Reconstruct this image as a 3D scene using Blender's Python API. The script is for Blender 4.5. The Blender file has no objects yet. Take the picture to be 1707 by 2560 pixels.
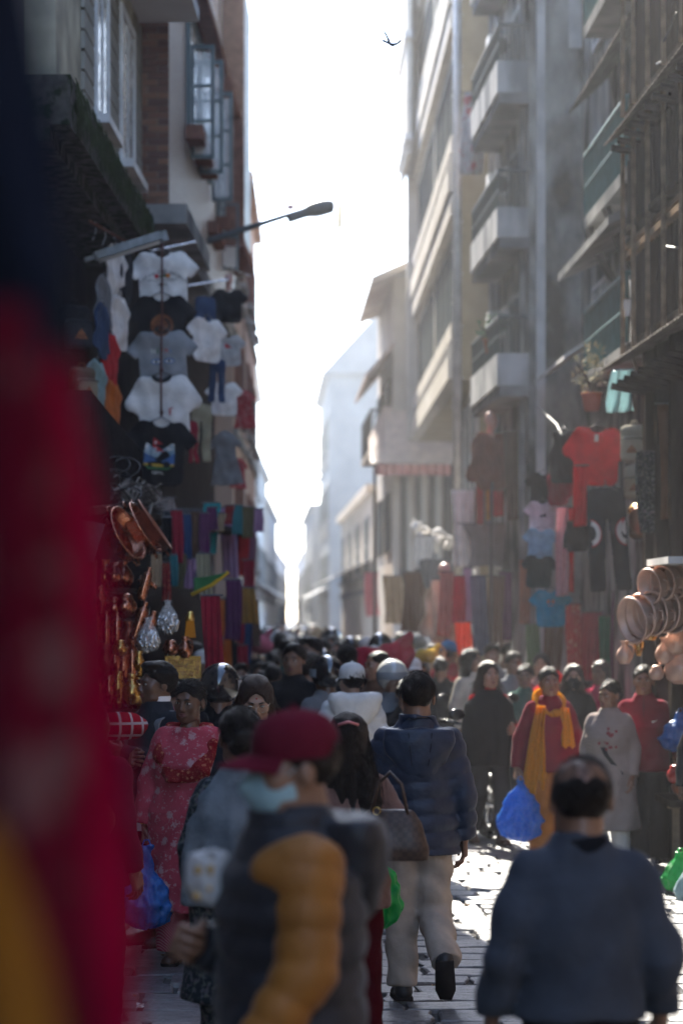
import bpy, math, random
import numpy as np
from mathutils import Vector, Matrix, Euler
random.seed(7)
rng = np.random.default_rng(7)
R = math.radians
S = bpy.context.scene
COL = S.collection

# ------------------------------------------------------------------ camera, sky, sun, exposure
F, VX, VY, EYE = 6044.0, 700.0, 1540.0, 2.0      # focal length in photo pixels, vanishing point, eye height
def P(px, py, d):
    """point of the place seen at photo pixel (px,py) at depth d metres"""
    return Vector(((px - VX) * d / F, d, EYE - (py - VY) * d / F))
def PX(px, d): return (px - VX) * d / F
def PZ(py, d): return EYE - (py - VY) * d / F

cam_data = bpy.data.cameras.new('camera')
cam = bpy.data.objects.new('camera', cam_data); COL.objects.link(cam)
cam.location = (0, 0, EYE); cam.rotation_euler = (R(90), 0, 0)
cam_data.sensor_width = 36; cam_data.lens = 85
cam_data.shift_x = (853.5 - VX) / 2560; cam_data.shift_y = (VY - 1280) / 2560
cam_data.clip_start = .1; cam_data.clip_end = 3000
cam_data.dof.use_dof = True; cam_data.dof.focus_distance = 12.9; cam_data.dof.aperture_fstop = 2.0
S.camera = cam
SUN_EL, SUN_AZ = R(40), R(10)                     # azimuth: to the left of the street axis, ahead
W = bpy.data.worlds.new('World'); S.world = W; W.use_nodes = True
wn = W.node_tree.nodes; wl = W.node_tree.links
sky = wn.new('ShaderNodeTexSky'); sky.sky_type = 'NISHITA'; sky.sun_disc = False
sky.sun_elevation = SUN_EL; sky.sun_rotation = -SUN_AZ
sky.air_density = 1.0; sky.dust_density = 1.5; sky.ozone_density = 1.0; sky.altitude = 1300
bg = wn['Background']; bg.inputs['Strength'].default_value = .15
wl.new(sky.outputs['Color'], bg.inputs['Color'])
sl = bpy.data.lights.new('sun', 'SUN'); sl.energy = 5; sl.angle = R(.5); sl.color = (1, .93, .82)
so = bpy.data.objects.new('sun', sl); COL.objects.link(so)
sdir = Vector((-math.sin(SUN_AZ) * math.cos(SUN_EL), math.cos(SUN_AZ) * math.cos(SUN_EL), math.sin(SUN_EL)))
so.rotation_euler = (-sdir).to_track_quat('-Z', 'Y').to_euler(); so.location = (-4, 20, 30)
S.view_settings.view_transform = 'Standard'; S.view_settings.look = 'None'
S.view_settings.exposure = 2.5; S.view_settings.gamma = 1
S.render.engine = 'CYCLES'
cy = S.cycles
cy.use_denoising = True; cy.max_bounces = 6; cy.diffuse_bounces = 4; cy.glossy_bounces = 3
cy.transmission_bounces = 5; cy.transparent_max_bounces = 6; cy.volume_bounces = 1
cy.sample_clamp_indirect = 6; cy.caustics_reflective = False; cy.caustics_refractive = False

# ------------------------------------------------------------------ materials
MATS = {}
def M(name, col, rough=.8, metal=0., var=.2, scale=6., bump=0., bscale=60., col2=None, pat=None, sheen=0.,
      spec=.5, trans=0., alpha=1., coat=0., stretch=(1, 1, 1), psc=1., sss=0.):
    """procedural material: base colour with noise variation, optional pattern, fine relief"""
    if name in MATS: return MATS[name]
    if rough > .6 and not metal: spec = 0.      # rough walls and cloth do not mirror at grazing angles
    m = bpy.data.materials.new(name); m.use_nodes = True; MATS[name] = m
    n = m.node_tree.nodes; l = m.node_tree.links; b = n['Principled BSDF']
    tc = n.new('ShaderNodeTexCoord')
    mp = n.new('ShaderNodeMapping'); mp.inputs['Scale'].default_value = stretch
    l.new(tc.outputs['Object'], mp.inputs['Vector']); vec = mp.outputs['Vector']
    def noise(sc, det=4, v=vec):
        t = n.new('ShaderNodeTexNoise'); t.inputs['Scale'].default_value = sc; t.inputs['Detail'].default_value = det
        l.new(v, t.inputs['Vector']); return t.outputs['Fac']
    def ramp(fac, stops):
        r = n.new('ShaderNodeValToRGB'); l.new(fac, r.inputs['Fac']); e = r.color_ramp.elements
        while len(e) < len(stops): e.new(.5)
        for q, (p, c) in zip(e, stops): q.position = p; q.color = (*c, 1) if len(c) == 3 else c
        return r.outputs['Color']
    def mix(fac, a, c):
        x = n.new('ShaderNodeMix'); x.data_type = 'RGBA'
        if isinstance(fac, float): x.inputs[0].default_value = fac
        else: l.new(fac, x.inputs[0])
        for i, v in ((6, a), (7, c)):
            if hasattr(v, 'links'): l.new(v, x.inputs[i])
            else: x.inputs[i].default_value = (*v[:3], 1)
        return x.outputs[2]
    c0 = tuple(col)
    lo = tuple(max(0, v * (1 - var)) for v in c0); hi = tuple(min(1, v * (1 + var)) for v in c0)
    out = ramp(noise(scale), [(.3, lo), (.7, hi)])
    if pat == 'floral':       # pale blossoms scattered on a ground colour
        v = n.new('ShaderNodeTexVoronoi'); v.inputs['Scale'].default_value = 9 * psc; l.new(vec, v.inputs['Vector'])
        w = noise(70 * psc, 3)
        ad = n.new('ShaderNodeMath'); ad.operation = 'MULTIPLY_ADD'; ad.inputs[1].default_value = .55; l.new(w, ad.inputs[0]); l.new(v.outputs['Distance'], ad.inputs[2])
        out = mix(ramp(ad.outputs[0], [(.50, (1, 1, 1)), (.58, (0, 0, 0))]), out, col2)
        out = mix(ramp(noise(38 * psc, 2), [(.60, (0, 0, 0)), (.66, (.7, .7, .7))]), out, col2)
    elif pat == 'mottle':     # grey stains or blotches
        out = mix(ramp(noise(psc, 6), [(.42, (0, 0, 0)), (.62, (1, 1, 1))]), out, col2)
    elif pat == 'moss':
        out = mix(ramp(noise(7 * psc, 6), [(.48, (0, 0, 0)), (.58, (1, 1, 1))]), out, col2)
    elif pat == 'multi':      # many coloured threads
        w = n.new('ShaderNodeTexVoronoi'); w.inputs['Scale'].default_value = 30 * psc; l.new(vec, w.inputs['Vector'])
        hs = n.new('ShaderNodeHueSaturation'); hs.inputs['Color'].default_value = (*col2, 1); l.new(w.outputs['Color'], hs.inputs['Hue'])
        out = mix(ramp(noise(25 * psc, 3), [(.5, (0, 0, 0)), (.56, (1, 1, 1))]), out, hs.outputs['Color'])
    elif pat in ('plaid', 'stripe', 'weave'):
        sx = n.new('ShaderNodeSeparateXYZ'); l.new(vec, sx.inputs[0])
        def band(o, f, th):
            a = n.new('ShaderNodeMath'); a.operation = 'MULTIPLY'; a.inputs[1].default_value = f; l.new(o, a.inputs[0])
            s_ = n.new('ShaderNodeMath'); s_.operation = 'SINE'; l.new(a.outputs[0], s_.inputs[0])
            g = n.new('ShaderNodeMath'); g.operation = 'GREATER_THAN'; g.inputs[1].default_value = th; l.new(s_.outputs[0], g.inputs[0]); return g.outputs[0]
        if pat == 'plaid':
            out = mix(band(sx.outputs['X'], 90 * psc, .8), out, col2); out = mix(band(sx.outputs['Z'], 90 * psc, .8), out, col2)
        elif pat == 'stripe':
            out = mix(band(sx.outputs['X'], 60 * psc, .3), out, col2)
        else:
            k = n.new('ShaderNodeTexWave'); k.inputs['Scale'].default_value = 12 * psc; k.inputs['Distortion'].default_value = 1.5; k.bands_direction = 'DIAGONAL'; l.new(vec, k.inputs['Vector'])
            out = mix(ramp(k.outputs['Fac'], [(.55, (0, 0, 0)), (.75, (.8, .8, .8))]), out, col2)
    elif pat == 'check':
        k = n.new('ShaderNodeTexChecker'); k.inputs['Scale'].default_value = 40 * psc; l.new(vec, k.inputs['Vector'])
        k.inputs['Color1'].default_value = (*c0, 1); k.inputs['Color2'].default_value = (*col2, 1); out = mix(.85, out, k.outputs['Color'])
    l.new(out, b.inputs['Base Color'])
    rr = ramp(noise(scale * 2.3), [(.3, (max(0, rough - .12),) * 3), (.7, (min(1, rough + .1),) * 3)])
    l.new(rr, b.inputs['Roughness'])
    b.inputs['Metallic'].default_value = metal; b.inputs['Specular IOR Level'].default_value = spec
    b.inputs['Transmission Weight'].default_value = trans; b.inputs['Alpha'].default_value = alpha
    b.inputs['Coat Weight'].default_value = coat
    if sheen: b.inputs['Sheen Weight'].default_value = sheen; b.inputs['Sheen Roughness'].default_value = .4
    if sss: b.inputs['Subsurface Weight'].default_value = sss; b.inputs['Subsurface Radius'].default_value = (.01, .004, .002)
    if bump:
        bp = n.new('ShaderNodeBump'); bp.inputs['Strength'].default_value = min(1, bump); bp.inputs['Distance'].default_value = .01
        l.new(noise(bscale, 5), bp.inputs['Height']); l.new(bp.outputs['Normal'], b.inputs['Normal'])
    return m
def cloth(name, col, **k):
    k.setdefault('rough', .85); k.setdefault('bump', .6); k.setdefault('bscale', 22); k.setdefault('sheen', .05); k.setdefault('spec', .25)
    return M(name, col, **k)
def thin(name, col, t=.5, rough=.35, sc=14, bump=.6):
    """thin translucent sheet: plastic bag, gauze scarf"""
    if name in MATS: return MATS[name]
    m = M(name, col, rough=rough, bump=bump, bscale=sc, scale=sc, var=.25)
    n = m.node_tree.nodes; l = m.node_tree.links; b = n['Principled BSDF']; o = n['Material Output']
    tr = n.new('ShaderNodeBsdfTranslucent'); tr.inputs['Color'].default_value = (*col, 1)
    mx = n.new('ShaderNodeMixShader'); mx.inputs[0].default_value = t
    l.new(b.outputs[0], mx.inputs[1]); l.new(tr.outputs[0], mx.inputs[2]); l.new(mx.outputs[0], o.inputs['Surface'])
    return m
def clear_wrap(name):
    if name in MATS: return MATS[name]
    m = bpy.data.materials.new(name); m.use_nodes = True; MATS[name] = m
    n = m.node_tree.nodes; l = m.node_tree.links; b = n['Principled BSDF']; o = n['Material Output']
    b.inputs['Base Color'].default_value = (.85, .87, .88, 1); b.inputs['Roughness'].default_value = .18
    t = n.new('ShaderNodeTexNoise'); t.inputs['Scale'].default_value = 28
    bp = n.new('ShaderNodeBump'); bp.inputs['Strength'].default_value = .9; l.new(t.outputs['Fac'], bp.inputs['Height']); l.new(bp.outputs['Normal'], b.inputs['Normal'])
    tr = n.new('ShaderNodeBsdfTransparent'); mx = n.new('ShaderNodeMixShader')
    rp = n.new('ShaderNodeValToRGB'); rp.color_ramp.elements[0].color = (.06,) * 3 + (1,); rp.color_ramp.elements[1].color = (.45,) * 3 + (1,)
    l.new(t.outputs['Fac'], rp.inputs[0]); l.new(rp.outputs[0], mx.inputs[0])
    l.new(tr.outputs[0], mx.inputs[1]); l.new(b.outputs[0], mx.inputs[2]); l.new(mx.outputs[0], o.inputs['Surface'])
    return m

# ------------------------------------------------------------------ geometry helpers
def frame_of(d):
    d = Vector(d).normalized(); u = d.orthogonal().normalized(); return u, d.cross(u), d
class Geo:
    """collects pieces of one mesh: vertices, faces, material index per face"""
    def __init__(s): s.V = []; s.F = []; s.n = 0
    def add(s, V, Fs, mi=0):
        V = np.asarray(V, float).reshape(-1, 3)
        s.V.append(V)
        if not isinstance(Fs, (list, tuple)) or (len(Fs) and not isinstance(Fs[0], np.ndarray)): Fs = [np.asarray(f)[None] for f in Fs] if not isinstance(Fs, np.ndarray) else [Fs]
        for f in Fs:
            if len(f): s.F.append((f + s.n, mi))
        s.n += len(V); return s
    def box(s, lo, hi, mi=0, mat=None):
        x0, y0, z0 = lo; x1, y1, z1 = hi
        V = np.array([(x, y, z) for x in (x0, x1) for y in (y0, y1) for z in (z0, z1)], float)
        if mat is not None: V = np.array([mat @ Vector(v) for v in V])
        return s.add(V, np.array([(0, 1, 3, 2), (4, 6, 7, 5), (0, 4, 5, 1), (2, 3, 7, 6), (0, 2, 6, 4), (1, 5, 7, 3)]), mi)
    def tube(s, pts, r, seg=8, mi=0, cap=True, flat=1.):
        pts = [Vector(p) for p in pts]; n = len(pts)
        if not hasattr(r, '__len__'): r = [r] * n
        V = []; u = None
        for i, p in enumerate(pts):
            d = (pts[min(i + 1, n - 1)] - pts[max(i - 1, 0)])
            d = d.normalized() if d.length > 1e-9 else Vector((0, 0, 1))
            if u is None: u = d.orthogonal().normalized()
            else:
                u = u - d * u.dot(d); u = u.normalized() if u.length > 1e-6 else d.orthogonal().normalized()
            w = d.cross(u)
            for k in range(seg):
                a = 2 * math.pi * k / seg
                V.append(p + u * (math.cos(a) * r[i]) + w * (math.sin(a) * r[i] * flat))
        i, k = np.meshgrid(np.arange(n - 1), np.arange(seg), indexing='ij'); i = i.ravel(); k = k.ravel(); k2 = (k + 1) % seg
        Q = np.stack([i * seg + k, i * seg + k2, (i + 1) * seg + k2, (i + 1) * seg + k], 1)
        fs = [Q]
        if cap: fs += [np.arange(seg)[::-1][None], (np.arange(seg) + (n - 1) * seg)[None]]
        return s.add([tuple(v) for v in V], fs, mi)
    def lathe(s, prof, seg=24, mi=0, mat=None, sx=1., sy=1.):
        n = len(prof); a = np.arange(seg) * 2 * math.pi / seg
        V = np.concatenate([np.stack([r * np.cos(a) * sx, r * np.sin(a) * sy, np.full(seg, z)], 1) for r, z in prof])
        if mat is not None: V = np.array([mat @ Vector(v) for v in V])
        i, k = np.meshgrid(np.arange(n - 1), np.arange(seg), indexing='ij'); i = i.ravel(); k = k.ravel(); k2 = (k + 1) % seg
        return s.add(V, np.stack([i * seg + k, i * seg + k2, (i + 1) * seg + k2, (i + 1) * seg + k], 1), mi)
    def ball(s, c, r, mi=0, seg=12, rings=8):
        rr = r if hasattr(r, '__len__') else (r, r, r)
        prof = [(max(1e-4, math.sin(math.pi * i / rings)), -math.cos(math.pi * i / rings)) for i in range(rings + 1)]
        m = Matrix.Translation(Vector(c)) @ Matrix.Diagonal((*rr, 1)); return s.lathe(prof, seg, mi, m)
    def sheet(s, nu, nv, fn, th=.006, mi=0):
        """thick sheet: fn(u,v)->xyz for u,v in 0..1, given thickness along y"""
        uu, vv = np.meshgrid(np.linspace(0, 1, nu), np.linspace(0, 1, nv), indexing='ij')
        A = np.stack(fn(uu, vv), -1).reshape(-1, 3); B = A + np.array([0, th, 0]); N = nu * nv
        i, j = np.meshgrid(np.arange(nu - 1), np.arange(nv - 1), indexing='ij'); i = i.ravel(); j = j.ravel()
        q = np.stack([i * nv + j, (i + 1) * nv + j, (i + 1) * nv + j + 1, i * nv + j + 1], 1)
        fs = [q, q[:, ::-1] + N]
        bd = [(i0 * nv) for i0 in range(nu)] + [(nu - 1) * nv + j0 for j0 in range(1, nv)] + [i0 * nv + nv - 1 for i0 in range(nu - 2, -1, -1)] + [j0 for j0 in range(nv - 2, 0, -1)]
        b = np.array(bd); b2 = np.roll(b, -1); fs.append(np.stack([b, b + N, b2 + N, b2], 1))
        return s.add(np.concatenate([A, B]), fs, mi)
    def prism(s, poly, y0, y1, mi=0):
        """polygon in x,z extruded along y"""
        n = len(poly); V = [(x, y0, z) for x, z in poly] + [(x, y1, z) for x, z in poly]
        k = np.arange(n); k2 = (k + 1) % n
        return s.add(V, [k[None], (k[::-1] + n)[None], np.stack([k, k + n, k2 + n, k2], 1)], mi)
    def mesh(s, name, mats, smooth=True):
        me = bpy.data.meshes.new(name); V = np.concatenate(s.V) if s.V else np.zeros((0, 3))
        me.vertices.add(len(V)); me.vertices.foreach_set('co', V.astype(np.float32).ravel())
        lt = np.concatenate([np.full(len(f), f.shape[1]) for f, _ in s.F]); lv = np.concatenate([f.ravel() for f, _ in s.F])
        mi = np.concatenate([np.full(len(f), m) for f, m in s.F])
        me.loops.add(len(lv)); me.loops.foreach_set('vertex_index', lv.astype(np.int32))
        me.polygons.add(len(lt)); ls = np.concatenate([[0], np.cumsum(lt)[:-1]])
        me.polygons.foreach_set('loop_start', ls.astype(np.int32)); me.polygons.foreach_set('loop_total', lt.astype(np.int32))
        me.polygons.foreach_set('material_index', mi.astype(np.int32))
        me.polygons.foreach_set('use_smooth', np.full(len(lt), smooth))
        for m in (mats if isinstance(mats, (list, tuple)) else [mats]): me.materials.append(m)
        me.update(calc_edges=True); me.validate(); return me
    def build(s, name, mats, parent=None, smooth=False, loc=None, rot=None, label=None, cat=None, group=None, kind=None):
        return put(name, s.mesh(name, mats, smooth), parent, loc, rot, label, cat, group, kind)
def tag(o, label=None, cat=None, group=None, kind=None):
    if label: o['label'] = label
    if cat: o['category'] = cat
    if group: o['group'] = group
    if kind: o['kind'] = kind
    return o
def put(name, me, parent=None, loc=None, rot=None, label=None, cat=None, group=None, kind=None, scale=None):
    o = bpy.data.objects.new(name, me); COL.objects.link(o); o.parent = parent
    if loc is not None: o.location = loc
    if rot is not None: o.rotation_euler = rot
    if scale is not None: o.scale = scale if hasattr(scale, '__len__') else (scale,) * 3
    return tag(o, label, cat, group, kind)
def thing(name, label, cat, loc=(0, 0, 0), rz=0., group=None, scale=None):
    return put(name, None, None, loc, (0, 0, rz), label, cat, group, None, scale)
def dup(root, loc=None, rot=None, label=None, group=None, scale=None):
    r = root.copy(); COL.objects.link(r)
    if loc is not None: r.location = loc
    if rot is not None: r.rotation_euler = rot
    if scale is not None: r.scale = scale if hasattr(scale, '__len__') else (scale,) * 3
    tag(r, label, None, group)
    for ch in root.children:
        c = ch.copy(); COL.objects.link(c); c.parent = r; c.matrix_parent_inverse = ch.matrix_parent_inverse
        for g in ch.children:
            e = g.copy(); COL.objects.link(e); e.parent = c
    return r
def omat(o, m, i=0):
    """give one copy its own material on shared mesh data"""
    o.material_slots[i].link = 'OBJECT'; o.material_slots[i].material = m
TXT = {}
def text_geo(s, size, mi=0):
    """flat lettering as vertices and faces in x,z"""
    cu = bpy.data.curves.new('t', 'FONT'); cu.body = s; cu.size = size; cu.align_x = 'CENTER'; cu.align_y = 'CENTER'; cu.resolution_u = 2
    o = bpy.data.objects.new('t', cu); COL.objects.link(o); bpy.context.view_layer.update()
    me = bpy.data.meshes.new_from_object(o.evaluated_get(bpy.context.evaluated_depsgraph_get()))
    V = np.array([(v.co.x, 0, v.co.y) for v in me.vertices]); Fs = [np.array(p.vertices)[None] for p in me.polygons]
    bpy.data.objects.remove(o); bpy.data.curves.remove(cu); bpy.data.meshes.remove(me)
    return V, Fs

# ------------------------------------------------------------------ distance-field modelling (bodies, clothes, bags)
def ss(a, b, x):
    t = np.clip((x - a) / (b - a), 0, 1); return t * t * (3 - 2 * t)
class Field:
    def __init__(s, lo, hi, h):
        s.lo = np.array(lo, float); s.h = h
        s.n = np.ceil((np.array(hi, float) - s.lo) / h).astype(int) + 1
        s.f = np.full(tuple(s.n), .5, np.float32)
        s.ax = [(s.lo[i] + h * np.arange(s.n[i])).astype(np.float32) for i in range(3)]
    def sl(s, lo, hi):
        a = np.clip(np.floor((np.array(lo) - s.lo) / s.h).astype(int), 0, s.n); b = np.clip(np.ceil((np.array(hi) - s.lo) / s.h).astype(int) + 1, 0, s.n)
        if (b <= a).any(): return None, None
        q = tuple(slice(i, j) for i, j in zip(a, b))
        return q, np.meshgrid(*[s.ax[i][q[i]] for i in range(3)], indexing='ij', sparse=True)
    def op(s, q, d, k, sub=False):
        a = s.f[q]
        if sub:
            d = -d; hh = np.clip(.5 + .5 * (d - a) / max(k, 1e-5), 0, 1)
            s.f[q] = a * (1 - hh) + d * hh + k * hh * (1 - hh)
        else:
            hh = np.clip(.5 + .5 * (d - a) / max(k, 1e-5), 0, 1)
            s.f[q] = d * (1 - hh) + a * hh - k * hh * (1 - hh)
        return s
    def cap(s, a, b, ra, rb=None, k=.02, ring=None, cut=False, sub=False, fold=None, sy=1.):
        rb = ra if rb is None else rb; a = np.array(a, float); b = np.array(b, float); m = max(ra, rb) + k + .05
        q, g = s.sl(np.minimum(a, b) - m, np.maximum(a, b) + m)
        if q is None: return s
        x, y, z = g; ba = b - a; L2 = float(ba @ ba) + 1e-9
        tt = ((x - a[0]) * ba[0] + (y - a[1]) * ba[1] + (z - a[2]) * ba[2]) / L2; t = np.clip(tt, 0, 1)
        dx, dy, dz = x - a[0] - t * ba[0], (y - a[1] - t * ba[1]) * sy, z - a[2] - t * ba[2]
        d = np.sqrt(dx * dx + dy * dy + dz * dz) - (ra + (rb - ra) * t)
        L = math.sqrt(L2)
        if ring: d = d - ring[1] * (np.abs(np.sin(math.pi * tt * L / ring[0])) ** .4 - .6)
        if fold: d = d + fold[1] * np.sin(tt * L * fold[0] + 2.5 * np.sin(9 * x + 7 * y)) * (.5 + .5 * np.sin(x * 23 + y * 31 + fold[0]))
        if cut: d = np.maximum(d, (tt - 1) * L)
        return s.op(q, d, k, sub)
    def ell(s, c, r, k=.02, sub=False, rot=None):
        r = np.array(r if hasattr(r, '__len__') else (r,) * 3, float); c = np.array(c, float); m = (r.max() if rot is not None else r) + k + .03
        q, g = s.sl(c - m, c + m)
        if q is None: return s
        x, y, z = g[0] - c[0], g[1] - c[1], g[2] - c[2]
        if rot is not None:
            m3 = np.array(Euler(rot).to_matrix().transposed())
            x, y, z = [m3[i, 0] * x + m3[i, 1] * y + m3[i, 2] * z for i in range(3)]
        k0 = np.sqrt((x / r[0]) ** 2 + (y / r[1]) ** 2 + (z / r[2]) ** 2); k1 = np.sqrt((x / r[0] ** 2) ** 2 + (y / r[1] ** 2) ** 2 + (z / r[2] ** 2) ** 2) + 1e-6
        return s.op(q, k0 * (k0 - 1) / k1, k, sub)
    def box(s, c, hs, r=.02, k=.01, sub=False, rot=None):
        hs = np.array(hs, float); c = np.array(c, float); m = np.linalg.norm(hs) + k + .02
        q, g = s.sl(c - m, c + m)
        if q is None: return s
        x, y, z = g[0] - c[0], g[1] - c[1], g[2] - c[2]
        if rot is not None:
            m3 = np.array(Euler(rot).to_matrix().transposed())
            x, y, z = [m3[i, 0] * x + m3[i, 1] * y + m3[i, 2] * z for i in range(3)]
        dx, dy, dz = np.abs(x) - hs[0] + r, np.abs(y) - hs[1] + r, np.abs(z) - hs[2] + r
        d = np.sqrt(np.maximum(dx, 0) ** 2 + np.maximum(dy, 0) ** 2 + np.maximum(dz, 0) ** 2) + np.minimum(np.maximum(dx, np.maximum(dy, dz)), 0) - r
        return s.op(q, d, k, sub)
    def loft(s, tab, k=.02, ring=None, fold=None, cutlo=True, cuthi=False, sub=False, fx=None):
        """stack of ellipses: rows (z, rx, ry, cx, cy)"""
        t = np.array([(list(r) + [0, 0])[:5] for r in tab], float); t = t[np.argsort(t[:, 0])]
        m = t[:, 1:3].max() + k + .06
        q, g = s.sl((t[:, 3].min() - m, t[:, 4].min() - m, t[0, 0] - .05), (t[:, 3].max() + m, t[:, 4].max() + m, t[-1, 0] + .05))
        if q is None: return s
        x, y, z = g; zc = z.ravel()
        rx, ry, cx, cy_ = [np.interp(zc, t[:, 0], t[:, i])[None, None, :] for i in (1, 2, 3, 4)]
        X, Y = x - cx, y - cy_
        d = (np.sqrt((X / rx) ** 2 + (Y / ry) ** 2 + 1e-9) - 1) * np.minimum(rx, ry)
        if ring: d = d - ring[1] * (np.abs(np.sin(math.pi * (z + .012 * np.sin(7 * x)) / ring[0])) ** .4 - .6)
        if fold:
            th = np.arctan2(Y, X); d = d + fold[1] * np.sin(fold[0] * th + 2 * np.sin(5 * z) + fold[0]) * ss(t[-1, 0], t[0, 0] - .05, z)
        if fx is not None: d = d + fx(x, y, z)
        if cutlo: d = np.maximum(d, t[0, 0] - z)
        if cuthi: d = np.maximum(d, z - t[-1, 0])
        return s.op(q, d, k, sub)
    def half(s, nrm, c):
        """keep n.p > c"""
        g = np.meshgrid(*s.ax, indexing='ij', sparse=True)
        s.f = np.maximum(s.f, c - (nrm[0] * g[0] + nrm[1] * g[1] + nrm[2] * g[2])).astype(np.float32); return s
    def bumpy(s, amp, fr, seed=0):
        x, y, z = np.meshgrid(*s.ax, indexing='ij', sparse=True)
        s.f = s.f + (amp * (np.sin(fr * x + 1.7 * np.sin(fr * .6 * z + seed)) * np.sin(fr * .8 * z + 1.3 * np.sin(fr * .7 * y + seed * 2)) + .5 * np.sin(fr * 1.9 * z + 3 * np.sin(fr * x) + seed))).astype(np.float32); return s
    def surf(s):
        f = s.f; sg = f < 0
        for i in range(3):       # close the solid at the grid border
            ix = [slice(None)] * 3
            for e in (0, -1): ix[i] = e; f[tuple(ix)] = np.maximum(f[tuple(ix)], 1e-3)
        sg = f < 0; c = np.zeros(tuple(s.n - 1), np.int8)
        for o in [(a, b, d) for a in (0, 1) for b in (0, 1) for d in (0, 1)]:
            c += sg[o[0]:s.n[0] - 1 + o[0], o[1]:s.n[1] - 1 + o[1], o[2]:s.n[2] - 1 + o[2]]
        mx = (c > 0) & (c < 8); I = np.nonzero(mx); idx = np.full(mx.shape, -1, np.int64); N = len(I[0]); idx[I] = np.arange(N)
        pos = np.zeros((N, 3)); cnt = np.zeros(N); cs = [(a, b, d) for a in (0, 1) for b in (0, 1) for d in (0, 1)]
        for a in cs:
            for ax in range(3):
                if a[ax]: continue
                b = list(a); b[ax] = 1
                fa = f[I[0] + a[0], I[1] + a[1], I[2] + a[2]]; fb = f[I[0] + b[0], I[1] + b[1], I[2] + b[2]]
                m = (fa < 0) != (fb < 0); t = np.where(m, fa / np.where(m, fa - fb, 1), 0)
                pos += m[:, None] * (np.array(a)[None] + t[:, None] * (np.array(b) - np.array(a))[None]); cnt += m
        V = s.lo + s.h * (np.stack(I, 1) + pos / np.maximum(cnt, 1)[:, None]); Q = []
        for ax in range(3):
            u, v = [(1, 2), (2, 0), (0, 1)][ax]
            a = [slice(1, -1)] * 3; b = [slice(1, -1)] * 3; a[ax] = slice(0, -1); b[ax] = slice(1, None)
            A = sg[tuple(a)]; B = sg[tuple(b)]; E = np.nonzero(A != B); off = [1, 1, 1]; off[ax] = 0
            e = [E[i] + off[i] for i in range(3)]; flip = A[E]
            def cell(du, dv):
                p = list(e); p[u] = p[u] - du; p[v] = p[v] - dv; return idx[p[0], p[1], p[2]]
            qd = np.stack([cell(1, 1), cell(0, 1), cell(0, 0), cell(1, 0)], 1); qd[~flip] = qd[~flip][:, ::-1]; Q.append(qd)
        return V, np.concatenate(Q)
def xf(V, m):
    a = np.array(m); return V @ a[:3, :3].T + a[:3, 3]
# ------------------------------------------------------------------ people
SKIN = {'dark': M('skin_dark', (.13, .068, .042), .4, var=.12, scale=30, sss=.05),
        'mid': M('skin_mid', (.23, .125, .08), .4, var=.1, scale=30, sss=.05),
        'light': M('skin_light', (.36, .215, .15), .42, var=.1, scale=30, sss=.05)}
LIP = M('lip', (.17, .055, .05), .45, var=.1); EYEW = M('eye_white', (.55, .52, .48), .25, var=.05); IRIS = M('iris', (.012, .008, .006), .2, var=.1)
HAIRM = M('hair_black', (.008, .0065, .006), .36, var=.5, scale=40, bump=1., bscale=60, stretch=(5, 5, .7), spec=.25)
HAIRB = M('hair_brown', (.028, .014, .008), .36, var=.5, scale=40, bump=1., bscale=60, stretch=(5, 5, .7), spec=.35)
HAIRG = M('hair_grey', (.12, .11, .10), .5, var=.4, scale=40, bump=.7, bscale=40, stretch=(6, 6, .6))
SHOEM = M('shoe_black', (.014, .014, .016), .5, var=.3); SHOEB = M('shoe_brown', (.06, .03, .02), .5, var=.3); SHOEW = M('shoe_white', (.5, .48, .45), .6, var=.15)
HEADS = {}
def head_geo(sex='m', lo=False, hw=1.):
    """head and neck about the middle of the head, looking along -y: (skin, lips, eyes, irises, brows)"""
    key = (sex, lo, hw)
    if key in HEADS: return HEADS[key]
    h = {True: .0135, 'mid': .0088}.get(lo, .0062); w = sex == 'f'; j = (.93 if w else 1.) * hw
    f = Field((-.12, -.15, -.24), (.12, .15, .14), h)
    f.ell((0, .014, .032), (.075 * hw, .094, .086), 0)
    f.ell((0, -.026, -.035), (.061 * j, .068, .086), .035)
    f.ell((0, -.070, -.098), (.024, .020, .017), .035)
    for s in (-1, 1):
        f.ell((s * .043 * j, -.060, -.022), (.024, .022, .026), .03); f.ell((s * .045 * j, -.03, -.08), (.02, .035, .02), .03)
        f.ell((s * .031, -.103, .004), (.017, .016, .011), .014, sub=True)
        f.ell((s * .079 * hw, .012, -.008), (.009, .021, .032), .008); f.ell((s * .011, -.099, -.036), (.009, .012, .008), .008)
    f.cap((-.03, -.084, .024), (.03, -.084, .024), .009 if w else .012, k=.02)
    f.cap((0, -.088, .014), (0, -.111, -.03), .007, .0115, k=.014)
    f.ell((0, -.086, -.064), (.026, .014, .018), .014)
    f.cap((0, .022, -.08), (0, .042, -.24), .047 if w else .057, .052 if w else .064, k=.03)
    out = [f.surf()]
    g = Geo()
    for z, r in ((-.0565, .0055), (-.068, .0068)):
        g.tube([(-.024, -.090, -.063), (-.010, -.0985, z), (0, -.0995, z - .001), (.010, -.0985, z), (.024, -.090, -.063)], [.002, r, r, r, .002], 6)
    out.append(g); e = Geo(); i = Geo(); b = Geo()
    for s in (-1, 1):
        e.ball((s * .031, -.0795, .003), (.0155, .0125, .0075)); i.ball((s * .031, -.0885, .003), (.0062, .005, .0065))
        b.tube([(s * .014, -.0975, .0235), (s * .028, -.098, .0295), (s * .047, -.083, .023)], [.0035, .0045, .002], 5)
        b.tube([(s * .016, -.0905, .007), (s * .03, -.0945, .0115), (s * .046, -.081, .006)], [.0012, .002, .0012], 5)
    out += [e, i, b]; HEADS[key] = out; return out
HANDS = {}
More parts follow.
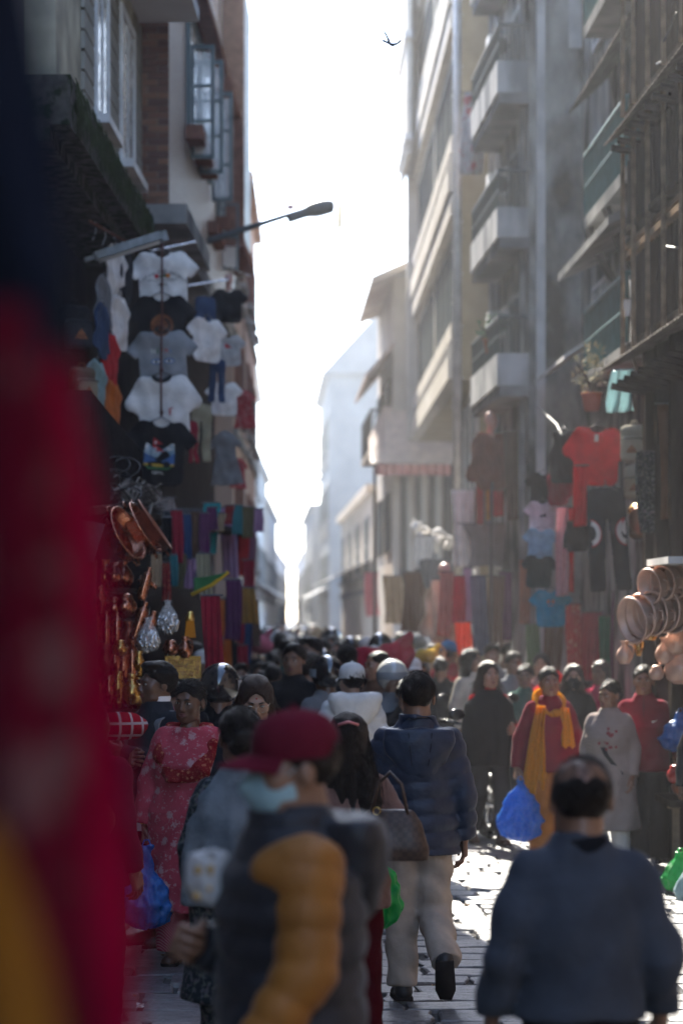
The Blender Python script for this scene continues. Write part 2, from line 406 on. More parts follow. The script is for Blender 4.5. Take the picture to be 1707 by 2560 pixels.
def hand_geo(pose='relaxed', lo=False):
    """hand of the left arm: wrist at the origin, fingers along -z, thumb towards -y, palm towards -x"""
    if (pose, lo) in HANDS: return HANDS[(pose, lo)]
    cur = {'relaxed': (14, 26, 20), 'open': (4, 8, 6), 'fist': (66, 88, 50), 'hold': (45, 65, 40)}[pose]
    h = {True: .008, 'mid': .006}.get(lo, .0042); f = Field((-.11, -.08, -.21), (.04, .07, .07), h)
    f.cap((0, 0, .06), (0, 0, -.01), .025, .022, k=.01, sy=.85)
    f.box((-.002, .002, -.05), (.015, .042, .05), .014, .015)
    for n, (y, z, L, sp) in enumerate(((-.031, -.092, 1., -5), (-.010, -.098, 1.1, -1), (.011, -.095, 1.02, 3), (.031, -.086, .8, 8))):
        p = np.array((-.002, y, z + .01)); a = 0.
        for q, (ln, r) in enumerate(((.043 * L, .0092), (.027 * L, .0085), (.021 * L, .0075))):
            a += R(cur[q] + n * 3); dr = np.array((-math.sin(a), math.sin(R(sp)), -math.cos(a))); p2 = p + dr * ln
            f.cap(p, p2, r, r * .92, k=.004); p = p2
    t = (-.012, -.034, -.022)
    if pose == 'fist': pts = [t, (-.035, -.052, -.055), (-.055, -.030, -.075), (-.058, -.008, -.085)]
    elif pose == 'hold': pts = [t, (-.03, -.056, -.05), (-.05, -.05, -.08), (-.06, -.035, -.095)]
    else: pts = [t, (-.014, -.054, -.052), (-.020, -.060, -.084), (-.028, -.058, -.106)]
    for a, b, r in zip(pts, pts[1:], (.0145, .0105, .0092)): f.cap(a, b, r, r * .85, k=.008)
    HANDS[(pose, lo)] = f.surf(); return HANDS[(pose, lo)]
def hand_mat(el, wr, thumb):
    fz = -(Vector(wr) - Vector(el)).normalized(); ty = -Vector(thumb); ty = (ty - fz * ty.dot(fz)).normalized(); tx = ty.cross(fz)
    m = Matrix((tx, ty, fz)).transposed().to_4x4(); m.translation = Vector(wr); return m
HAIRS = {}
def hair_geo(style, lo=False):
    if (style, lo) in HAIRS: return HAIRS[(style, lo)]
    h = .016 if lo is True else .0085; L = style in ('long', 'longside'); f = Field((-.17, -.14, -.46 if L else -.2), (.17, .22, .17), h)
    n = (0, .66, .75)
    def nape(f, n, c):      # hairline: a slanted plane over the face, lower down the nape
        x, y, z = np.meshgrid(*f.ax, indexing='ij', sparse=True); wob = .004 * np.sin(60 * x + 20 * z) + .003 * np.sin(110 * x)
        f.f = np.maximum(f.f, np.minimum(c + wob - (n[1] * y + n[2] * z), np.maximum(.035 - y + wob, -.088 + wob - z))).astype(np.float32)
    if style == 'fringe':            # bald on top
        f.ell((0, .018, .02), (.084, .101, .085), 0); f.half((0, .42, -.9), -.030); nape(f, n, -.004)
    elif L:
        f.ell((0, .018, .036), (.090, .108, .096), 0)
        f.loft([(.09, .05, .06, 0, .02), (.04, .085, .098, 0, .02), (-.06, .105, .088, 0, .035), (-.16, .135, .08, 0, .045), (-.28, .145, .07, 0, .055), (-.40, .12, .055, 0, .065)], .03, fold=(9, .009), cuthi=True)
        f.ell((0, -.10, -.035), (.060, .105, .108), .012, sub=True)
        f.ell((0, -.075, -.25), (.055, .08, .17), .02, sub=True)
    else:
        b = {'short': 0, 'crop': -.004, 'bun': -.002, 'full': .006, 'bob': .008}[style]
        f.ell((0, .018, .036), (.084 + b, .103 + b, .093 + b), 0)
        if style == 'full': f.ell((.01, -.05, .105), (.06, .05, .03), .03)
        nape(f, n, -.002 if style != 'bob' else -.02)
        if style == 'bun': f.ell((0, .125, .0), (.045, .04, .045), .02); f.ell((0, .09, -.03), (.06, .04, .05), .03)
        if style == 'bob':
            f.loft([(.06, .06, .07, 0, .03), (.0, .092, .09, 0, .03), (-.12, .098, .085, 0, .035)], .02, fold=(9, .006), cuthi=True); f.ell((0, -.10, -.05), (.062, .11, .13), .012, sub=True)
    f.bumpy(.0055 if lo is True else .0030, 48 if lo is True else 62); HAIRS[(style, lo)] = f.surf(); return HAIRS[(style, lo)]
def strands(g, n, m, rad=.0011, seed=1, lo_z=-.36, span=.10, root=.05, fly=.05):
    """loose strands over long hair, in head space placed by matrix m"""
    r = random.Random(seed)
    for _ in range(n):
        a = r.uniform(-.15, math.pi + .15); x = math.cos(a); y = math.sin(a) * .8
        z1 = r.uniform(lo_z, -.08); w = r.uniform(-fly, fly) * .6
        pts = [(x * .088, .02 + y * .10, r.uniform(-.02, .08)), (x * .112 + w * .3, .03 + y * .10, -.05), (x * .145 + w, .045 + y * .10, (z1 - .05) / 2), (x * .15 + w * 1.6, .05 + y * .10 + r.uniform(-.02, .02), z1)]
        g.tube([m @ Vector(p) for p in pts], [rad, rad, rad, rad * .4], 3, cap=False)
def cap_geo(g, back=False, mi=0, k=1.):
    """baseball cap on a head: crown, brim"""
    prof = [(.101 * k, .028), (.103 * k, .05), (.099 * k, .085), (.084 * k, .115), (.055 * k, .134), (.02, .143), (.002, .144)]
    g.lathe(prof, 24, mi, Matrix.Translation((0, .012, 0)), sx=.9, sy=1.06)
    g.ball((0, .012, .146), .009, mi)
def brim_geo(g, mi=0):
    def fn(u, v):
        a = (u - .5) * 2.3; rr = .095 + v * .085 * np.cos(a * .8)
        return np.sin(a) * (.088 + v * .012), -.005 - np.cos(a) * rr, .045 - v * .02 - .012 * (2 * u - 1) ** 2 * (1 + v)
    uu = np.linspace(0, 1, 13); vv = np.linspace(0, 1, 5); U, Vv = np.meshgrid(uu, vv, indexing='ij')
    A = np.stack(fn(U, Vv), -1).reshape(-1, 3); B = A - np.array((0, 0, .005)); i, j = np.meshgrid(np.arange(12), np.arange(4), indexing='ij'); i = i.ravel(); j = j.ravel()
    q = np.stack([i * 5 + j, i * 5 + j + 1, (i + 1) * 5 + j + 1, (i + 1) * 5 + j], 1); g.add(np.concatenate([A, B]), [q, q[:, ::-1] + 65], mi)
    e = np.array([i * 5 + 4 for i in range(13)]); g.add(np.concatenate([A, B]), [np.stack([e[:-1], e[:-1] + 65, e[1:] + 65, e[1:]], 1)], mi)
SHOEMESH = {}
def shoe_mesh(kind='shoe'):
    if kind in SHOEMESH: return SHOEMESH[kind]
    f = Field((-.07, -.21, -.02), (.07, .1, .16), .008)
    f.cap((0, .045, .035), (0, -.135, .022), .043, .034, k=.01); f.cap((0, .03, .05), (0, .035, .10), .04, .042, k=.03, cut=True); f.half((0, 0, 1), .0)
    f.ell((0, -.1, .02), (.05, .07, .03), .02); f.half((0, 0, 1), .0)
    g = Geo(); g.add(*f.surf()); sole = [(-.046, .075), (.046, .075), (.05, -.02), (.052, -.11), (.03, -.172), (-.03, -.172), (-.052, -.11), (-.05, -.02)]
    V = [(x, y, z) for z in (-.006, .012) for x, y in sole]; k = np.arange(8); k2 = (k + 1) % 8
    g.add(V, [k[::-1][None], (k + 8)[None], np.stack([k, k2, k2 + 8, k + 8], 1)], 1)
    SHOEMESH[kind] = g.mesh('shoe', [SHOEM, M('sole', (.03, .028, .027), .7)]); return SHOEMESH[kind]

ARM0 = {'L': ((.215, .035, 1.10), (.225, -.05, .86)), 'R': ((-.215, .035, 1.10), (-.225, -.05, .86))}
LEG0 = {'L': ((.10, -.02, .49), (.105, .02, .085)), 'R': ((-.10, -.02, .49), (-.105, .02, .085))}
TORSO = {'m': [(.76, .168, .120), (.95, .170, .122), (1.08, .158, .115), (1.22, .174, .122), (1.32, .168, .108), (1.385, .125, .09), (1.43, .082, .076), (1.475, .06, .066)],
         'f': [(.76, .178, .135), (.92, .180, .134), (1.06, .140, .108), (1.20, .152, .128, 0, -.012), (1.31, .148, .10), (1.375, .108, .084), (1.425, .068, .068), (1.465, .052, .06)]}
def arm_chain(f, arms, r0, r1, r2, k=.03, ring=None, fold=None, cut=True, end=1., z0=0, shx=.15):
    for s in ('L', 'R'):
        if not arms.get(s): continue
        sx = 1 if s == 'L' else -1; el, wr = [np.array(v, float) for v in arms[s][:2]]
        sh = np.array((sx * shx, .008, 1.34)); we = el + (wr - el) * end
        f.cap(sh, el, r0, r1, k, ring, fold=fold); f.cap(el, we, r1, r2, .012, ring, cut=cut, fold=fold)
def top_field(T, sex, arms, h):
    g = T.get('fit', .022); hem = T.get('hem', .80); kind = T.get('kind', 'jacket'); ring = T.get('ring'); fold = T.get('fold', (34, .004))
    m = .62 if kind != 'shawl' else .45
    xs = [abs(v[0]) for a in arms.values() if a for v in a[:2]] + [.3]; ys = [v[1] for a in arms.values() if a for v in a[:2]]
    W_ = max(xs) + .12; y0 = min(ys + [-.1]) - .22; y1 = max(ys + [.1]) + .24
    f = Field((-W_, y0, hem - .03), (W_, y1, 1.62), h)
    tab = [(z, rx + g, ry + g, *(r or (0, 0))) if z < 1.34 else (z, rx + g * .6, ry + g * .6, *(r or (0, 0))) for z, rx, ry, *r in TORSO[sex]]
    fl = T.get('flare', .0); nk = T.get('neck', 1.5)
    tab = [t for t in tab if t[0] > hem and t[0] < nk]
    z0, rx0, ry0 = tab[0][:3]; tab = [(hem, rx0 + fl * (z0 - hem) + .004, ry0 + fl * .8 * (z0 - hem) + .004, 0, 0)] + tab
    fat = T.get('fat', 1.); tab = [(t[0], t[1] * fat, t[2] * fat, *t[3:]) for t in tab]
    f.loft(tab, .0, ring=ring, fold=T.get('drape'), cutlo=True, cuthi=True)
    r = T.get('sleeve', .042) + g * .6
    arm_chain(f, arms, r + .012, r, r * T.get('cuff', .82), .035, ring=ring, fold=fold, end=T.get('slen', 1.0), shx=.158 if sex == 'm' else .138)
    if T.get('collar'):
        c = T['collar']; f.loft([(1.40, .10, .092, 0, .012), (1.44, .082, .082, 0, .018), (1.44 + c, .076, .078, 0, .022)], .015, cuthi=True, cutlo=False)
        f.loft([(1.445, .055, .058, 0, .02), (1.47 + c, .062, .064, 0, .02)], .004, cutlo=True, cuthi=False, sub=True)
    for fn in T.get('more', []): fn(f)
    f.bumpy(T.get('wr', .0022), T.get('wrf', 26), T.get('seed', 1))
    x, y, z = np.meshgrid(*f.ax, indexing='ij', sparse=True)
    f.f = np.maximum(f.f, (hem + T.get('hemw', .0) * np.sin(9 * np.arctan2(y, x))) - z).astype(np.float32)
    return f
def shawl_field(T, h):
    f = Field((-.42, -.32, T['hem'] - .05), (.42, .34, 1.60), h)
    f.loft(T['tab'], 0, fold=T.get('drape', (9, .014)), cutlo=True, cuthi=True)
    for fn in T.get('more', []): fn(f)
    f.bumpy(.003, 18, 2); return f
def bottom_field(B, sex, legs, h):
    hem = B.get('hem', .07); r0, r1, r2 = B.get('r', (.098, .078, .072)); fold = B.get('fold', (42, .0045))
    ks = [v for l in legs.values() for v in l]; y0 = min(v[1] for v in ks) - .22; y1 = max(v[1] for v in ks) + .22
    f = Field((-.36, min(y0, -.25), min(hem, min(v[2] for v in ks)) - .06), (.36, max(y1, .25), 1.02), h)
    f.loft([(.755, .12, .09), (.80, .16, .122), (.90, .168, .128), (1.01, .15, .115)], 0, cutlo=True, cuthi=True)
    for s in ('L', 'R'):
        sx = 1 if s == 'L' else -1; kn, an = legs[s][:2]; a = np.array(an, float); kn = np.array(kn, float); e = kn + (a - kn) * B.get('len', 1.)
        f.cap((sx * .082, .005, .87), kn, r0, r1, .03, fold=fold); f.cap(kn, e, r1, r2, .014, cut=True, fold=fold)
    f.bumpy(.0022, 30, 3); return f
def person(label, loc, H=1.6, yaw=0, sex='m', skin='mid', hair='short', hairm=None, head=(0, 0, 0), arms=None, legs=None, top=None, bottom=None,
           shoes=SHOEM, hands=('relaxed', 'relaxed'), thumbs=None, h=.0135, lo=False, group=None, feet=None, hw=1., z=0., nostrand=False):
    """one person: an Empty at the feet with body (one mesh), hair, garments and shoes as parts; faces -y when yaw is 0"""
    root = thing('person', label, 'person', (loc[0], loc[1], z), R(yaw), group, H / 1.70)
    arms = {**ARM0, **(arms or {})}; legs = {**LEG0, **(legs or {})}; g = Geo()
    top = top or {}; bottom = bottom or {}
    hm = Matrix.Translation((0, .005, 1.575)) @ Euler((R(head[1]), R(head[2]), R(head[0]))).to_matrix().to_4x4() @ Matrix.Scale(1.05, 4)
    b = Field((-.5, -.55, .02), (.5, .5, 1.5), .03)          # the body under the clothes
    b.loft([(z_, rx * .88, ry * .88) for z_, rx, ry, *_ in TORSO[sex] if z_ > .9], 0, cutlo=True); arm_chain(b, arms, .05, .04, .03, cut=False, end=.97)
    for s in ('L', 'R'):
        sx = 1 if s == 'L' else -1; b.cap((sx * .08, 0, .85), legs[s][0], .075, .055); b.cap(legs[s][0], legs[s][1], .055, .04)
    g.add(*b.surf(), 0)
    V, Q = head_geo(sex, lo, hw)[0]; g.add(xf(V, hm), Q, 0)
    if not lo or True:
        for gi, mi in zip(head_geo(sex, lo, hw)[1:], (1, 2, 3, 4)):
            o = 0
            Vs = np.concatenate(gi.V)
            g.add(xf(Vs, hm), [q for q, _ in gi.F], mi)
    for n, s in enumerate(('L', 'R')):
        if hands[n] is None: continue
        V, Q = hand_geo(hands[n], lo); th = (thumbs or {}).get(s, (0, -1, 0))
        m = hand_mat(arms[s][0], arms[s][1], th)
        if s == 'R': V = V * np.array((-1, 1, 1)); Q = Q[:, ::-1]
        g.add(xf(V, m), Q, 0)
    hmat = hairm or HAIRM
    g.build('body', [SKIN[skin], LIP, EYEW, IRIS, HAIRM], root, True)
    if hair:
        gg = Geo(); V, Q = hair_geo(hair, lo); gg.add(xf(V * np.array((hw, 1, 1)), hm), Q)
        if hair in ('long', 'longside') and lo is not True and not nostrand: strands(gg, 170, hm, seed=len(label))
        elif lo is not True:
            r_ = random.Random(len(label))
            for _ in range(420):
                a = r_.uniform(0, 2 * math.pi); e = r_.uniform(-.5, 1.5); d_ = Vector((math.cos(a) * math.cos(e), math.sin(a) * math.cos(e), math.sin(e)))
                p = Vector((0, .018, .036)) + Vector((d_.x * .084, d_.y * .103, d_.z * .093))
                if p.y * .66 + p.z * .75 < .012: continue
                fl = Vector((r_.uniform(-.012, .012), .012, -.012)); fl = fl - d_ * fl.dot(d_); gg.tube([hm @ (p - d_ * .003 - fl), hm @ (p + d_ * .004), hm @ (p + d_ * r_.uniform(.002, .009) + fl * 1.4)], [.0016, .0014, .0006], 3, cap=False)
        gg.build('hair', hmat, root, True)
    if top.get('kind') == 'shawl':
        g2 = Geo(); g2.add(*shawl_field(top, h).surf()); g2.build('shawl', top['mat'], root, True)
        if top.get('under'): g2 = Geo(); g2.add(*top_field({**top['under']}, sex, arms, h).surf()); g2.build('sleeves', top['under']['mat'], root, True)
    elif top:
        g2 = Geo(); g2.add(*top_field(top, sex, arms, h).surf()); g2.build(top.get('kind', 'jacket'), top['mat'], root, True)
    if bottom:
        g2 = Geo(); g2.add(*bottom_field(bottom, sex, legs, h).surf()); g2.build(bottom.get('kind', 'trousers'), bottom['mat'], root, True)
    if not top.get('hidefeet'):
        for s in ('L', 'R'):
            a = Vector(legs[s][1]); ft = (feet or {}).get(s, (0, 0, 0))
            o = put('shoe', shoe_mesh(), root, (0, 0, 0)); mm = Matrix.Translation(a) @ Euler((R(ft[0]), 0, R(ft[1]))).to_matrix().to_4x4() @ Matrix.Translation((0, -.01, -.085 + .006))
            o.matrix_local = mm
            if shoes is not SHOEM: omat(o, shoes)
    return root, hm
def on_head(root, hm, g, name, mats, smooth=True):
    """a worn piece built in head space"""
    g.V = [xf(np.asarray(v), hm) for v in g.V]; return g.build(name, mats, root, smooth)
# ------------------------------------------------------------------ ground
ASPH = M('joint_grit', (.095, .092, .088), .75, var=.45, scale=14, bump=.8, bscale=120)
STONE = [M('paving_stone_%d' % i, c, .42, var=.3, scale=9, bump=.5, bscale=38, col2=(c[0] * .55, c[1] * .55, c[2] * .55), pat='mottle', psc=5) for i, c in enumerate(((.16, .163, .168), (.205, .20, .198), (.125, .13, .138)))]
g = Geo(); g.box((-400, -60, -.4), (400, 900, -.022)); road = g.build('road', ASPH, kind='structure')
road['label'] = 'worn stone paved market street between the shops'
def stone_mesh(i):
    r = random.Random(i); n = 4; g = Geo(); V = []; top = []
    base = [(-.5, -.5), (.5, -.5), (.5, .5), (-.5, .5)]; ring = []
    for a in range(4):
        p, q = base[a], base[(a + 1) % 4]
        for t in (0, .33, .66):
            x = p[0] + (q[0] - p[0]) * t; y = p[1] + (q[1] - p[1]) * t
            ring.append((x + r.uniform(-.05, .05), y + r.uniform(-.045, .045)))
    N = len(ring); tl = (r.uniform(-.006, .006), r.uniform(-.006, .006))
    V += [(x, y, -.03) for x, y in ring] + [(x * .985, y * .985, -.007) for x, y in ring]
    V += [(x * .93, y * .93, .0 + x * tl[0] + y * tl[1] + r.uniform(-.001, .001)) for x, y in ring] + [(0, 0, r.uniform(-.002, .002))]
    k = np.arange(N); k2 = (k + 1) % N
    g.add(V, [np.stack([k, k2, k2 + N, k + N], 1), np.stack([k + N, k2 + N, k2 + 2 * N, k + 2 * N], 1), np.stack([k + 2 * N, k2 + 2 * N, np.full(N, 3 * N)], 1)])
    return g.mesh('paving_stone', STONE[i % 3], False)
SM = [stone_mesh(i) for i in range(12)]
stones = []; y = 11.0; rr = random.Random(3)
while y < 34:
    dep = rr.uniform(.24, .36); x = -2.2 + rr.uniform(0, .3)
    while x < 3.6:
        w = rr.uniform(.22, .5); stones.append((x + w / 2, y + dep / 2, w - .022, dep - .025)); x += w
    y += dep
def shown(s):     # open ground first, then by apparent size
    px = VX + s[0] * F / s[1]; py = VY + EYE * F / s[1]
    inn = 300 < px < 480 and py > 2280 or 900 < px < 1330 and py > 1980 or 1180 < px < 1707 and 1980 < py < 2300
    return (0 if inn and py < 2600 else 1, s[1])
stones.sort(key=shown)
for i, (sx_, sy_, w, dp) in enumerate(stones[:300]):
    put('paving_stone', SM[rr.randrange(12)], road, (sx_, sy_, rr.uniform(-.003, .004)), (rr.gauss(0, .006), rr.gauss(0, .006), rr.choice((0, math.pi)) + rr.gauss(0, .015)), scale=(w, dp, 1))
g = Geo()
for sx_, sy_, w, dp in stones[300:]:
    z = rr.uniform(-.004, .004); x0, x1, y0, y1 = sx_ - w / 2, sx_ + w / 2, sy_ - dp / 2, sy_ + dp / 2
    V = [(x0, y0, -.03), (x1, y0, -.03), (x1, y1, -.03), (x0, y1, -.03)] + [(x0 + .01, y0 + .01, z), (x1 - .01, y0 + .01, z + rr.uniform(-.003, .003)), (x1 - .01, y1 - .01, z), (x0 + .01, y1 - .01, z)]
    g.add(V, np.array([(0, 1, 5, 4), (1, 2, 6, 5), (2, 3, 7, 6), (3, 0, 4, 7), (4, 5, 6, 7)]))
g.build('paving_stones', STONE[0], road, kind='stuff')

# ------------------------------------------------------------------ buildings
GLASSD = M('dim_window_glass', (.035, .045, .05), .65, spec=0, var=.3, scale=1.5); GLASS = M('window_glass', (.03, .04, .045), .06, spec=.8, var=.1); GLASSB = M('window_glass_sky', (.22, .25, .27), .25, spec=.9, var=.1)  # the sky glass carries the sky's reflection in its base colour
CREAM = M('cream_stucco', (.42, .38, .28), .85, var=.18, scale=2.5, bump=.3, bscale=30, col2=(.25, .23, .18), pat='mottle', psc=1.6)
PANEL = M('grey_panel', (.25, .235, .20), .8, var=.15, scale=3, bump=.2, bscale=40)
MOSS = M('mossy_concrete', (.09, .085, .075), .9, var=.5, scale=7, bump=.9, bscale=25, col2=(.018, .028, .010), pat='moss', psc=1.2)
CONC = M('concrete', (.27, .27, .265), .85, var=.25, scale=3, bump=.4, bscale=35, col2=(.14, .145, .15), pat='mottle', psc=1.4)
CONCD = M('stained_concrete', (.36, .36, .34), .9, var=.3, scale=4, bump=.4, bscale=35, col2=(.022, .028, .032), pat='mottle', psc=1.9, stretch=(1, 1, .5))
WHITEP = M('white_paint', (.62, .61, .60), .6, var=.1, scale=3, col2=(.42, .42, .42), pat='mottle', psc=2)
BRICKM = [M('brick_%d' % i, c, .85, var=.25, scale=14, bump=.5, bscale=60) for i, c in enumerate(((.19, .10, .07), (.15, .08, .06), (.23, .125, .085), (.125, .07, .058)))]
MORTAR = M('mortar', (.20, .17, .14), .9, var=.25, bump=.5)
TEAL = M('dark_teal_wood', (.035, .055, .06), .5, var=.3, scale=8, bump=.3, stretch=(1, 1, .2)); RUST = M('red_brown_wood', (.14, .065, .045), .7, var=.3, scale=8, bump=.4)
WOODD = M('old_dark_wood', (.032, .027, .024), .7, var=.5, scale=9, bump=.7, bscale=30, stretch=(1, 1, .25)); PARA = M('parapet_paint', (.50, .50, .50), .7, var=.15, scale=3, col2=(.22, .23, .24), pat='mottle', psc=2.6, stretch=(1, 1, .4)); WOODL = M('sunlit_rail_wood', (.21, .155, .11), .65, var=.4, scale=9, bump=.5, bscale=30, stretch=(.3, 1, 1))  # rail wood is paler: sun on the rails put into its colour
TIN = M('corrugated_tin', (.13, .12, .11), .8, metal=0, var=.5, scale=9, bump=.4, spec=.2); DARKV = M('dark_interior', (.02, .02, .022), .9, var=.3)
TEALP = M('teal_railing', (.04, .13, .13), .5, var=.3); TANP = M('tan_plaster', (.33, .28, .19), .85, var=.15, scale=3, bump=.2)
CREAMB = M('cream_cladding', (.56, .53, .48), .7, var=.12, scale=2.5, bump=.15, bscale=30); PALEW = M('pale_wall', (.55, .56, .57), .85, var=.1, scale=1.2)
FAR = [M('far_wall_tone_%d' % i, c, .9, var=.2, scale=1.2, bump=.2) for i, c in enumerate(((.34, .26, .22), (.40, .36, .32), (.22, .20, .19), (.60, .60, .60)))]  # the palest tone stands in for distance haze on the far walls
FARG = M('far_grey_wall', (.20, .21, .22), .9, var=.15, scale=1.2); BRICKW = M('brick_wall_face', (.25, .17, .14), .55, var=.25, scale=10, bump=.5)
def brick_tex(m, sc, c1, c2, mo):
    n = m.node_tree.nodes; l = m.node_tree.links; b = n['Principled BSDF']; tc = n.new('ShaderNodeTexCoord'); mp = n.new('ShaderNodeMapping')
    mp.inputs['Rotation'].default_value = (R(90), 0, 0); l.new(tc.outputs['Object'], mp.inputs['Vector']); t = n.new('ShaderNodeTexBrick'); l.new(mp.outputs[0], t.inputs['Vector'])
    for k, c in (('Color1', c1), ('Color2', c2), ('Mortar', mo)): t.inputs[k].default_value = (*c, 1)
    t.inputs['Scale'].default_value = sc; t.inputs['Brick Width'].default_value = .25; t.inputs['Row Height'].default_value = .068; t.inputs['Mortar Size'].default_value = .008
    l.new(t.outputs['Color'], b.inputs['Base Color']); bp = n.new('ShaderNodeBump'); bp.inputs['Distance'].default_value = .01; bp.invert = True; l.new(t.outputs['Fac'], bp.inputs['Height']); l.new(bp.outputs[0], b.inputs['Normal'])
brick_tex(BRICKW, 1, (.20, .14, .12), (.16, .11, .095), (.24, .23, .22))
class Bld:
    """a building on a plan line from A (near) to B (far); u runs along it, v out into the street, z up"""
    def __init__(s, label, A, B, left, name='building', cat='building'):
        A = Vector((*A, 0)); B = Vector((*B, 0)); d = B - A; s.L = d.length; s.sg = -1 if left else 1
        s.root = thing(name, label, cat, A, math.atan2(d.y, d.x))
    def box(s, name, u0, u1, v0, v1, z0, z1, mat, par=None, bev=0):
        g = Geo(); y = sorted((v0 * s.sg, v1 * s.sg)); g.box((u0, y[0], z0), (u1, y[1], z1)); return g.build(name, mat, par or s.root)
    def geo(s, name, g, mat, par=None, smooth=False): return g.build(name, mat, par or s.root, smooth)
    def q(s, u, v, z): return (u, v * s.sg, z)
    def window(s, u0, u1, z0, z1, v=0., fm=None, gm=None, nu=2, nz=2, t=.05, dep=.04):
        """frame with its own panes standing proud of the wall"""
        g = Geo(); sg = s.sg
        def bx(a, b, c, d, v0, v1): y = sorted((v0 * sg, v1 * sg)); g.box((a, y[0], c), (b, y[1], d))
        bx(u0, u1, z0, z0 + t, v, v + dep); bx(u0, u1, z1 - t, z1, v, v + dep); bx(u0, u0 + t, z0 + t, z1 - t, v, v + dep); bx(u1 - t, u1, z0 + t, z1 - t, v, v + dep)
        for i in range(1, nu): u = u0 + (u1 - u0) * i / nu; bx(u - t * .4, u + t * .4, z0 + t, z1 - t, v, v + dep * .9)
        w = g.build('window', fm, s.root)
        for i in range(nu):
            for j in range(nz):
                a = u0 + (u1 - u0) * i / nu + t * .5; b = u0 + (u1 - u0) * (i + 1) / nu - t * .5; c = z0 + t + (z1 - z0 - 2 * t) * j / nz + .008; d = z0 + t + (z1 - z0 - 2 * t) * (j + 1) / nz - .008
                if j: 
                    gb = Geo(); y = sorted(((v + .01) * sg, (v + dep * .8) * sg)); gb.box((a, y[0], c - .028), (b, y[1], c + .006)); gb.build('glazing_bar', fm, w)
                gp = Geo(); y = sorted(((v + .004) * sg, (v + .03) * sg)); gp.box((a, y[0], c + .008), (b, y[1], d)); gp.build('pane', gm or GLASS, w)
        return w
    def slope(s, name, u0, u1, v0, z0, v1, z1, mat, th=.03, wav=0, par=None):
        """sloped sheet from the wall (v0,z0) down to its edge (v1,z1), corrugated when wav"""
        g = Geo(); n = max(2, int((u1 - u0) / (.035 if wav else .5)))
        def fn(U, V_): return u0 + (u1 - u0) * U, (v0 + (v1 - v0) * V_) * s.sg, z0 + (z1 - z0) * V_ + wav * np.sin(U * n * math.pi * .5 * 1.02) - 0 * U
        uu, vv = np.meshgrid(np.linspace(0, 1, n * 2 if wav else n), np.linspace(0, 1, 3), indexing='ij'); A = np.stack(fn(uu, vv), -1).reshape(-1, 3); B = A - np.array((0, 0, th)); N = len(A); nu = uu.shape[0]
        i, j = np.meshgrid(np.arange(nu - 1), np.arange(2), indexing='ij'); i = i.ravel(); j = j.ravel(); q = np.stack([i * 3 + j, (i + 1) * 3 + j, (i + 1) * 3 + j + 1, i * 3 + j + 1], 1)
        e = np.arange(nu - 1) * 3; g.add(np.concatenate([A, B]), [q, q[:, ::-1] + N, np.stack([e + 2, e + 5, e + 5 + N, e + 2 + N], 1), np.stack([e + 3, e, e + N, e + 3 + N], 1), np.array([(0, 1, 1 + N, N), (1, 2, 2 + N, 1 + N), (N * 1 - 3, N * 2 - 3, N * 2 - 2, N - 2), (N - 2, N * 2 - 2, N * 2 - 1, N - 1)])])
        return g.build(name, mat, par or s.root)
    def railing(s, u0, u1, v, z0, h, mat, n, ends=None, bar=.012):
        r = Geo(); r.tube([s.q(u0, v, z0 + h), s.q(u1, v, z0 + h)], .022, 6); ro = r.build('railing', mat, s.root)
        def bars(pa, pb, k):
            for i in range(k + 1):
                t = i / k; u = pa[0] + (pb[0] - pa[0]) * t; vv = pa[1] + (pb[1] - pa[1]) * t
                b = Geo(); b.tube([s.q(u, vv, z0), s.q(u, vv, z0 + h)], bar, 5); b.build('baluster', mat, ro)
        bars((u0, v), (u1, v), n)
        for e in ends or []:
            b = Geo(); b.tube([s.q(e, 0, z0 + h), s.q(e, v, z0 + h)], .022, 6); b.build('end_rail', mat, ro); bars((e, 0.04), (e, v - .04), 5)
        b = Geo(); b.tube([s.q(u0, v, z0 + h * .5), s.q(u1, v, z0 + h * .5)], .012, 5); b.build('mid_rail', mat, ro)

# --- unseen houses beside and behind the camera, added to keep light off the foreground
for lab, A, B, left, m, HH in (('unseen tall dark house added to shade the near street beside the clothes rail', (-2.05, 1), (-1.95, 18.4), True, FAR[2], 18), ('unseen brown house opposite, added to darken the foreground', (3.35, -2), (3.2, 16.4), False, FAR[0], 9), ('unseen grey house added behind the camera on the clothes rail side', (-2.3, -30), (-2.1, .9), True, FAR[1], 8.5), ('unseen pale house added behind the camera on the other side', (3.5, -30), (3.4, -2.1), False, FAR[1], 8.5)):
    b = Bld(lab, A, B, left); b.box('wall', 0, b.L, -4, 0, 0, HH, m)
    for k in range(int((HH - 4) / 3) + 1):
        for j in range(int(b.L / 3)): b.window(.8 + j * 3, 2.2 + j * 3, 3.4 + k * 3, 4.9 + k * 3, .002, WOODD, GLASSD, 2, 1)
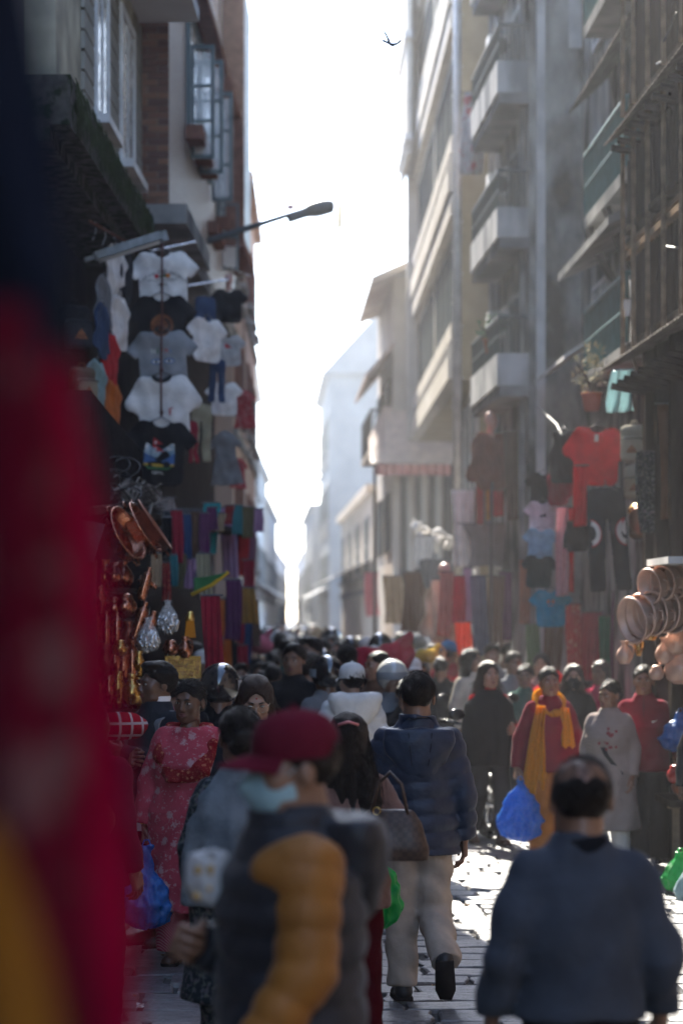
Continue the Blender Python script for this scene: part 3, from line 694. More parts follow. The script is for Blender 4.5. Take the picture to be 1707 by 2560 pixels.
# --- left: cream house with grooved wall panels
LA = Bld('cream plastered house with grooved panels, white window frames and mossy ledge', (-1.716, 18.5), (-1.45, 24.96), True)
LA.box('wall', 0, 6.46, -2.5, 0, 6.1, 19, CREAM); LA.box('lower_wall', 0, 6.46, -2.5, -.55, 0, 5.62, DARKV)  # unseen upper wall raised to keep sun off the near street
LA.box('ledge', -.2, 6.46, -2.4, .14, 5.72, 6.1, MOSS); LA.box('soffit', -.2, 6.46, -2.4, -.02, 5.6, 5.72, MOSS)
LA.box('roof_slab', 2.3, 6.44, .002, .62, 8.12, 8.24, PALEW)
for a, b in ((1.55, 2.25), (3.42, 4.25), (5.75, 6.4)):
    for k in range(11): LA.box('plank', a, b, .003, .035, 6.2 + k * .17, 6.2 + k * .17 + .145, PANEL)
for a, b in ((2.35, 3.35), (4.4, 5.65)):
    LA.window(a, b, 6.32, 7.82, .002, WHITEP, GLASSB, 2, 1, .08, .045); LA.box('sill', a - .08, b + .08, .002, .16, 6.24, 6.318, WHITEP)
g = Geo()                                            # moss and weeds hanging over the ledge
for _ in range(420):
    u = rr.uniform(0, 6.3); L_ = rr.uniform(.05, .2) * (1.5 if rr.random() < .2 else 1); z = rr.uniform(5.85, 6.13); v = .145
    g.add([(u, -v, z), (u + .03, -v - .01, z), (u + rr.uniform(-.02, .05), -v - .03 - rr.uniform(0, .03), z - L_)], np.array([(0, 1, 2)]))
g.build('moss', M('moss_tuft', (.025, .035, .012), .9, var=.5), LA.root, kind='stuff')

# --- left: brick house with dark window bays
LB = Bld('brick house with corner of bare bricks and dark wooden window bays', (-1.145, 25), (-.675, 36.5), True)
LB.box('wall', .02, 3.0, -2.6, 0, 6.25, 17.5, BRICKW); LB.box('wall', 3.002, 7.6, -2.6, 0, 6.25, 10.0, BRICKW); LB.box('wall', 7.602, 11.4, -2.6, 0, 6.25, 11.1, BRICKW); LB.box('lower_wall', .02, 11.4, -2.6, -.3, 0, 6.0, WOODD)  # unseen wall tops stepped to shape the sun patch on the street
LB.box('ledge', -.25, 3.2, -.4, .2, 6.02, 6.22, CONC); LB.box('band', 3.25, 11.4, -.3, .06, 6.0, 6.22, CONC)
bm_ = Geo(); bm_.box((-.5, -.5, -.5), (.5, .5, .5)); BRK = bm_.mesh('brick', BRICKM[0], False)
z = 6.29; row = 0
while z < 8.45:
    v = -.335; first = True
    while v < -.005:
        w = .115 if (row % 2 and first) else .22; w = min(w, -v); first = False
        if w > .04:
            o = put('brick', BRK, LB.root, LB.q(-.002 + rr.uniform(-.004, .004), v + w / 2, z), (0, 0, 0), scale=(.05, w - .012, .056)); omat(o, BRICKM[rr.randrange(4)])
        v += w
    z += .068; row += 1
LB.box('mortar_bed', .0, .018, -.345, -.004, 6.23, 8.46, MORTAR)
for u0, u1, z0, z1 in ((2.2, 5.8, 7.5, 8.9), (7.2, 8.4, 7.3, 8.9)):
    LB.window(u0, u1, z0, z1, .002, TEAL, GLASSB, 3 if u1 - u0 > 2 else 2, 3, .07, .05)
    LB.box('sill', u0 - .15, u1 - 1.2, .003, .2, z0 - .16, z0 - .003, RUST); LB.box('lintel', u0 - .2, u1 + .2, .003, .24, z1 + .003, z1 + .1, RUST)
LB.box('sill', 5.6, 7.1, .003, .13, 6.85, 7.0, RUST)
SEEGL = clear_wrap('casement_glass')
for u0, z0, z1, w_ in ((2.5, 7.2, 8.5, .30), (3.7, 7.25, 8.6, .32), (5.9, 7.3, 8.7, .3)):       # casements swung open
    g = Geo()
    for a in ((.03, .07, z0, z1), (w_ - .04, w_, z0, z1), (.0705, w_ - .0405, z0, z0 + .05), (.0705, w_ - .0405, z1 - .05, z1)):
        y_ = sorted((-a[0], -a[1])); g.box((u0, y_[0], a[2]), (u0 + .04, y_[1], a[3]))
    cs = g.build('casement', TEAL, LB.root)
    for k in range(3):
        za = z0 + .05 + (z1 - z0 - .1) * k / 3; zb = z0 + .05 + (z1 - z0 - .1) * (k + 1) / 3 - .035
        g = Geo(); g.box((u0 + .015, -w_ + .0405, za), (u0 + .022, -.0705, zb)); g.build('pane', SEEGL, cs)
        if k < 2: g = Geo(); g.box((u0 + .005, -w_ + .0405, zb), (u0 + .035, -.0705, zb + .034)); g.build('glazing_bar', TEAL, cs)
LB.box('bay', 8.6, 11.3, .002, .24, 7.25, 11.0, TEAL); LB.box('bay_trim', 8.5, 8.598, .002, .3, 7.2, 11.0, RUST); LB.box('bay_base', 8.5, 11.35, .002, .3, 7.12, 7.248, RUST)

# --- left, further: pale brown houses
def plain(label, A, B, left, H, mat, rows, cols, fm=TEAL, z0=2.9, dz=2.3, wh=1.25, depth=5, awn=None):
    b = Bld(label, A, B, left); b.box('wall', 0, b.L, -depth, 0, 0, H, mat); b.box('cornice', -.06, b.L + .06, -depth, .14, H - .02, H + .16, mat)
    for i in range(rows):
        zz = z0 + i * dz
        if zz + wh > H - .2: break
        b.box('floor_band', 0, b.L, .002, .07, zz - .42, zz - .3, CONC)
        for j in range(cols):
            u = b.L * (j + .25) / cols; w = b.L * .5 / cols
            b.window(u, u + w, zz, zz + wh, .002, fm, GLASSD, 2, 2, .06, .04); b.box('sill', u - .05, u + w + .05, .002, .12, zz - .09, zz - .003, CONC)
    if awn: b.slope('awning', .2, b.L - .2, .01, awn[0], awn[1], awn[0] - .35, awn[2], .03)
    return b
plain('pale brown plastered house behind the street lamp', (-.72, 37.2), (-.64, 41.4), True, 12, FAR[0], 4, 2, RUST)
LC2 = plain('brown house with yellow flowered plants on its roof edge', (-.6, 41.9), (-.5, 49), True, 9.55, FAR[0], 3, 3, RUST)
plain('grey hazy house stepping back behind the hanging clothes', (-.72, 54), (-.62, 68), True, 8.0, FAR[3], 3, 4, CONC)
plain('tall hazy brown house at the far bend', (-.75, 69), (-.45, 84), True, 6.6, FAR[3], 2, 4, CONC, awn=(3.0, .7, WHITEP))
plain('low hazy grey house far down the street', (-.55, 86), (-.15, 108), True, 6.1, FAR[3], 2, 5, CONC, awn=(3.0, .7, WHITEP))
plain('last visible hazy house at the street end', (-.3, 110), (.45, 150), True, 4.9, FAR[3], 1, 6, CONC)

# --- right: old dark timber house
RA = Bld('old dark timber house with lattice balconies and tin awnings', (3.02, 16.5), (2.955, 20.4), False, cat='building')
RA.box('wall', 0, 3.9, -2, -.25, 0, 13, WOODD)
for z0, zt in ((6.25, 7.2), (4.28, 5.0), (8.35, 9.2)):
    la = RA.box('lattice_backing', .0, 3.9, -.06, -.03, z0, zt, DARKV)
    n = 30
    for i in range(n):
        g = Geo(); u = i * 3.9 / n; g.tube([RA.q(u + .02, -.015, z0), RA.q(u + .13, -.015, zt)], .013, 4); g.build('slat', WOODD, la)
        g = Geo(); g.tube([RA.q(u + .13, .0, z0), RA.q(u + .02, .0, zt)], .013, 4); g.build('slat', WOODD, la)
    RA.box('rail', -.02, 3.92, -.05, .06, zt, zt + .055, WOODL); RA.box('rail', -.02, 3.92, -.05, .05, zt + .09, zt + .13, WOODL); RA.box('rail', -.02, 3.92, -.05, .05, z0 - .06, z0, WOODD)
for u in (.4, 1.15, 1.9, 2.62, 3.3, 3.86):
    for z0, z1 in ((6.2, 11), (4.2, 6.0)):
        g = Geo(); g.tube([RA.q(u, .075, z0), RA.q(u, .075, z1)], .022, 6); g.build('post', WOODL, RA.root)
    RA.box('pillar', u - .09, u + .05, -.24, -.1, 0, 13, WOODD)
for u0, u1 in ((.2, 1.1), (1.2, 1.85), (2.0, 2.6), (2.7, 3.3)):
    RA.window(u0, u1, 5.12, 5.85, -.22, WOODD, GLASSD, 2, 2, .05, .08); RA.window(u0, u1, 7.4, 8.2, -.22, WOODD, GLASSD, 2, 2, .05, .08)
for u0, u1 in ((.0, .38), (.44, 1.13), (1.19, 1.88), (1.94, 2.6), (2.66, 3.28), (3.34, 3.84)):        # carved screens between the posts
    for z0, z1 in ((5.2, 5.88), (7.35, 8.2)):
        fr = RA.box('carved_screen', u0, u1, -.02, .02, z0, z1, WOODD)
        for k in range(5): RA.box('carved_bar', u0 + (u1 - u0) * (k + .3) / 5, u0 + (u1 - u0) * (k + .6) / 5, .021, .045, z0 + .06, z1 - .06, WOODD, fr)
        RA.box('carved_sill', u0, u1, .021, .07, z0 - .0, z0 + .05, WOODD, fr)
RA.slope('tin_awning', -.1, 3.95, -.25, 6.3, .22, 5.98, TIN, .012, .006); RA.slope('tin_awning', -.1, 3.95, -.25, 4.3, .28, 4.06, TIN, .012, .006)
for u in np.linspace(.1, 3.8, 12):
    for z0 in (6.2, 4.2): g = Geo(); g.tube([RA.q(u, -.25, z0 - .35), RA.q(u, .18, z0 - .27)], .03, 5); g.build('bracket', WOODD, RA.root)

# --- right: recessed house with green balconies
RB = Bld('weathered house with teal iron balcony railings beside the timber house', (3.42, 20.6), (3.38, 27.1), False)
RB.box('wall', 0, 6.5, -2, 0, 0, 13, CONCD)
for zf in (5.98, 4.42, 7.9):
    RB.box('balcony_floor', .8, 3.6, .002, .36, zf - .12, zf, CONC); RB.railing(.8, 3.6, .35, zf, .62, TEALP, 22, [3.6, .8])
    RB.window(1.2, 2.4, zf + .15, zf + 1.15, .002, WOODD, GLASSD, 2, 2); RB.window(4.2, 5.4, zf + .15, zf + 1.1, .002, WHITEP, GLASSB, 2, 2)
RB.slope('eave', .3, 4.4, .002, 7.6, .42, 7.2, TIN, .03); RB.slope('eave', .9, 4.6, .002, 5.78, .5, 5.56, CONC, .08); RB.slope('white_awning', 3.7, 6.3, .002, 5.0, .55, 4.62, WHITEP, .04)
for u in (1., 2.2, 3.4): g = Geo(); g.tube([RB.q(u, .01, 5.2), RB.q(u, .2, 5.5), RB.q(u, .34, 5.85)], .05, 6); g.build('bracket', WOODD, RB.root)

# --- right: concrete block with stained side wall and white parapet balconies
RC = Bld('stained concrete block with white parapet balconies and side column', (2.80, 27.25), (2.70, 31.2), False)
RC.box('wall', 0, 3.95, -1.2, 0, 0, 14, CONCD); RC.box('column', -.06, -.003, -.18, -.08, 0, 14, WHITEP)
RC.box('side_frame', -.03, -.002, -.95, -.45, 8.4, 9.6, WHITEP)
for zf, hp in ((7.9, .36), (6.27, .34), (4.6, .36), (9.6, .36)):
    RC.box('balcony_slab', .0, 2.9, .002, .33, zf - .12, zf, CONC); RC.box('parapet', -.004, 2.9, .31, .36, zf, zf + hp, PARA); RC.box('parapet_end', -.008, .05, .003, .308, zf + .0, zf + hp, PARA)
    RC.railing(.02, 2.9, .33, zf + hp, .42, TEAL, 16, [.06]); RC.window(.5, 1.5, zf + .05, zf + 1.15, .003, TEAL, GLASSD, 2, 1); RC.window(1.9, 3.0, zf + .05, zf + 1.15, .003, WHITEP, GLASSD, 2, 1)

for u in (.25, 3.4): g = Geo(); g.tube([RC.q(u, .04, 0), RC.q(u, .04, 13.8)], .035, 8); g.build('downpipe', CONC, RC.root)
for zz in (5.35, 7.0, 8.65):
    g = Geo(); y_ = .02; g.box((1.55, .02, zz), (1.85, .28, zz + .28)); ac = g.build('air_conditioner', WHITEP, RC.root); g = Geo(); g.lathe([(.001, 0), (.1, .0), (.11, .006)], 16, 0, Matrix.Translation((1.546, .15, zz + .14)) @ Euler((0, R(-90), 0)).to_matrix().to_4x4()); g.build('fan_grille', DARKV, ac)
# --- right: cream clad building with projecting upper floors
RD = Bld('sunlit cream building with projecting upper floors and window strips', (2.36, 31.6), (2.46, 43), False)
RD.box('upper_wall', .02, 11.4, -2.0, 0, 5.1, 14, TANP); RD.box('ground_floor', 0, 4.6, -2, -.25, 0, 5.1, TANP)
for k in range(9): RD.box('shutter_strip', .15 + k * .5, .45 + k * .5, -.248, -.2, 1.2, 4.9, (WHITEP, TEAL)[k % 2])
for zf in (5.1, 7.55, 10.0, 12.4):
    RD.box('fascia', -.02, 11.42, .002, .17, zf, zf + .3, CREAMB); RD.box('fascia', -.02, 11.42, .002, .13, zf + .52, zf + .74, CREAMB)
    for k in range(24): RD.box('fin', .1 + k * .475, .14 + k * .475, .003, .15, zf + .3, zf + .52, CREAMB)
    RD.window(.3, 5.4, zf + .78, zf + 2.1, .002, CREAMB, GLASSD, 4, 1, .1, .03); RD.window(5.8, 10.9, zf + .78, zf + 2.1, .002, CREAMB, GLASSD, 4, 1, .1, .03)
    RD.box('head_band', -.02, 11.42, .002, .14, zf + 2.14, zf + 2.4, CREAMB)
RD.box('bay', 8.6, 11.5, .25, .33, 9.7, 13.9, CREAMB)
for zf in (9.9, 11.6, 13): RD.box('bay_band', 8.5, 11.6, .24, .38, zf, zf + .12, WHITEP)
RD.box('corner_post', 11.0, 11.3, .002, .22, 5.1, 14, CREAMB)

# --- right: timber house with eaves and fringed awning
RE = Bld('timber house with deep eaves and a striped awning with red fringe', (2.06, 44.2), (2.02, 50.2), False)
RE.box('wall', 0, 6, -3, 0, 0, 8.2, FAR[1])
RE.slope('eave', -.8, 5.6, -3, 9.6, .42, 8.1, FAR[1], .12); RE.slope('eave', -.3, 5, -.02, 7.0, .5, 6.4, FAR[0], .1); RE.box('balcony', .3, 4.5, .002, .4, 5.0, 5.1, FAR[1]); RE.railing(.3, 4.5, .38, 5.1, .7, WOODD, 14, [.3])
g = Geo(); g.box((-.05, -.95, 5.4), (-.003, -.35, 6.5)); w_ = g.build('window', WOODD, RE.root); g = Geo(); g.box((-.06, -.9, 5.45), (-.051, -.67, 6.45)); g.build('pane', GLASSD, w_); g = Geo(); g.box((-.06, -.63, 5.45), (-.051, -.4, 6.45)); g.build('pane', GLASSD, w_)
for j in range(2): RE.window(.6 + j * 3, 2.4 + j * 3, 5.2, 6.4, .002, WOODD, GLASSD, 2, 2); RE.window(.6 + j * 3, 2.4 + j * 3, 3.2, 4.3, .002, WOODD, GLASSD, 2, 2)
for j in range(5): g = Geo(); g.box((-.06, -1.3 + j * .26 * 1, 2.6), (-.004, -1.18 + j * .26, 4.7)); g.build('plank', WOODD, RE.root)
# the awning of that house, a frame of its own out over the street
aw = thing('shop_awning', 'pale tin awning with red fringed valance over timber shop', 'awning', (2.3, 43.4, 4.75))
g = Geo(); g.sheet(40, 3, lambda u, v: (-.68 + 1.5 * u, .9 * v, 1.1 * v * (1 - .55 * (u < .18) * (1 - u / .18)) + .008 * np.sin(u * 130)), -.02); g.build('roof_sheet', M('awning_sheet', (.42, .33, .28), .6, var=.15), aw)
g = Geo(); g.sheet(60, 3, lambda u, v: (-.62 + 1.42 * u, .02 + .02 * np.sin(u * 60), -.02 - v * (.2 + .02 * np.sin(u * 150))), .01); g.build('valance', cloth('valance_red', (.32, .06, .06), pat='stripe', col2=(.5, .35, .32), psc=3), aw)
for x in (-.6, .78): g = Geo(); g.tube([(x, .05, -.02), (x, .05, -4.74)], .03, 6); g.build('post', WOODD, aw)
# --- right, far: hazy houses
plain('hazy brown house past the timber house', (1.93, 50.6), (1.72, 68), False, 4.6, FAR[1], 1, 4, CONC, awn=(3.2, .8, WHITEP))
RG = plain('tall hazy white house with gabled roof far down the street', (1.62, 80), (1.52, 92), False, 9.9, FARG, 3, 4, TEAL, awn=(3.0, .7, WHITEP))
g = Geo(); g.prism([(-.1, 10.06), (12.1, 10.06), (12.1, 10.3), (6, 12.4), (-.1, 10.3)], -4.9, .1); 
gr = Geo(); y0, y1 = -3.6, .25
V = [(-.2, y1, 10.0), (-.2, (y0 + y1) / 2, 12.1), (-.2, y0, 10.0), (12.2, y1, 10.0), (12.2, (y0 + y1) / 2, 12.1), (12.2, y0, 10.0)]
gr.add(V, [np.array([(0, 2, 1), (3, 4, 5)]), np.array([(0, 1, 4, 3), (1, 2, 5, 4), (0, 3, 5, 2)])]); gr.build('roof', FARG, RG.root)
plain('grey hazy house with flat cornice beyond the white one', (1.25, 94), (1.1, 112), False, 6.2, FARG, 2, 5, TEAL)
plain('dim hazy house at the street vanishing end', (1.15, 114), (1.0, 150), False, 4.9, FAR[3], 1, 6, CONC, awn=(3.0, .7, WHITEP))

# --- pole with string lights
pl = thing('utility_pole', 'tall pale metal pole wound with string lights by cream building', 'pole', (2.27, 31.0, 0))
g = Geo(); g.tube([(0, 0, 0), (0, 0, 14)], [.06, .05], 12); g.build('shaft', M('pole_metal', (.5, .48, .45), .4, metal=.3, var=.2), pl, True)
for k in range(120):
    g = Geo(); a = k * .9; g.ball((math.cos(a) * .062, math.sin(a) * .062, 2.4 + k * .095), .013, 0, 6, 4); g.build('bulb', WHITEP, pl, True)
# ------------------------------------------------------------------ things people carry
def plastic_bag(label, hand, mat, w=.16, hgt=.30, drop=.12, seed=1, cat='bag', name='plastic_bag', yaw=0):
    """carrier bag hanging from a hand at point hand: full belly, gathered neck, two handles"""
    f = Field((-w - .08, -w - .06, -drop - hgt - .06), (w + .08, w + .06, .03), .0075)
    zb = -drop - hgt
    f.loft([(zb, w * .35, w * .3), (zb + .04, w * .8, w * .62), (zb + hgt * .4, w, w * .8), (zb + hgt * .75, w * .75, w * .55), (-drop, w * .32, w * .2), (-drop * .45, w * .15, w * .1), (-.02, .03, .018)], 0, fold=(13, .008), cutlo=True, cuthi=True)
    f.bumpy(.008, 30, seed); f.bumpy(.0025, 52, seed + 1)
    o = thing(name, label, cat, hand, R(yaw)); g = Geo(); g.add(*f.surf()); g.build('bag_body', mat, o, True)
    for s in (-1, 1):
        g = Geo(); g.tube([(s * .012, 0, -drop * .6), (s * .028, s * .01, -.03), (s * .012, s * .012, .012), (-s * .012, s * .012, .012), (-s * .028, s * .01, -.03), (-s * .012, 0, -drop * .6)], .007, 6, flat=.5); g.build('handle', mat, o, True)
    return o
def hood_part(root, mat, c=(0, .125, 1.335), r=(.185, .075, .135), top=1.42, h=.0125):
    f = Field((-.27, -.12, 1.08), (.27, .32, 1.56), h); w, t, dn = r; y = c[1]
    f.loft([(top - .30, w * .15, t * .3, 0, y * .9), (top - .24, w * .5, t * .7, 0, y), (top - .14, w * .88, t * .95, 0, y), (top - .06, w * 1.02, t, 0, y), (top - .012, w * 1.0, t * .9, 0, y * .95), (top, w * .94, t * .75, 0, y * .9)], 0, cuthi=True)
    f.loft([(1.34, .12, .10, 0, .03), (1.42, .105, .10, 0, .03), (1.49, .096, .094, 0, .025)], .03, cuthi=True, cutlo=False); f.loft([(1.38, .075, .075, 0, .01), (1.54, .085, .085, 0, .005)], .006, sub=True, cutlo=False)
    f.ell((0, y * .8, top + .02), (w * .8, t * .45, .035), .012, sub=True); f.bumpy(.003, 26, 5); g = Geo(); g.add(*f.surf()); return g.build('hood', mat, root, True)
def scarf_loop(root, mat, z=1.40, r=(.105, .10), th=.032, cy_=.0, n=40, tilt=.05):
    pts = []; rad = []
    for i in range(n + 1):
        a = 2 * math.pi * i / n; pts.append((math.sin(a) * r[0], cy_ - math.cos(a) * r[1], z - tilt * math.cos(a) + .006 * math.sin(7 * a))); rad.append(th * (1 + .18 * math.sin(5 * a)))
    g = Geo(); g.tube(pts, rad, 12); return g.build('scarf_loop', mat, root, True)
def strip(root, name, mat, path, w, fold=.01, nf=3, n=30, th=.006):
    """hanging length of cloth along a path of (x,y,z), width w, with lengthwise folds"""
    p = np.array(path, float); t = np.linspace(0, 1, len(p))
    ww = w if hasattr(w, '__len__') else [w] * len(p)
    g = Geo(); g.sheet(17, n, lambda u, v: (np.interp(v, t, p[:, 0]) + (u - .5) * np.interp(v, t, ww), np.interp(v, t, p[:, 1]) + fold * np.sin(u * nf * 6.28 + 3 * v), np.interp(v, t, p[:, 2]) + .012 * np.sin(u * nf * 6.28 + 1) * (v > .97)), th)
    return g.build(name, mat, root, True)
def cap_on(root, hm, mat, brim=True, mat2=None):
    g = Geo(); cap_geo(g); c = on_head(root, hm, g, 'cap', mat)
    if brim: g = Geo(); brim_geo(g); g.V = [xf(np.asarray(v), hm) for v in g.V]; g.build('brim', mat2 or mat, c, True)
    return c
def helmet_on(root, hm, mat, visor=None):
    f = Field((-.17, -.17, -.15), (.17, .19, .2), .013); f.ell((0, .012, .035), (.125, .145, .13), 0); f.half((0, .5, .86), -.055)
    f.ell((0, -.15, -.02), (.09, .09, .06), .02, sub=True); g = Geo(); g.add(*f.surf()); c = on_head(root, hm, g, 'helmet', mat)
    if visor: g = Geo(); g.lathe([(.128, .0), (.134, .03), (.132, .06)], 20, 0, Matrix.Translation((0, -.005, 0))); g.V = [xf(np.asarray(v), hm) for v in g.V]; g.build('visor_band', visor, c, True)
def mask_on(root, hm, mat):
    f = Field((-.1, -.14, -.15), (.1, .05, .04), .007); f.ell((0, -.032, -.05), (.072, .086, .078), 0); f.cap((0, -.09, .0), (0, -.118, -.035), .012, .018, .02); f.half((0, -1, -.15), .02); f.half((0, .3, -1), -.028)
    x, y, z = np.meshgrid(*f.ax, indexing='ij', sparse=True); f.f = f.f + (.0015 * np.sin(z * 330)).astype(np.float32)
    g = Geo(); g.add(*f.surf()); o = on_head(root, hm, g, 'face_mask', mat)
    g = Geo()
    for s in (-1, 1): g.tube([(s * .062, -.06, -.03), (s * .078, -.01, .01), (s * .084, .02, .01)], .002, 4)
    g.V = [xf(np.asarray(v), hm) for v in g.V]; g.build('ear_loop', mat, o, True)

BLACKC = cloth('black_cloth', (.013, .014, .017)); DARKC = cloth('charcoal_cloth', (.025, .028, .034)); NAVY = cloth('navy_quilt', (.010, .022, .050), rough=.5, spec=.45, sheen=.15)
CHINO = cloth('beige_chino', (.40, .335, .275)); SLATE = cloth('slate_fleece', (.055, .064, .082), sheen=.12); MUST = cloth('mustard_quilt', (.28, .11, .015), rough=.6, spec=.4, sheen=.15); GREYQ = cloth('dark_grey_quilt', (.016, .018, .024), rough=.6, spec=.4, sheen=.15)
MAROON = cloth('maroon_fleece', (.16, .012, .026), sheen=.1); MAROONC = cloth('maroon_cap', (.11, .012, .024), bump=.2); REDC = cloth('bright_red_cloth', (.42, .015, .02)); PINKF = cloth('pink_floral_cotton', (.40, .060, .085), pat='floral', col2=(.44, .25, .25), psc=1.25)
PINKP = cloth('pink_print_trousers', (.34, .05, .085), pat='weave', col2=(.5, .24, .26), psc=3); REDP = cloth('red_print_shawl', (.20, .012, .018), pat='floral', col2=(.38, .13, .08), psc=3.5)
WHITEQ = cloth('white_quilt', (.74, .72, .69), rough=.6, sheen=.2); WHITEC = cloth('white_cotton', (.68, .66, .64)); CREAMC = cloth('cream_wool', (.50, .44, .36), sheen=.1)
GREYW = cloth('grey_woven_kurta', (.24, .20, .19), pat='weave', col2=(.33, .28, .26), psc=2.2); GREYS = cloth('grey_gauze_shawl', (.13, .155, .175), pat='mottle', col2=(.20, .23, .25), psc=9); DKPRINT = cloth('dark_speckled_cotton', (.02, .028, .033), pat='multi', col2=(.10, .12, .12), psc=2)
MAUVE = cloth('mauve_cardigan', (.17, .105, .09), sheen=.15); GREENC = cloth('dull_green_cloth', (.05, .11, .09)); BLUEJ = cloth('blue_cotton', (.02, .05, .13)); TEALC = cloth('teal_cloth', (.03, .15, .17)); OLIVE = cloth('olive_cloth', (.10, .095, .05)); ORANGEC = cloth('orange_cloth', (.45, .12, .02)); PURP = cloth('purple_cloth', (.10, .03, .09)); GREYC = cloth('grey_cloth', (.16, .165, .175)); PINKC = cloth('pink_cloth', (.42, .12, .16)); BROWNC = cloth('brown_cloth', (.10, .055, .035)); TANC = cloth('tan_cloth', (.30, .22, .14))
MUSTS = thin('mustard_gauze_scarf', (.62, .26, .02), .4, .8, 60, .2); ORNGT = cloth('orange_salwar', (.36, .13, .03))
BLUEBAG = thin('blue_polythene', (.02, .17, .55), .45, .3, 16, .8); GREENBAG = thin('green_polythene', (.01, .42, .09), .45, .35, 16, .6); WHITEBAG = thin('white_polythene', (.65, .66, .67), .35, .25, 16, .8)
GOLDM = M('gold', (.75, .5, .15), .3, metal=1, var=.1); LEATHER = M('brown_leather', (.045, .025, .018), .5, var=.3, pat='check', col2=(.075, .045, .03), psc=1.2); MASKM = cloth('surgical_mask', (.28, .42, .45), bump=.1)

# ------------------------------------------------------------------ people in focus and close by
def at(px, d): return (PX(px, d), d)
r_, hm = person('man seen from behind in navy quilted jacket and beige trousers, mid step', at(1043, 12.6), 1.70, 181, 'm', 'mid', 'short',
    arms={'L': ((.235, .0, 1.09), (.17, -.22, 1.0)), 'R': ((-.232, .03, 1.08), (-.245, -.01, .845))}, legs={'L': ((.085, -.03, .49), (.075, -.02, .085)), 'R': ((-.085, .0, .47), (-.125, .25, .235))}, feet={'L': (0, 4), 'R': (58, -8)},
    top=dict(kind='quilted_jacket', mat=NAVY, fit=.045, hem=.765, ring=(.088, .016), sleeve=.044, collar=.03, fold=(40, .003)), bottom=dict(mat=CHINO, r=(.105, .088, .078), fold=(38, .011), len=1.03), h=.0105)
hood_part(r_, NAVY, h=.0105)
g = Geo()
for x in (-.06, .06): g.tube([(x, .187, 1.40), (x * .9, .196, 1.33), (x * .7, .185, 1.23)], .003, 4)
g.build('hood_seam', BLACKC, r_)
# man in maroon cap crossing close to the camera
arC = {'L': ((.225, -.01, 1.10), (.235, -.17, .86)), 'R': ((-.20, -.08, 1.08), (-.08, -.22, 1.13))}
r_, hm = person('man in maroon cap, face mask and quilted jacket with mustard sleeves', at(726, 6.2), 1.735, -78, 'm', 'mid', 'short', head=(4, 4, 0), arms=arC,
    top=dict(kind='quilted_vest', mat=GREYQ, fit=.062, hem=.70, ring=(.085, .018), collar=.05, fat=1.02, sleeve=.0, slen=.02), bottom=dict(mat=BLACKC), hands=('relaxed', 'hold'), thumbs={'R': (.3, 0, 1)}, h=.012, hw=1.05)
f = Field((-.4, -.5, .7), (.4, .3, 1.5), .012); arm_chain(f, {'L': arC['L']}, .088, .074, .056, .03, ring=(.078, .014), shx=.168); f.ell((.15, -.02, 1.335), (.085, .115, .075), .03);
g = Geo(); g.add(*f.surf()); g.build('sleeve', MUST, r_, True)
f = Field((-.4, -.5, .7), (.4, .3, 1.5), .014); arm_chain(f, {'R': arC['R']}, .088, .074, .056, .03, ring=(.085, .012), shx=.168); g = Geo(); g.add(*f.surf()); g.build('sleeve', GREYQ, r_, True)
hood_part(r_, GREYQ, c=(0, .15, 1.35), r=(.175, .10, .13), top=1.46, h=.014); cap_on(r_, hm, MAROONC); mask_on(r_, hm, MASKM)
# balding man from behind
r_, hm = person('balding man seen from behind in slate blue fleece, close to the camera', at(1450, 7.0), 1.585, 184, 'm', 'mid', 'fringe', top=dict(kind='fleece_jacket', mat=SLATE, fit=.036, hem=.90, fat=1.0, sleeve=.05, collar=.0, wr=.0065, wrf=12, fold=(26, .010)),
    arms={'L': ((.245, .03, 1.08), (.27, -.08, .86)), 'R': ((-.245, .03, 1.08), (-.265, -.08, .86))}, bottom=dict(mat=BLACKC), h=.012, hw=1.1)
g = Geo(); g.lathe([(.085, 1.415), (.084, 1.455), (.072, 1.47), (.066, 1.44)], 24, 0, Matrix.Translation((0, .02, 0))); g.build('collar', BLACKC, r_, True)
# woman in pink floral kurta
r_, hm = person('woman in pink floral kurta and red printed shawl holding a blue bag', at(474, 13.9), 1.625, -8, 'f', 'dark', 'bun', head=(-16, 6, 2), arms={'R': ((-.245, .03, 1.09), (-.27, .0, .82)), 'L': ((.225, .03, 1.10), (.22, -.08, .87))},
    top=dict(kind='kurta', mat=PINKF, fit=.045, hem=.33, flare=.07, neck=1.46, drape=(7, .012), fat=1.1, sleeve=.05, cuff=.95, slen=.93), bottom=dict(mat=PINKP, r=(.11, .105, .10)), shoes=SHOEB, hands=('relaxed', 'fist'), h=.0105)
f = Field((-.28, -.26, 1.1), (.28, .22, 1.5), .011)
f.cap((-.12, .03, 1.40), (-.155, -.08, 1.26), .045, .05); f.cap((-.155, -.08, 1.26), (-.05, -.165, 1.10), .05, .055, .03); f.cap((-.05, -.165, 1.12), (.10, -.155, 1.18), .055, .05, .03); f.cap((.10, -.155, 1.18), (.15, -.06, 1.31), .05, .045, .03); f.cap((.15, -.06, 1.31), (.10, .06, 1.41), .045, .04, .03); f.cap((.10, .06, 1.41), (-.10, .06, 1.41), .04, .045, .03); f.bumpy(.007, 42, 2)
g = Geo(); g.add(*f.surf()); g.build('shawl', REDP, r_, True)
g = Geo(); pts = [(math.sin(a) * .062, -.03 - .055 * (1 - abs(math.sin(a / 2))) - .02, 1.43 - .16 * max(0, math.cos(a / 2)) ** 2) for a in np.linspace(-3.0, 3.0, 25)]; g.tube(pts, .004, 5); g.build('bead_necklace', REDC, r_, True)
for k in range(3): g = Geo(); g.lathe([(.033, -.006), (.036, 0), (.033, .006)], 16, 0, Matrix.Translation((-.268, .0, .845 + k * .016))); g.build('bangle', GOLDM, r_, True)
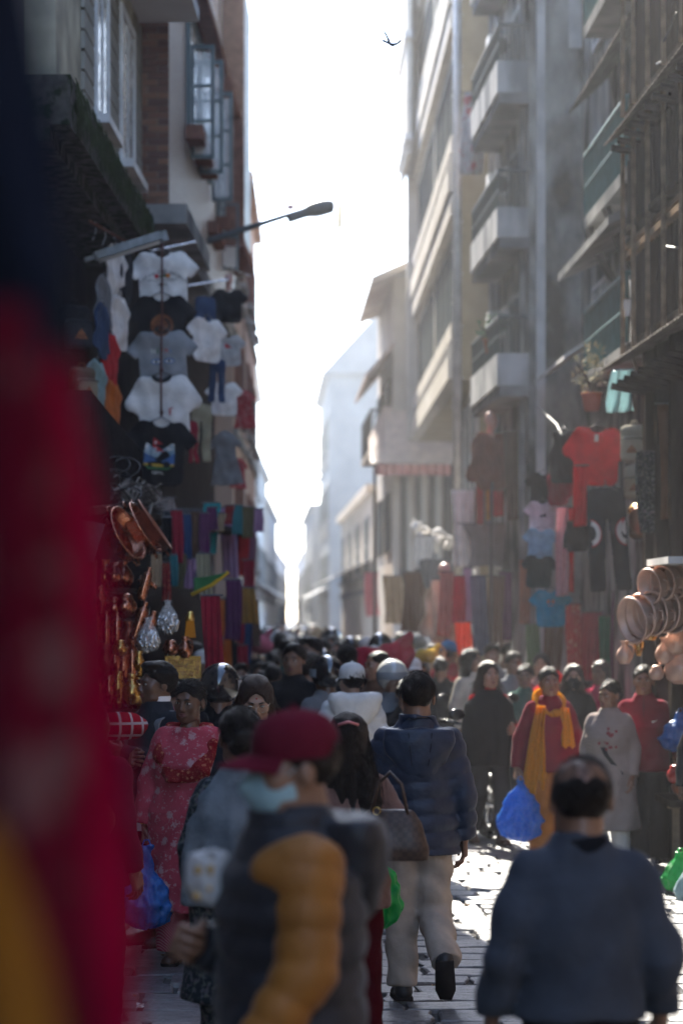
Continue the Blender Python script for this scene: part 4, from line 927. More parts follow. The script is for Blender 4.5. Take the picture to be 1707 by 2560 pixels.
hd = P(367, 2105, 13.75); plastic_bag('full blue plastic bag in the hand of woman in pink kurta', hd, BLUEBAG, .155, .34, .15, 3)
# man with backpack, arms crossed
r_, hm = person('man in dark jacket with backpack strap standing with crossed arms', at(392, 14.7), 1.71, -52, 'm', 'dark', 'full', head=(-14, 0, 0), arms={'L': ((.225, -.08, 1.10), (-.02, -.235, 1.17)), 'R': ((-.225, -.06, 1.09), (.05, -.22, 1.13))},
    top=dict(kind='jacket', mat=DARKC, fit=.035, hem=.80, collar=.03, fold=(40, .006)), bottom=dict(mat=BLACKC), hands=('hold', 'hold'), thumbs={'L': (0, 0, 1), 'R': (0, 0, 1)})
g = Geo(); g.lathe([(.17, .70), (.172, .82), (.16, .86)], 24, 0, Matrix.Translation((0, -.02, 0)), sy=.8); g.build('shirt_tail', WHITEC, r_, True)
g = Geo(); g.lathe([(.072, 1.43), (.078, 1.50), (.073, 1.505)], 20, 0, Matrix.Translation((0, .012, 0))); g.build('shirt_collar', WHITEC, r_, True)
for s in (-1, 1): strip(r_, 'backpack_strap', GREYC, [(s * .13, .12, 1.36), (s * .135, .02, 1.425), (s * .14, -.10, 1.36), (s * .15, -.125, 1.2), (s * .16, -.06, 1.02)], .05, 0, 1, 20, .012)
f = Field((-.2, .08, .95), (.2, .38, 1.45), .014); f.box((0, .22, 1.2), (.15, .09, .21), .06); f.box((0, .30, 1.12), (.12, .06, .12), .05, .02); f.bumpy(.004, 25); g = Geo(); g.add(*f.surf()); g.build('backpack', BLACKC, r_, True)
# woman with glasses looking down
r_, hm = person('woman with wire glasses and long loose hair looking down', at(640, 13.3), 1.66, -6, 'f', 'light', 'longside', head=(8, 24, 0), hairm=HAIRB, top=dict(kind='coat', mat=DARKC, fit=.03, hem=.6), bottom=dict(mat=BLACKC))
g = Geo()
for s in (-1, 1):
    pts = [(s * .031 + .021 * math.cos(a), -.108 - .0 * a, -.004 + .019 * math.sin(a)) for a in np.linspace(0, 2 * math.pi, 21)]; g.tube(pts, .0016, 5); g.tube([(s * .052, -.106, .002), (s * .075, -.05, .006), (s * .082, .01, .0)], .0014, 4)
g.tube([(-.011, -.108, .0), (0, -.113, .004), (.011, -.108, .0)], .0016, 4); on_head(r_, hm, g, 'glasses', M('wire_gold', (.8, .7, .55), .25, metal=1, var=.05))
g = Geo(); g.ball((0, -.092, .052), (.004, .003, .005), 0, 8, 6); on_head(r_, hm, g, 'forehead_mark', REDC)
# dim porter at the far left edge
r_, hm = person('dim person in dark red at the copper stall, turned away', at(228, 11.3), 1.62, 150, 'm', 'dark', 'short', top=dict(kind='jacket', mat=cloth('dark_red_wool', (.10, .012, .03)), fit=.035, hem=.78), bottom=dict(mat=BLACKC))
f = Field((-.3, -.16, -.14), (.3, .16, .16), .012); f.ell((0, 0, 0), (.2, .11, .085), 0); f.bumpy(.006, 20); g = Geo(); g.add(*f.surf())
bg_ = thing('cloth_bundle', 'red checked cloth bundle beside man with crossed arms', 'bundle', P(285, 1815, 13.9), R(15)); g.build('bundle_body', cloth('red_plaid', (.30, .012, .02), pat='plaid', col2=(.45, .38, .36)), bg_, True)
g = Geo(); g.tube([(-.19, 0, .0), (-.28, -.02, .05), (-.36, -.05, -.02)], [.05, .02, .03], 8); g.build('knot', REDC, bg_, True)
g = Geo(); g.lathe([(.001, -.05), (.06, -.045), (.088, -.015), (.09, .0), (.085, .02), (.06, .045), (.001, .05)], 24, 0, Euler((R(90), 0, 0)).to_matrix().to_4x4())
bl = thing('balloon', 'round pink balloon marked with a G near the hanging red cloth', 'balloon', P(240, 2050, 10.6)); g.build('skin', thin('pink_rubber', (.45, .07, .09), .3), bl, True)
V, Fs = text_geo('G', .05); g = Geo(); g.add(V + np.array((.02, -.055, 0)), Fs); g.build('printed_letter', BLACKC, bl); g = Geo(); g.tube([(0, 0, -.09), (.01, 0, -.5), (-.04, 0, -1.0)], .002, 4); g.build('string', WHITEC, bl)
# woman in grey shawl behind the man with cap
r_, hm = person('woman in grey gauze shawl seen from behind the maroon cap', at(600, 9.9), 1.62, 165, 'f', 'dark', 'bun', head=(25, 0, 0), top=dict(kind='shawl', mat=GREYS, hem=.86, tab=[(.86, .25, .19), (1.0, .255, .19), (1.2, .235, .17), (1.33, .19, .14), (1.40, .12, .11), (1.45, .08, .09)], under=dict(kind='kurta', mat=DKPRINT, fit=.02, hem=.45, flare=.12, fat=1.1)), bottom=dict(mat=DKPRINT))
# popcorn bags held by the man with cap
pb = thing('popcorn_bag', 'open clear bag of popcorn beside mustard sleeve', 'bag', P(522, 2255, 6.2)); WRAP = clear_wrap('clear_polythene')
f = Field((-.1, -.1, -.02), (.12, .1, .2), .008); f.loft([(0, .045, .04), (.05, .062, .055), (.10, .055, .05), (.13, .05, .045)], 0, fold=(9, .004), cuthi=True); f.loft([(.105, .04, .035), (.16, .045, .04)], .003, sub=True, cutlo=False); f.bumpy(.003, 60); g = Geo(); g.add(*f.surf()); g.build('bag_body', WHITEBAG, pb, True)
g = Geo()
for k in range(70): a = rr.uniform(0, 6.28); q = rr.uniform(0, .05); g.ball((q * math.cos(a), q * math.sin(a), .01 + rr.uniform(0, .09)), rr.uniform(.008, .014), 0, 6, 4)
g.build('popcorn', M('popcorn', (.55, .36, .14), .8, var=.4, scale=30), pb, True, kind='stuff')
pb2 = thing('popcorn_bag', 'second rolled white plastic bag above the popcorn', 'bag', P(572, 2165, 6.3)); f = Field((-.12, -.08, -.08), (.12, .08, .08), .008); f.cap((-.06, 0, -.015), (.06, 0, .02), .024, .03); f.bumpy(.006, 45); g = Geo(); g.add(*f.surf()); g.build('bag_body', WHITEBAG, pb2, True)
# woman with hair clip, cardigan and handbag
r_, hm = person('woman with pink hair clip, mauve cardigan and patterned handbag, from behind', at(868, 10.6), 1.57, 200, 'f', 'mid', 'long', head=(-20, 0, 0), arms={'R': ((-.27, .10, 1.09), (-.20, -.12, 1.13))},
    top=dict(kind='cardigan', mat=MAUVE, fit=.03, hem=.78, sleeve=.05, wr=.003, wrf=60), bottom=dict(mat=cloth('dark_red_skirt', (.06, .006, .01))), hands=('relaxed', 'fist'))
g = Geo(); g.tube([(-.045, .105, .075), (0, .125, .09), (.045, .105, .075)], .007, 6); on_head(r_, hm, g, 'hair_clip', M('pink_plastic', (.6, .2, .2), .3))
hb_ = thing('handbag', 'dark brown checked handbag on the arm of woman in cardigan', 'handbag', P(975, 2150, 10.45), R(-12)); f = Field((-.22, -.1, -.05), (.22, .1, .3), .011); f.loft([(0, .155, .06), (.05, .165, .07), (.16, .14, .05), (.22, .10, .03)], 0, cuthi=True, fold=(5, .006)); g = Geo(); g.add(*f.surf()); g.build('bag_body', LEATHER, hb_, True)
g = Geo(); g.tube([(-.08, -.02, .2), (-.05, -.01, .33), (.0, 0, .38), (.05, -.01, .33), (.08, -.02, .2)], .009, 6); g.build('strap', LEATHER, hb_, True)
g = Geo(); g.tube([(.016 * math.cos(a) - .05, -.05, .215 + .016 * math.sin(a)) for a in np.linspace(0, 6.3, 16)], .003, 5); g.build('ring', GOLDM, hb_, True)
plastic_bag('green plastic bag hanging beside beige trousers', P(945, 2095, 11.4), GREENBAG, .11, .33, .1, 5)
# person in white puffer and cap
r_, hm = person('person in white puffer jacket and white cap, seen from behind', at(878, 17.6), 1.64, 190, 'f', 'light', 'short', head=(12, 0, 0), top=dict(kind='puffer_jacket', mat=WHITEQ, fit=.075, hem=.72, ring=(.115, .018), sleeve=.05, fat=1.02), bottom=dict(mat=BLACKC))
hood_part(r_, WHITEQ, c=(0, .14, 1.37), r=(.20, .11, .14), top=1.50); cap_on(r_, hm, WHITEC)
# woman in black shawl
r_, hm = person('woman wrapped in black shawl with long sunlit hair', at(1222, 21.2), 1.60, 12, 'f', 'light', 'long', hairm=HAIRB, head=(6, 0, 0), arms={'L': ((.23, -.02, 1.08), (.16, -.25, 1.08)), 'R': ((-.20, 0, 1.08), (-.10, -.10, 1.02))}, hands=('relaxed', None), thumbs={'L': (0, 0, 1)},
    top=dict(kind='shawl', mat=BLACKC, hem=.74, tab=[(.74, .29, .2), (.95, .275, .2), (1.15, .255, .19), (1.31, .225, .165), (1.38, .16, .125), (1.44, .09, .09)], under=dict(kind='jumper', mat=REDC, fit=.008, hem=.9)), bottom=dict(mat=DARKC), shoes=SHOEB, legs={'L': ((.09, -.12, .50), (.09, -.10, .09)), 'R': ((-.09, .02, .48), (-.1, .2, .14))}, feet={'R': (35, 0)})
# woman in mustard scarf
r_, hm = person('woman in maroon jumper with long mustard scarf carrying blue bag', at(1372, 19.5), 1.58, 6, 'f', 'mid', 'bun', head=(0, -2, 0), hairm=HAIRM, arms={'R': ((-.25, .03, 1.09), (-.29, -.02, .84)), 'L': ((.25, .04, 1.09), (.26, .0, .85))}, hands=('relaxed', 'fist'),
    top=dict(kind='jumper', mat=MAROON, fit=.035, hem=.80, fat=1.08, sleeve=.046), bottom=dict(kind='salwar', mat=ORNGT, r=(.14, .13, .10)), shoes=SHOEB, legs={'R': ((-.09, -.12, .50), (-.09, -.10, .09)), 'L': ((.09, .02, .48), (.1, .2, .14))}, feet={'L': (35, 0)})
scarf_loop(r_, MUSTS, 1.40, (.115, .12), .036, -.005, tilt=.10); strip(r_, 'scarf_end', MUSTS, [(-.10, -.14, 1.38), (-.14, -.18, 1.15), (-.16, -.19, .80), (-.17, -.19, .35)], [.08, .12, .20, .27], .018, 3); strip(r_, 'scarf_end', MUSTS, [(.10, -.15, 1.36), (.12, -.175, 1.2), (.13, -.18, 1.02)], [.08, .10, .12], .012, 2)
g = Geo()
for s in (-1, 1): g.tube([(s * .031 + .02 * math.cos(a), -.109, .0 + .016 * math.sin(a)) for a in np.linspace(0, 2 * math.pi, 17)], .002, 4)
on_head(r_, hm, g, 'glasses', M('red_frame', (.3, .03, .03), .3))
plastic_bag('bulging blue plastic bag carried by woman with mustard scarf', P(1300, 1945, 19.3), BLUEBAG, .19, .40, .10, 7)
# woman in grey embroidered kurta
r_, hm = person('woman in grey woven kurta with embroidered chest looking sideways', at(1522, 18.9), 1.49, -22, 'f', 'mid', 'bun', head=(-24, 6, 0), top=dict(kind='kurta', mat=GREYW, fit=.04, hem=.38, flare=.08, fat=1.1, drape=(7, .01)), bottom=dict(mat=WHITEC, r=(.10, .09, .08)), shoes=SHOEW)
g = Geo(); q = random.Random(4)
for k in range(26):
    a = q.uniform(0, 6.28); x, z = .03 + q.gauss(0, .04), 1.20 + q.gauss(0, .05)
    g.add([(x + .014 * math.cos(t) , -.188 + .01 * abs(x), z + .014 * math.sin(t)) for t in np.linspace(0, 6.28, 7)[:-1]], [np.arange(6)[None]])
g.build('embroidery', cloth('embroidery_thread', (.22, .05, .06)), r_)
strip(r_, 'bag_strap', DARKC, [(-.12, .0, 1.42), (-.08, -.15, 1.25), (.02, -.19, 1.05), (.15, -.15, .88)], .04, 0, 1, 16, .01)
# woman in maroon fleece
r_, hm = person('woman in maroon half zip fleece and wide black trousers', at(1608, 19.2), 1.60, -9, 'f', 'mid', 'bun', head=(-4, -2, 0), arms={'R': ((-.27, .05, 1.08), (-.35, .0, .86)), 'L': ((.26, .02, 1.08), (.30, -.16, .98))}, top=dict(kind='fleece', mat=MAROON, fit=.035, hem=.82, fat=1.12, collar=.04, sleeve=.05), bottom=dict(kind='wide_trousers', mat=BLACKC, r=(.13, .14, .155), fold=(8, .004)), hands=('hold', 'relaxed'), legs={'R': ((-.10, -.12, .50), (-.10, -.10, .09)), 'L': ((.10, .03, .48), (.105, .16, .12))})
g = Geo(); g.add([(x, -.192, z) for x, z in ((.065, 1.238), (.078, 1.232), (.115, 1.256), (.078, 1.244), (.072, 1.252))], [np.arange(5)[None]]); g.build('chest_mark', WHITEC, r_)
g = Geo(); g.tube([(0, -.115, 1.44), (0, -.155, 1.36), (0, -.178, 1.28)], .004, 4); g.build('zip', DARKC, r_)
plastic_bag('blue plastic bag held up against the maroon fleece', P(1700, 1775, 18.9), BLUEBAG, .17, .27, .06, 9)
# right edge: hand and bags of a person stepping in
r_, hm = person('person at the picture edge carrying green and pale bags', at(1790, 17.6), 1.6, -20, 'f', 'dark', 'bun', arms={'R': ((-.25, .02, 1.09), (-.27, -.02, .80))}, top=dict(kind='jacket', mat=DARKC, fit=.03, hem=.8), bottom=dict(mat=DARKC), hands=('relaxed', 'fist'))
plastic_bag('green plastic bag at the picture edge', P(1700, 2125, 17.4), GREENBAG, .15, .26, .05, 2); plastic_bag('pale blue plastic bag beside the green one', P(1722, 2150, 17.1), thin('pale_blue_polythene', (.3, .42, .45), .4), .11, .3, .06, 4)
# people behind them, each set apart by dress
def simple(label, px, d, H, yaw, sex, skin, hair, kind, mat, bmat=DARKC, head=(0, 0, 0), hairm=None, lo='mid', **k):
    T = dict(kind=kind, mat=mat, fit=.03, hem=.78); T.update(k.pop('T', {}))
    return person(label, at(px, d), H, yaw, sex, skin, hair, hairm=hairm, head=head, top=T, bottom=dict(mat=bmat), h=.021, lo=lo, **k)
simple('woman in dull green top behind the black shawl', 1312, 23.6, 1.52, 0, 'f', 'mid', 'bun', 'kurta', GREENC, head=(-10, 0, 0))
r_, hm = simple('woman with black face mask and long lit hair behind mustard scarf', 1432, 21.8, 1.56, -5, 'f', 'light', 'long', 'jacket', BLACKC, hairm=HAIRB); mask_on(r_, hm, BLACKC)
simple('girl in bright pink red top looking aside by the stall', 1500, 23.4, 1.56, -30, 'f', 'mid', 'bob', 'top', cloth('rose_red', (.42, .03, .08)), hairm=HAIRB)
simple('man with short hair and pale shirt behind the black shawl', 1284, 24.6, 1.63, 20, 'm', 'mid', 'short', 'shirt', GREYC)
simple('woman with side swept hair behind the green top', 1352, 25.5, 1.6, -15, 'f', 'light', 'bob', 'coat', cloth('rose_grey', (.25, .15, .15)))
simple('young woman in long cream coat looking left', 1180, 24.8, 1.66, 35, 'f', 'mid', 'long', 'long_coat', CREAMC, T=dict(hem=.45, flare=.1), head=(20, 0, 0), nostrand=True)
simple('man with dark hair behind the cream coat', 1230, 27.2, 1.68, 10, 'm', 'mid', 'full', 'jacket', GREYC)
r_, hm = simple('man in pale brimless hat behind the hanging shirts', 1268, 29, 1.70, 160, 'm', 'mid', 'short', 'jacket', BROWNC)
g = Geo(); g.lathe([(.098, .03), (.094, .08), (.080, .15), (.07, .165), (.002, .15)], 20, 0, Matrix.Translation((0, .012, 0)) @ Matrix.Shear('XY', 4, (.25, 0))); on_head(r_, hm, g, 'hat', cloth('topi_cloth', (.48, .38, .34)))
r_, hm = simple('man in blue cap and red jacket amid the crowd', 1122, 27.4, 1.70, 150, 'm', 'mid', 'short', 'jacket', cloth('crimson_jacket', (.28, .02, .035))); cap_on(r_, hm, cloth('bright_blue_cap', (.03, .2, .5)))
simple('person in red jacket with raised arm beside blue cap', 1162, 26.6, 1.60, 190, 'm', 'mid', 'short', 'jacket', REDC, arms={'L': ((.28, .0, 1.38), (.24, -.05, 1.62))})
simple('person in navy shirt with shoulder strap seen from behind white cap', 772, 20.4, 1.66, 180, 'm', 'mid', 'crop', 'shirt', BLUEJ)
r_, hm = simple('broad figure in dark coat in front of the red bundle', 955, 22.5, 1.62, 180, 'm', 'dark', 'short', 'long_coat', DARKC, T=dict(hem=.4, fat=1.15))
simple('tall person in black coat beside the dark broad figure', 868, 21.6, 1.74, 175, 'm', 'dark', 'short', 'long_coat', BLACKC, T=dict(hem=.4))
# woman lifting a red cloth bundle overhead behind the mustard scarf
f = Field((-.32, -.22, -.2), (.32, .22, .2), .014); f.loft([(-.16, .24, .15), (-.08, .26, .18), (.02, .17, .14), (.1, .05, .06), (.14, .02, .03)], 0, fold=(6, .02), cuthi=True); f.ell((.2, 0, -.02), (.09, .1, .08), .05, sub=True); f.bumpy(.008, 22); g = Geo(); g.add(*f.surf())
o = thing('cloth_bundle', 'bright red cloth held up behind woman with mustard scarf', 'bundle', P(1392, 1712, 24.4)); g.build('cloth', thin('scarlet_cloth', (.55, .02, .03), .35, .8, 20, .4), o, True)
f = Field((-.62, -.34, -.4), (.62, .34, .4), .022); f.ell((.08, 0, .0), (.24, .2, .15), 0); f.ell((-.17, 0, -.04), (.16, .16, .13), .05); f.cap((.2, 0, .1), (.3, 0, .2), .07, .03, .05); f.bumpy(.03, 13); g = Geo(); g.add(*f.surf())
o = thing('cloth_bundle', 'large dusty red bundle carried above the crowd', 'bundle', P(950, 1645, 23.2)); g.build('cloth', cloth('dusty_red_cloth', (.34, .03, .05)), o, True)
r_, hm = simple('porter under the large red bundle', 930, 23.6, 1.60, 180, 'm', 'dark', 'short', 'shirt', cloth('wine_cloth', (.13, .015, .035)), arms={'L': ((.25, 0, 1.4), (.16, .0, 1.66))})
# ------------------------------------------------------------------ hanging clothes
HANG = M('hanger_plastic', (.05, .05, .055), .4); ROPE = cloth('brown_cord', (.09, .04, .035)); STEEL = M('steel_tube', (.45, .46, .47), .3, metal=.9, var=.15)
def warp(x, z): return .014 * np.sin(9 * x + 3 * np.sin(5 * z)) + .009 * np.sin(17 * z + 6 * x) + .006 * np.sin(31 * x + 9 * z) + .04 * x * x
SHT = {}
def shirt_mesh(kind):
    """garment hung by the shoulders, collar at the origin: tee, long, folded, tank, pants, dress"""
    if kind in SHT: return SHT[kind]
    f = Field((-.5, -.07, -.98), (.5, .11, .06), .0135); q, (x, y, z) = f.sl((-.5, -.07, -.98), (.5, .11, .06)); yy = (y - warp(x, z)) * 4.2
    def capd(a, b, ra, rb):
        bx, bz = b[0] - a[0], b[1] - a[1]; t = np.clip(((x - a[0]) * bx + (z - a[1]) * bz) / (bx * bx + bz * bz), 0, 1)
        return np.sqrt((x - a[0] - t * bx) ** 2 + (z - a[1] - t * bz) ** 2 + yy ** 2) - (ra + (rb - ra) * t)
    def rbox(cx, cz, hx, hz, r):
        dx, dz = np.abs(x - cx) - hx + r, np.abs(z - cz) - hz + r; return np.maximum(np.sqrt(np.maximum(dx, 0) ** 2 + np.maximum(dz, 0) ** 2) + np.minimum(np.maximum(dx, dz), 0) - r, np.abs(yy) - .075)
    if kind == 'pants':
        d = rbox(0, -.12, .17, .14, .07)
        for s in (-1, 1): d = np.minimum(d, capd((s * .09, -.2), (s * .115, -.86), .085, .075))
        d = np.maximum(d, -.9 - z)
    elif kind == 'dress':
        d = capd((0, -.1), (0, -.3), .17, .17); d = np.minimum(d, rbox(0, -.55, .19, .40, .08)); sk = np.abs(x) - (.17 + np.clip(-z - .3, 0, 1) * .22); d = np.maximum(np.minimum(d, np.maximum(np.maximum(sk, -.93 - z), np.maximum(z + .25, np.abs(yy) - .1))), -2)
        for s in (-1, 1): d = np.minimum(d, capd((s * .13, -.07), (s * .27, -.22), .07, .06))
    else:
        d = rbox(0, -.37, .275, .355, .09); k_ = .06
        sl = capd((-.17, -.09), (.17, -.09), .075, .075); d = np.minimum(d, sl)
        for s in (-1, 1):
            e = {'tee': (s * .355, -.255), 'long': (s * .33, -.55), 'folded': (s * .34, -.30), 'tank': (s * .19, -.12)}[kind]
            c = capd((s * .20, -.095), e, .095, .085)
            if kind == 'tee': c = np.maximum(c, ((x - e[0]) * s * .72 - (z - e[1]) * .69) - .02)
            d = np.minimum(d, c)
            if kind == 'folded': d = np.minimum(d, capd((s * .34, -.30), (s * .02, -.56), .07, .05))
        d = np.maximum(d, -(np.sqrt((x / 1.25) ** 2 + (z + .0) ** 2) - .075))
    f.f[q] = d; g = Geo(); g.add(*f.surf()); SHT[kind] = g.mesh('garment', WHITEC); return SHT[kind]
def hang(label, px, py, d, wpx, mat, kind='tee', rot=0, group=None, cat='shirt', name='hanging_shirt', full=None, tilt=0):
    """garment hung with its collar at a photo point, wpx wide in the photo"""
    full = full or {'tee': .86, 'long': .82, 'folded': .82, 'tank': .54, 'pants': .38, 'dress': .72}[kind]; s = wpx * d / F / full; tilt = tilt or ((px * 7 + py * 3) % 7 - 3) * 1.1
    o = thing(name, label, cat, P(px, py, d), R(rot), group, s)
    if tilt: o.rotation_euler = (0, R(tilt), R(rot))
    c = put('garment', shirt_mesh(kind), o); omat(c, mat)
    g = Geo(); g.tube([(0, .0, .06), (.012, 0, .075), (.0, 0, .092), (-.014, 0, .078)], .004, 5); g.tube([(-.17, 0, -.045), (0, 0, .045), (.17, 0, -.045)], .007, 5); g.tube([(0, 0, .04), (0, 0, .065)], .004, 5); g.build('hanger', HANG, o, True)
    return o
def printed(o, name, polys, mat, off=.0):
    """flat print following the front of a shirt: polygons in shirt x,z"""
    g = Geo()
    for p in polys:
        p = np.array(p, float); c = p.mean(0); n = len(p); V = np.concatenate([p, [c]]); y = warp(V[:, 0], V[:, 1]) - .0245 - off
        g.add(np.stack([V[:, 0], y, V[:, 1]], 1), [np.stack([np.arange(n), (np.arange(n) + 1) % n, np.full(n, n)], 1)])
    return g.build(name, mat, o)
def lettering(o, s, size, x, z, mat, arc=0.):
    V, Fs = text_geo(s, size)
    zz = V[:, 2] - arc * V[:, 0] ** 2; V = np.stack([V[:, 0] + x, warp(V[:, 0] + x, zz + z) - .027, zz + z], 1); g = Geo(); g.add(V, Fs); return g.build('lettering', mat, o)
def disc(cx, cz, r, n=24, rz=None): return [(cx + r * math.cos(a), cz + (rz or r) * math.sin(a)) for a in np.linspace(0, 2 * math.pi, n + 1)[:-1]]
INK = M('print_ink', (.02, .025, .03), .8); INKR = M('print_red', (.40, .03, .04), .8); INKB = M('print_blue', (.06, .13, .30), .8); INKW = M('print_white', (.65, .64, .62), .8); INKO = M('print_orange', (.5, .16, .03), .8); INKG = M('print_green', (.04, .12, .05), .8); INKY = M('print_yellow', (.45, .28, .05), .8); INKBR = M('print_brown', (.24, .10, .05), .8, pat='mottle', col2=(.12, .05, .03), psc=40, var=.3); INKS = M('print_skyblue', (.16, .27, .36), .8, pat='mottle', col2=(.4, .46, .5), psc=9)
LGREY0 = cloth('heather_grey', (.24, .25, .265)); GT = 'tees hung in a column on the shop front'
o = hang('white tee printed with lettering and a small emblem, topmost of the column', 405, 628, 23.1, 188, WHITEC)
lettering(o, 'TOP OF THE WORLD', .062, 0, -.245, INK, 1.6); printed(o, 'emblem', [disc(-.07, -.285, .026)], INKR); printed(o, 'emblem', [disc(.06, -.285, .026)], INKO); printed(o, 'emblem', [[(-.05, -.30), (-.02, -.265), (0, -.285), (.025, -.26), (.05, -.30)]], INKG)
lettering(o, 'MOUNT EVEREST', .045, 0, -.335, INK); lettering(o, 'NEPAL', .045, 0, -.385, INK)
o = hang('black tee with round brown mandala print', 404, 738, 23.04, 182, BLACKC); printed(o, 'mandala', [disc(0, -.36, .135, 32)], INKBR); printed(o, 'mandala_ring', [disc(0, -.36, .10, 32)], INK, .002); printed(o, 'mandala_heart', [disc(0, -.36, .075, 24)], INKBR, .004)
o = hang('grey tee with coloured lettering and a pair of eyes', 403, 826, 22.98, 186, LGREY0)
for i, (c, x) in enumerate(zip('NEPAL', (-.1, -.05, 0, .05, .1))): lettering(o, c, .075, x, -.24, (INKW, INKG, INKO, INKR, INKB)[i])
for s in (-1, 1): printed(o, 'eye_print', [disc(s * .075, -.36, .062, 20, .032)], INKB); printed(o, 'eye_print', [disc(s * .075, -.362, .045, 20, .018)], INKW, .002); printed(o, 'eye_print', [disc(s * .075, -.362, .016)], INK, .004)
o = hang('white long sleeved shirt with dark collar band and folded sleeves', 405, 938, 22.92, 188, WHITEC, 'folded'); printed(o, 'collar_band', [[(.075 * 1.25 * math.cos(a) * k, .075 * math.sin(a) * k) for a, k in [(t, 1.22) for t in np.linspace(-3.1, -.04, 14)] + [(t, .98) for t in np.linspace(-.04, -3.1, 14)]]], INK); printed(o, 'emblem', [[(.05, -.37), (.10, -.36), (.10, -.375), (.05, -.38)], [(.055, -.385), (.08, -.385), (.075, -.45), (.06, -.44)]], INKR)
o = hang('black tee with red pennant flag over a mountain landscape print', 404, 1052, 22.86, 192, BLACKC)
printed(o, 'landscape', [[(-.17, -.34), (-.15, -.27), (-.1, -.29), (-.06, -.33), (0, -.31), (.05, -.35), (.1, -.28), (.16, -.25), (.17, -.34), (.17, -.5), (-.17, -.5)]], INKS); printed(o, 'snow_peak', [[(-.165, -.30), (-.15, -.255), (-.12, -.27), (-.09, -.32), (-.13, -.34)], [(.07, -.31), (.12, -.26), (.16, -.25), (.165, -.31), (.11, -.335)]], INKW, .002)
printed(o, 'hill', [[(-.17, -.36), (-.1, -.40), (-.02, -.45), (-.17, -.49)], [(.17, -.36), (.09, -.42), (.02, -.46), (.17, -.49)]], INKB, .003); printed(o, 'field', [[(-.17, -.48), (.17, -.48), (.17, -.505), (0, -.52), (-.17, -.505)]], INKY, .004); printed(o, 'meadow', [[(-.16, -.506), (.16, -.506), (.1, -.55), (-.12, -.55)]], INKG, .003)
printed(o, 'pennant', [[(-.075, -.19), (.035, -.265), (-.075, -.265)], [(-.075, -.262), (.06, -.345), (-.075, -.345)]], INKR, .005); printed(o, 'pennant_mark', [disc(-.05, -.245, .014), disc(-.05, -.315, .016)], INKW, .007); printed(o, 'flagpole', [[(-.083, -.18), (-.077, -.18), (-.092, -.46), (-.098, -.46)]], INK, .006); lettering(o, 'NEPAL', .045, -.005, -.585, INKW)
rp = thing('hanging_rope', 'brown cord running down the column of tees', 'rope', P(405, 610, 22.6)); g = Geo(); g.tube([(0, 0, .1), (.004, -.02, -.6), (-.006, -.05, -1.2), (.0, -.1, -1.62)], .011, 6); g.build('cord', ROPE, rp, True)
for k in range(4): g = Geo(); g.ball((0, -.02 - .02 * k, -.38 - .4 * k), .02, 0, 8, 6); g.build('knot', ROPE, rp, True)
JEAN = cloth('blue_denim', (.035, .06, .12)); OLV = cloth('olive_khaki', (.27, .25, .17)); MRN = cloth('deep_red_cotton', (.25, .015, .035)); LGREY = cloth('light_grey_jersey', (.40, .39, .385)); DRESS = cloth('red_floral_dress', (.30, .02, .03), pat='floral', col2=(.5, .4, .36), psc=2)
hang('blue denim trousers beside the tee column', 513, 745, 25, 60, JEAN, 'pants', cat='trousers', name='hanging_trousers', rot=20); hang('white short sleeved shirt with faint print, second column', 520, 795, 24.6, 95, WHITEC, 'tee', rot=38, full=.62); hang('deep blue jeans half hidden behind white shirt', 545, 900, 25.2, 45, JEAN, 'pants', cat='trousers', name='hanging_trousers', rot=20)
o = hang('black tee on a bald mannequin head', 572, 722, 27.6, 92, BLACKC, 'tee', rot=8, full=.78); g = Geo(); V, Q = head_geo('m')[0]; g.add(V + np.array((0, 0, .2)), Q); g.build('mannequin_head', M('mannequin_skin', (.5, .27, .22), .5, var=.08), o, True)
o = hang('light grey tee with red pennant print', 571, 838, 27.3, 92, LGREY, rot=8); printed(o, 'pennant', [[(-.09, -.18), (.08, -.30), (-.09, -.30)]], INKR)
o = hang('white tee with orange figure print', 560, 955, 26.4, 100, WHITEC, rot=10); printed(o, 'figure_print', [disc(-.06, -.22, .045), [(-.11, -.40), (-.09, -.28), (-.03, -.28), (-.01, -.40)]], INKO)
hang('olive khaki trousers hung by the waist', 505, 1012, 24.4, 60, OLV, 'pants', cat='trousers', name='hanging_trousers', rot=25); hang('deep red narrow garment beside black tee', 483, 1055, 24.0, 34, MRN, 'pants', cat='trousers', name='hanging_trousers', rot=60, full=.3)
hang('grey wrapped skirt below the orange print tee', 562, 1085, 25.8, 84, cloth('steel_grey_wool', (.17, .175, .18)), 'dress', cat='skirt', name='hanging_skirt', full=.62, rot=10); hang('red floral dress at the outer end of the rail', 610, 980, 28.5, 70, DRESS, 'dress', cat='dress', name='hanging_dress', rot=15); hang('small red floral dress lower on the rail', 600, 1150, 28.2, 55, DRESS, 'dress', cat='dress', name='hanging_dress', rot=30)
cols = [WHITEC, GREYC, REDC, JEAN, WHITEC, BLACKC, cloth('pale_teal', (.2, .3, .3)), WHITEC, ORANGEC, PINKC]
nm = ['white shirt turned edge on, upper row', 'grey striped shirt turned edge on, upper row', 'red edged shirt turned edge on', 'denim shirt turned edge on', 'white shirt turned edge on, middle row', 'black shirt turned edge on, beside the column', 'pale teal shirt turned edge on', 'white shirt turned edge on, lowest row', 'orange trimmed shirt turned edge on', 'pink shirt turned edge on, lower row']
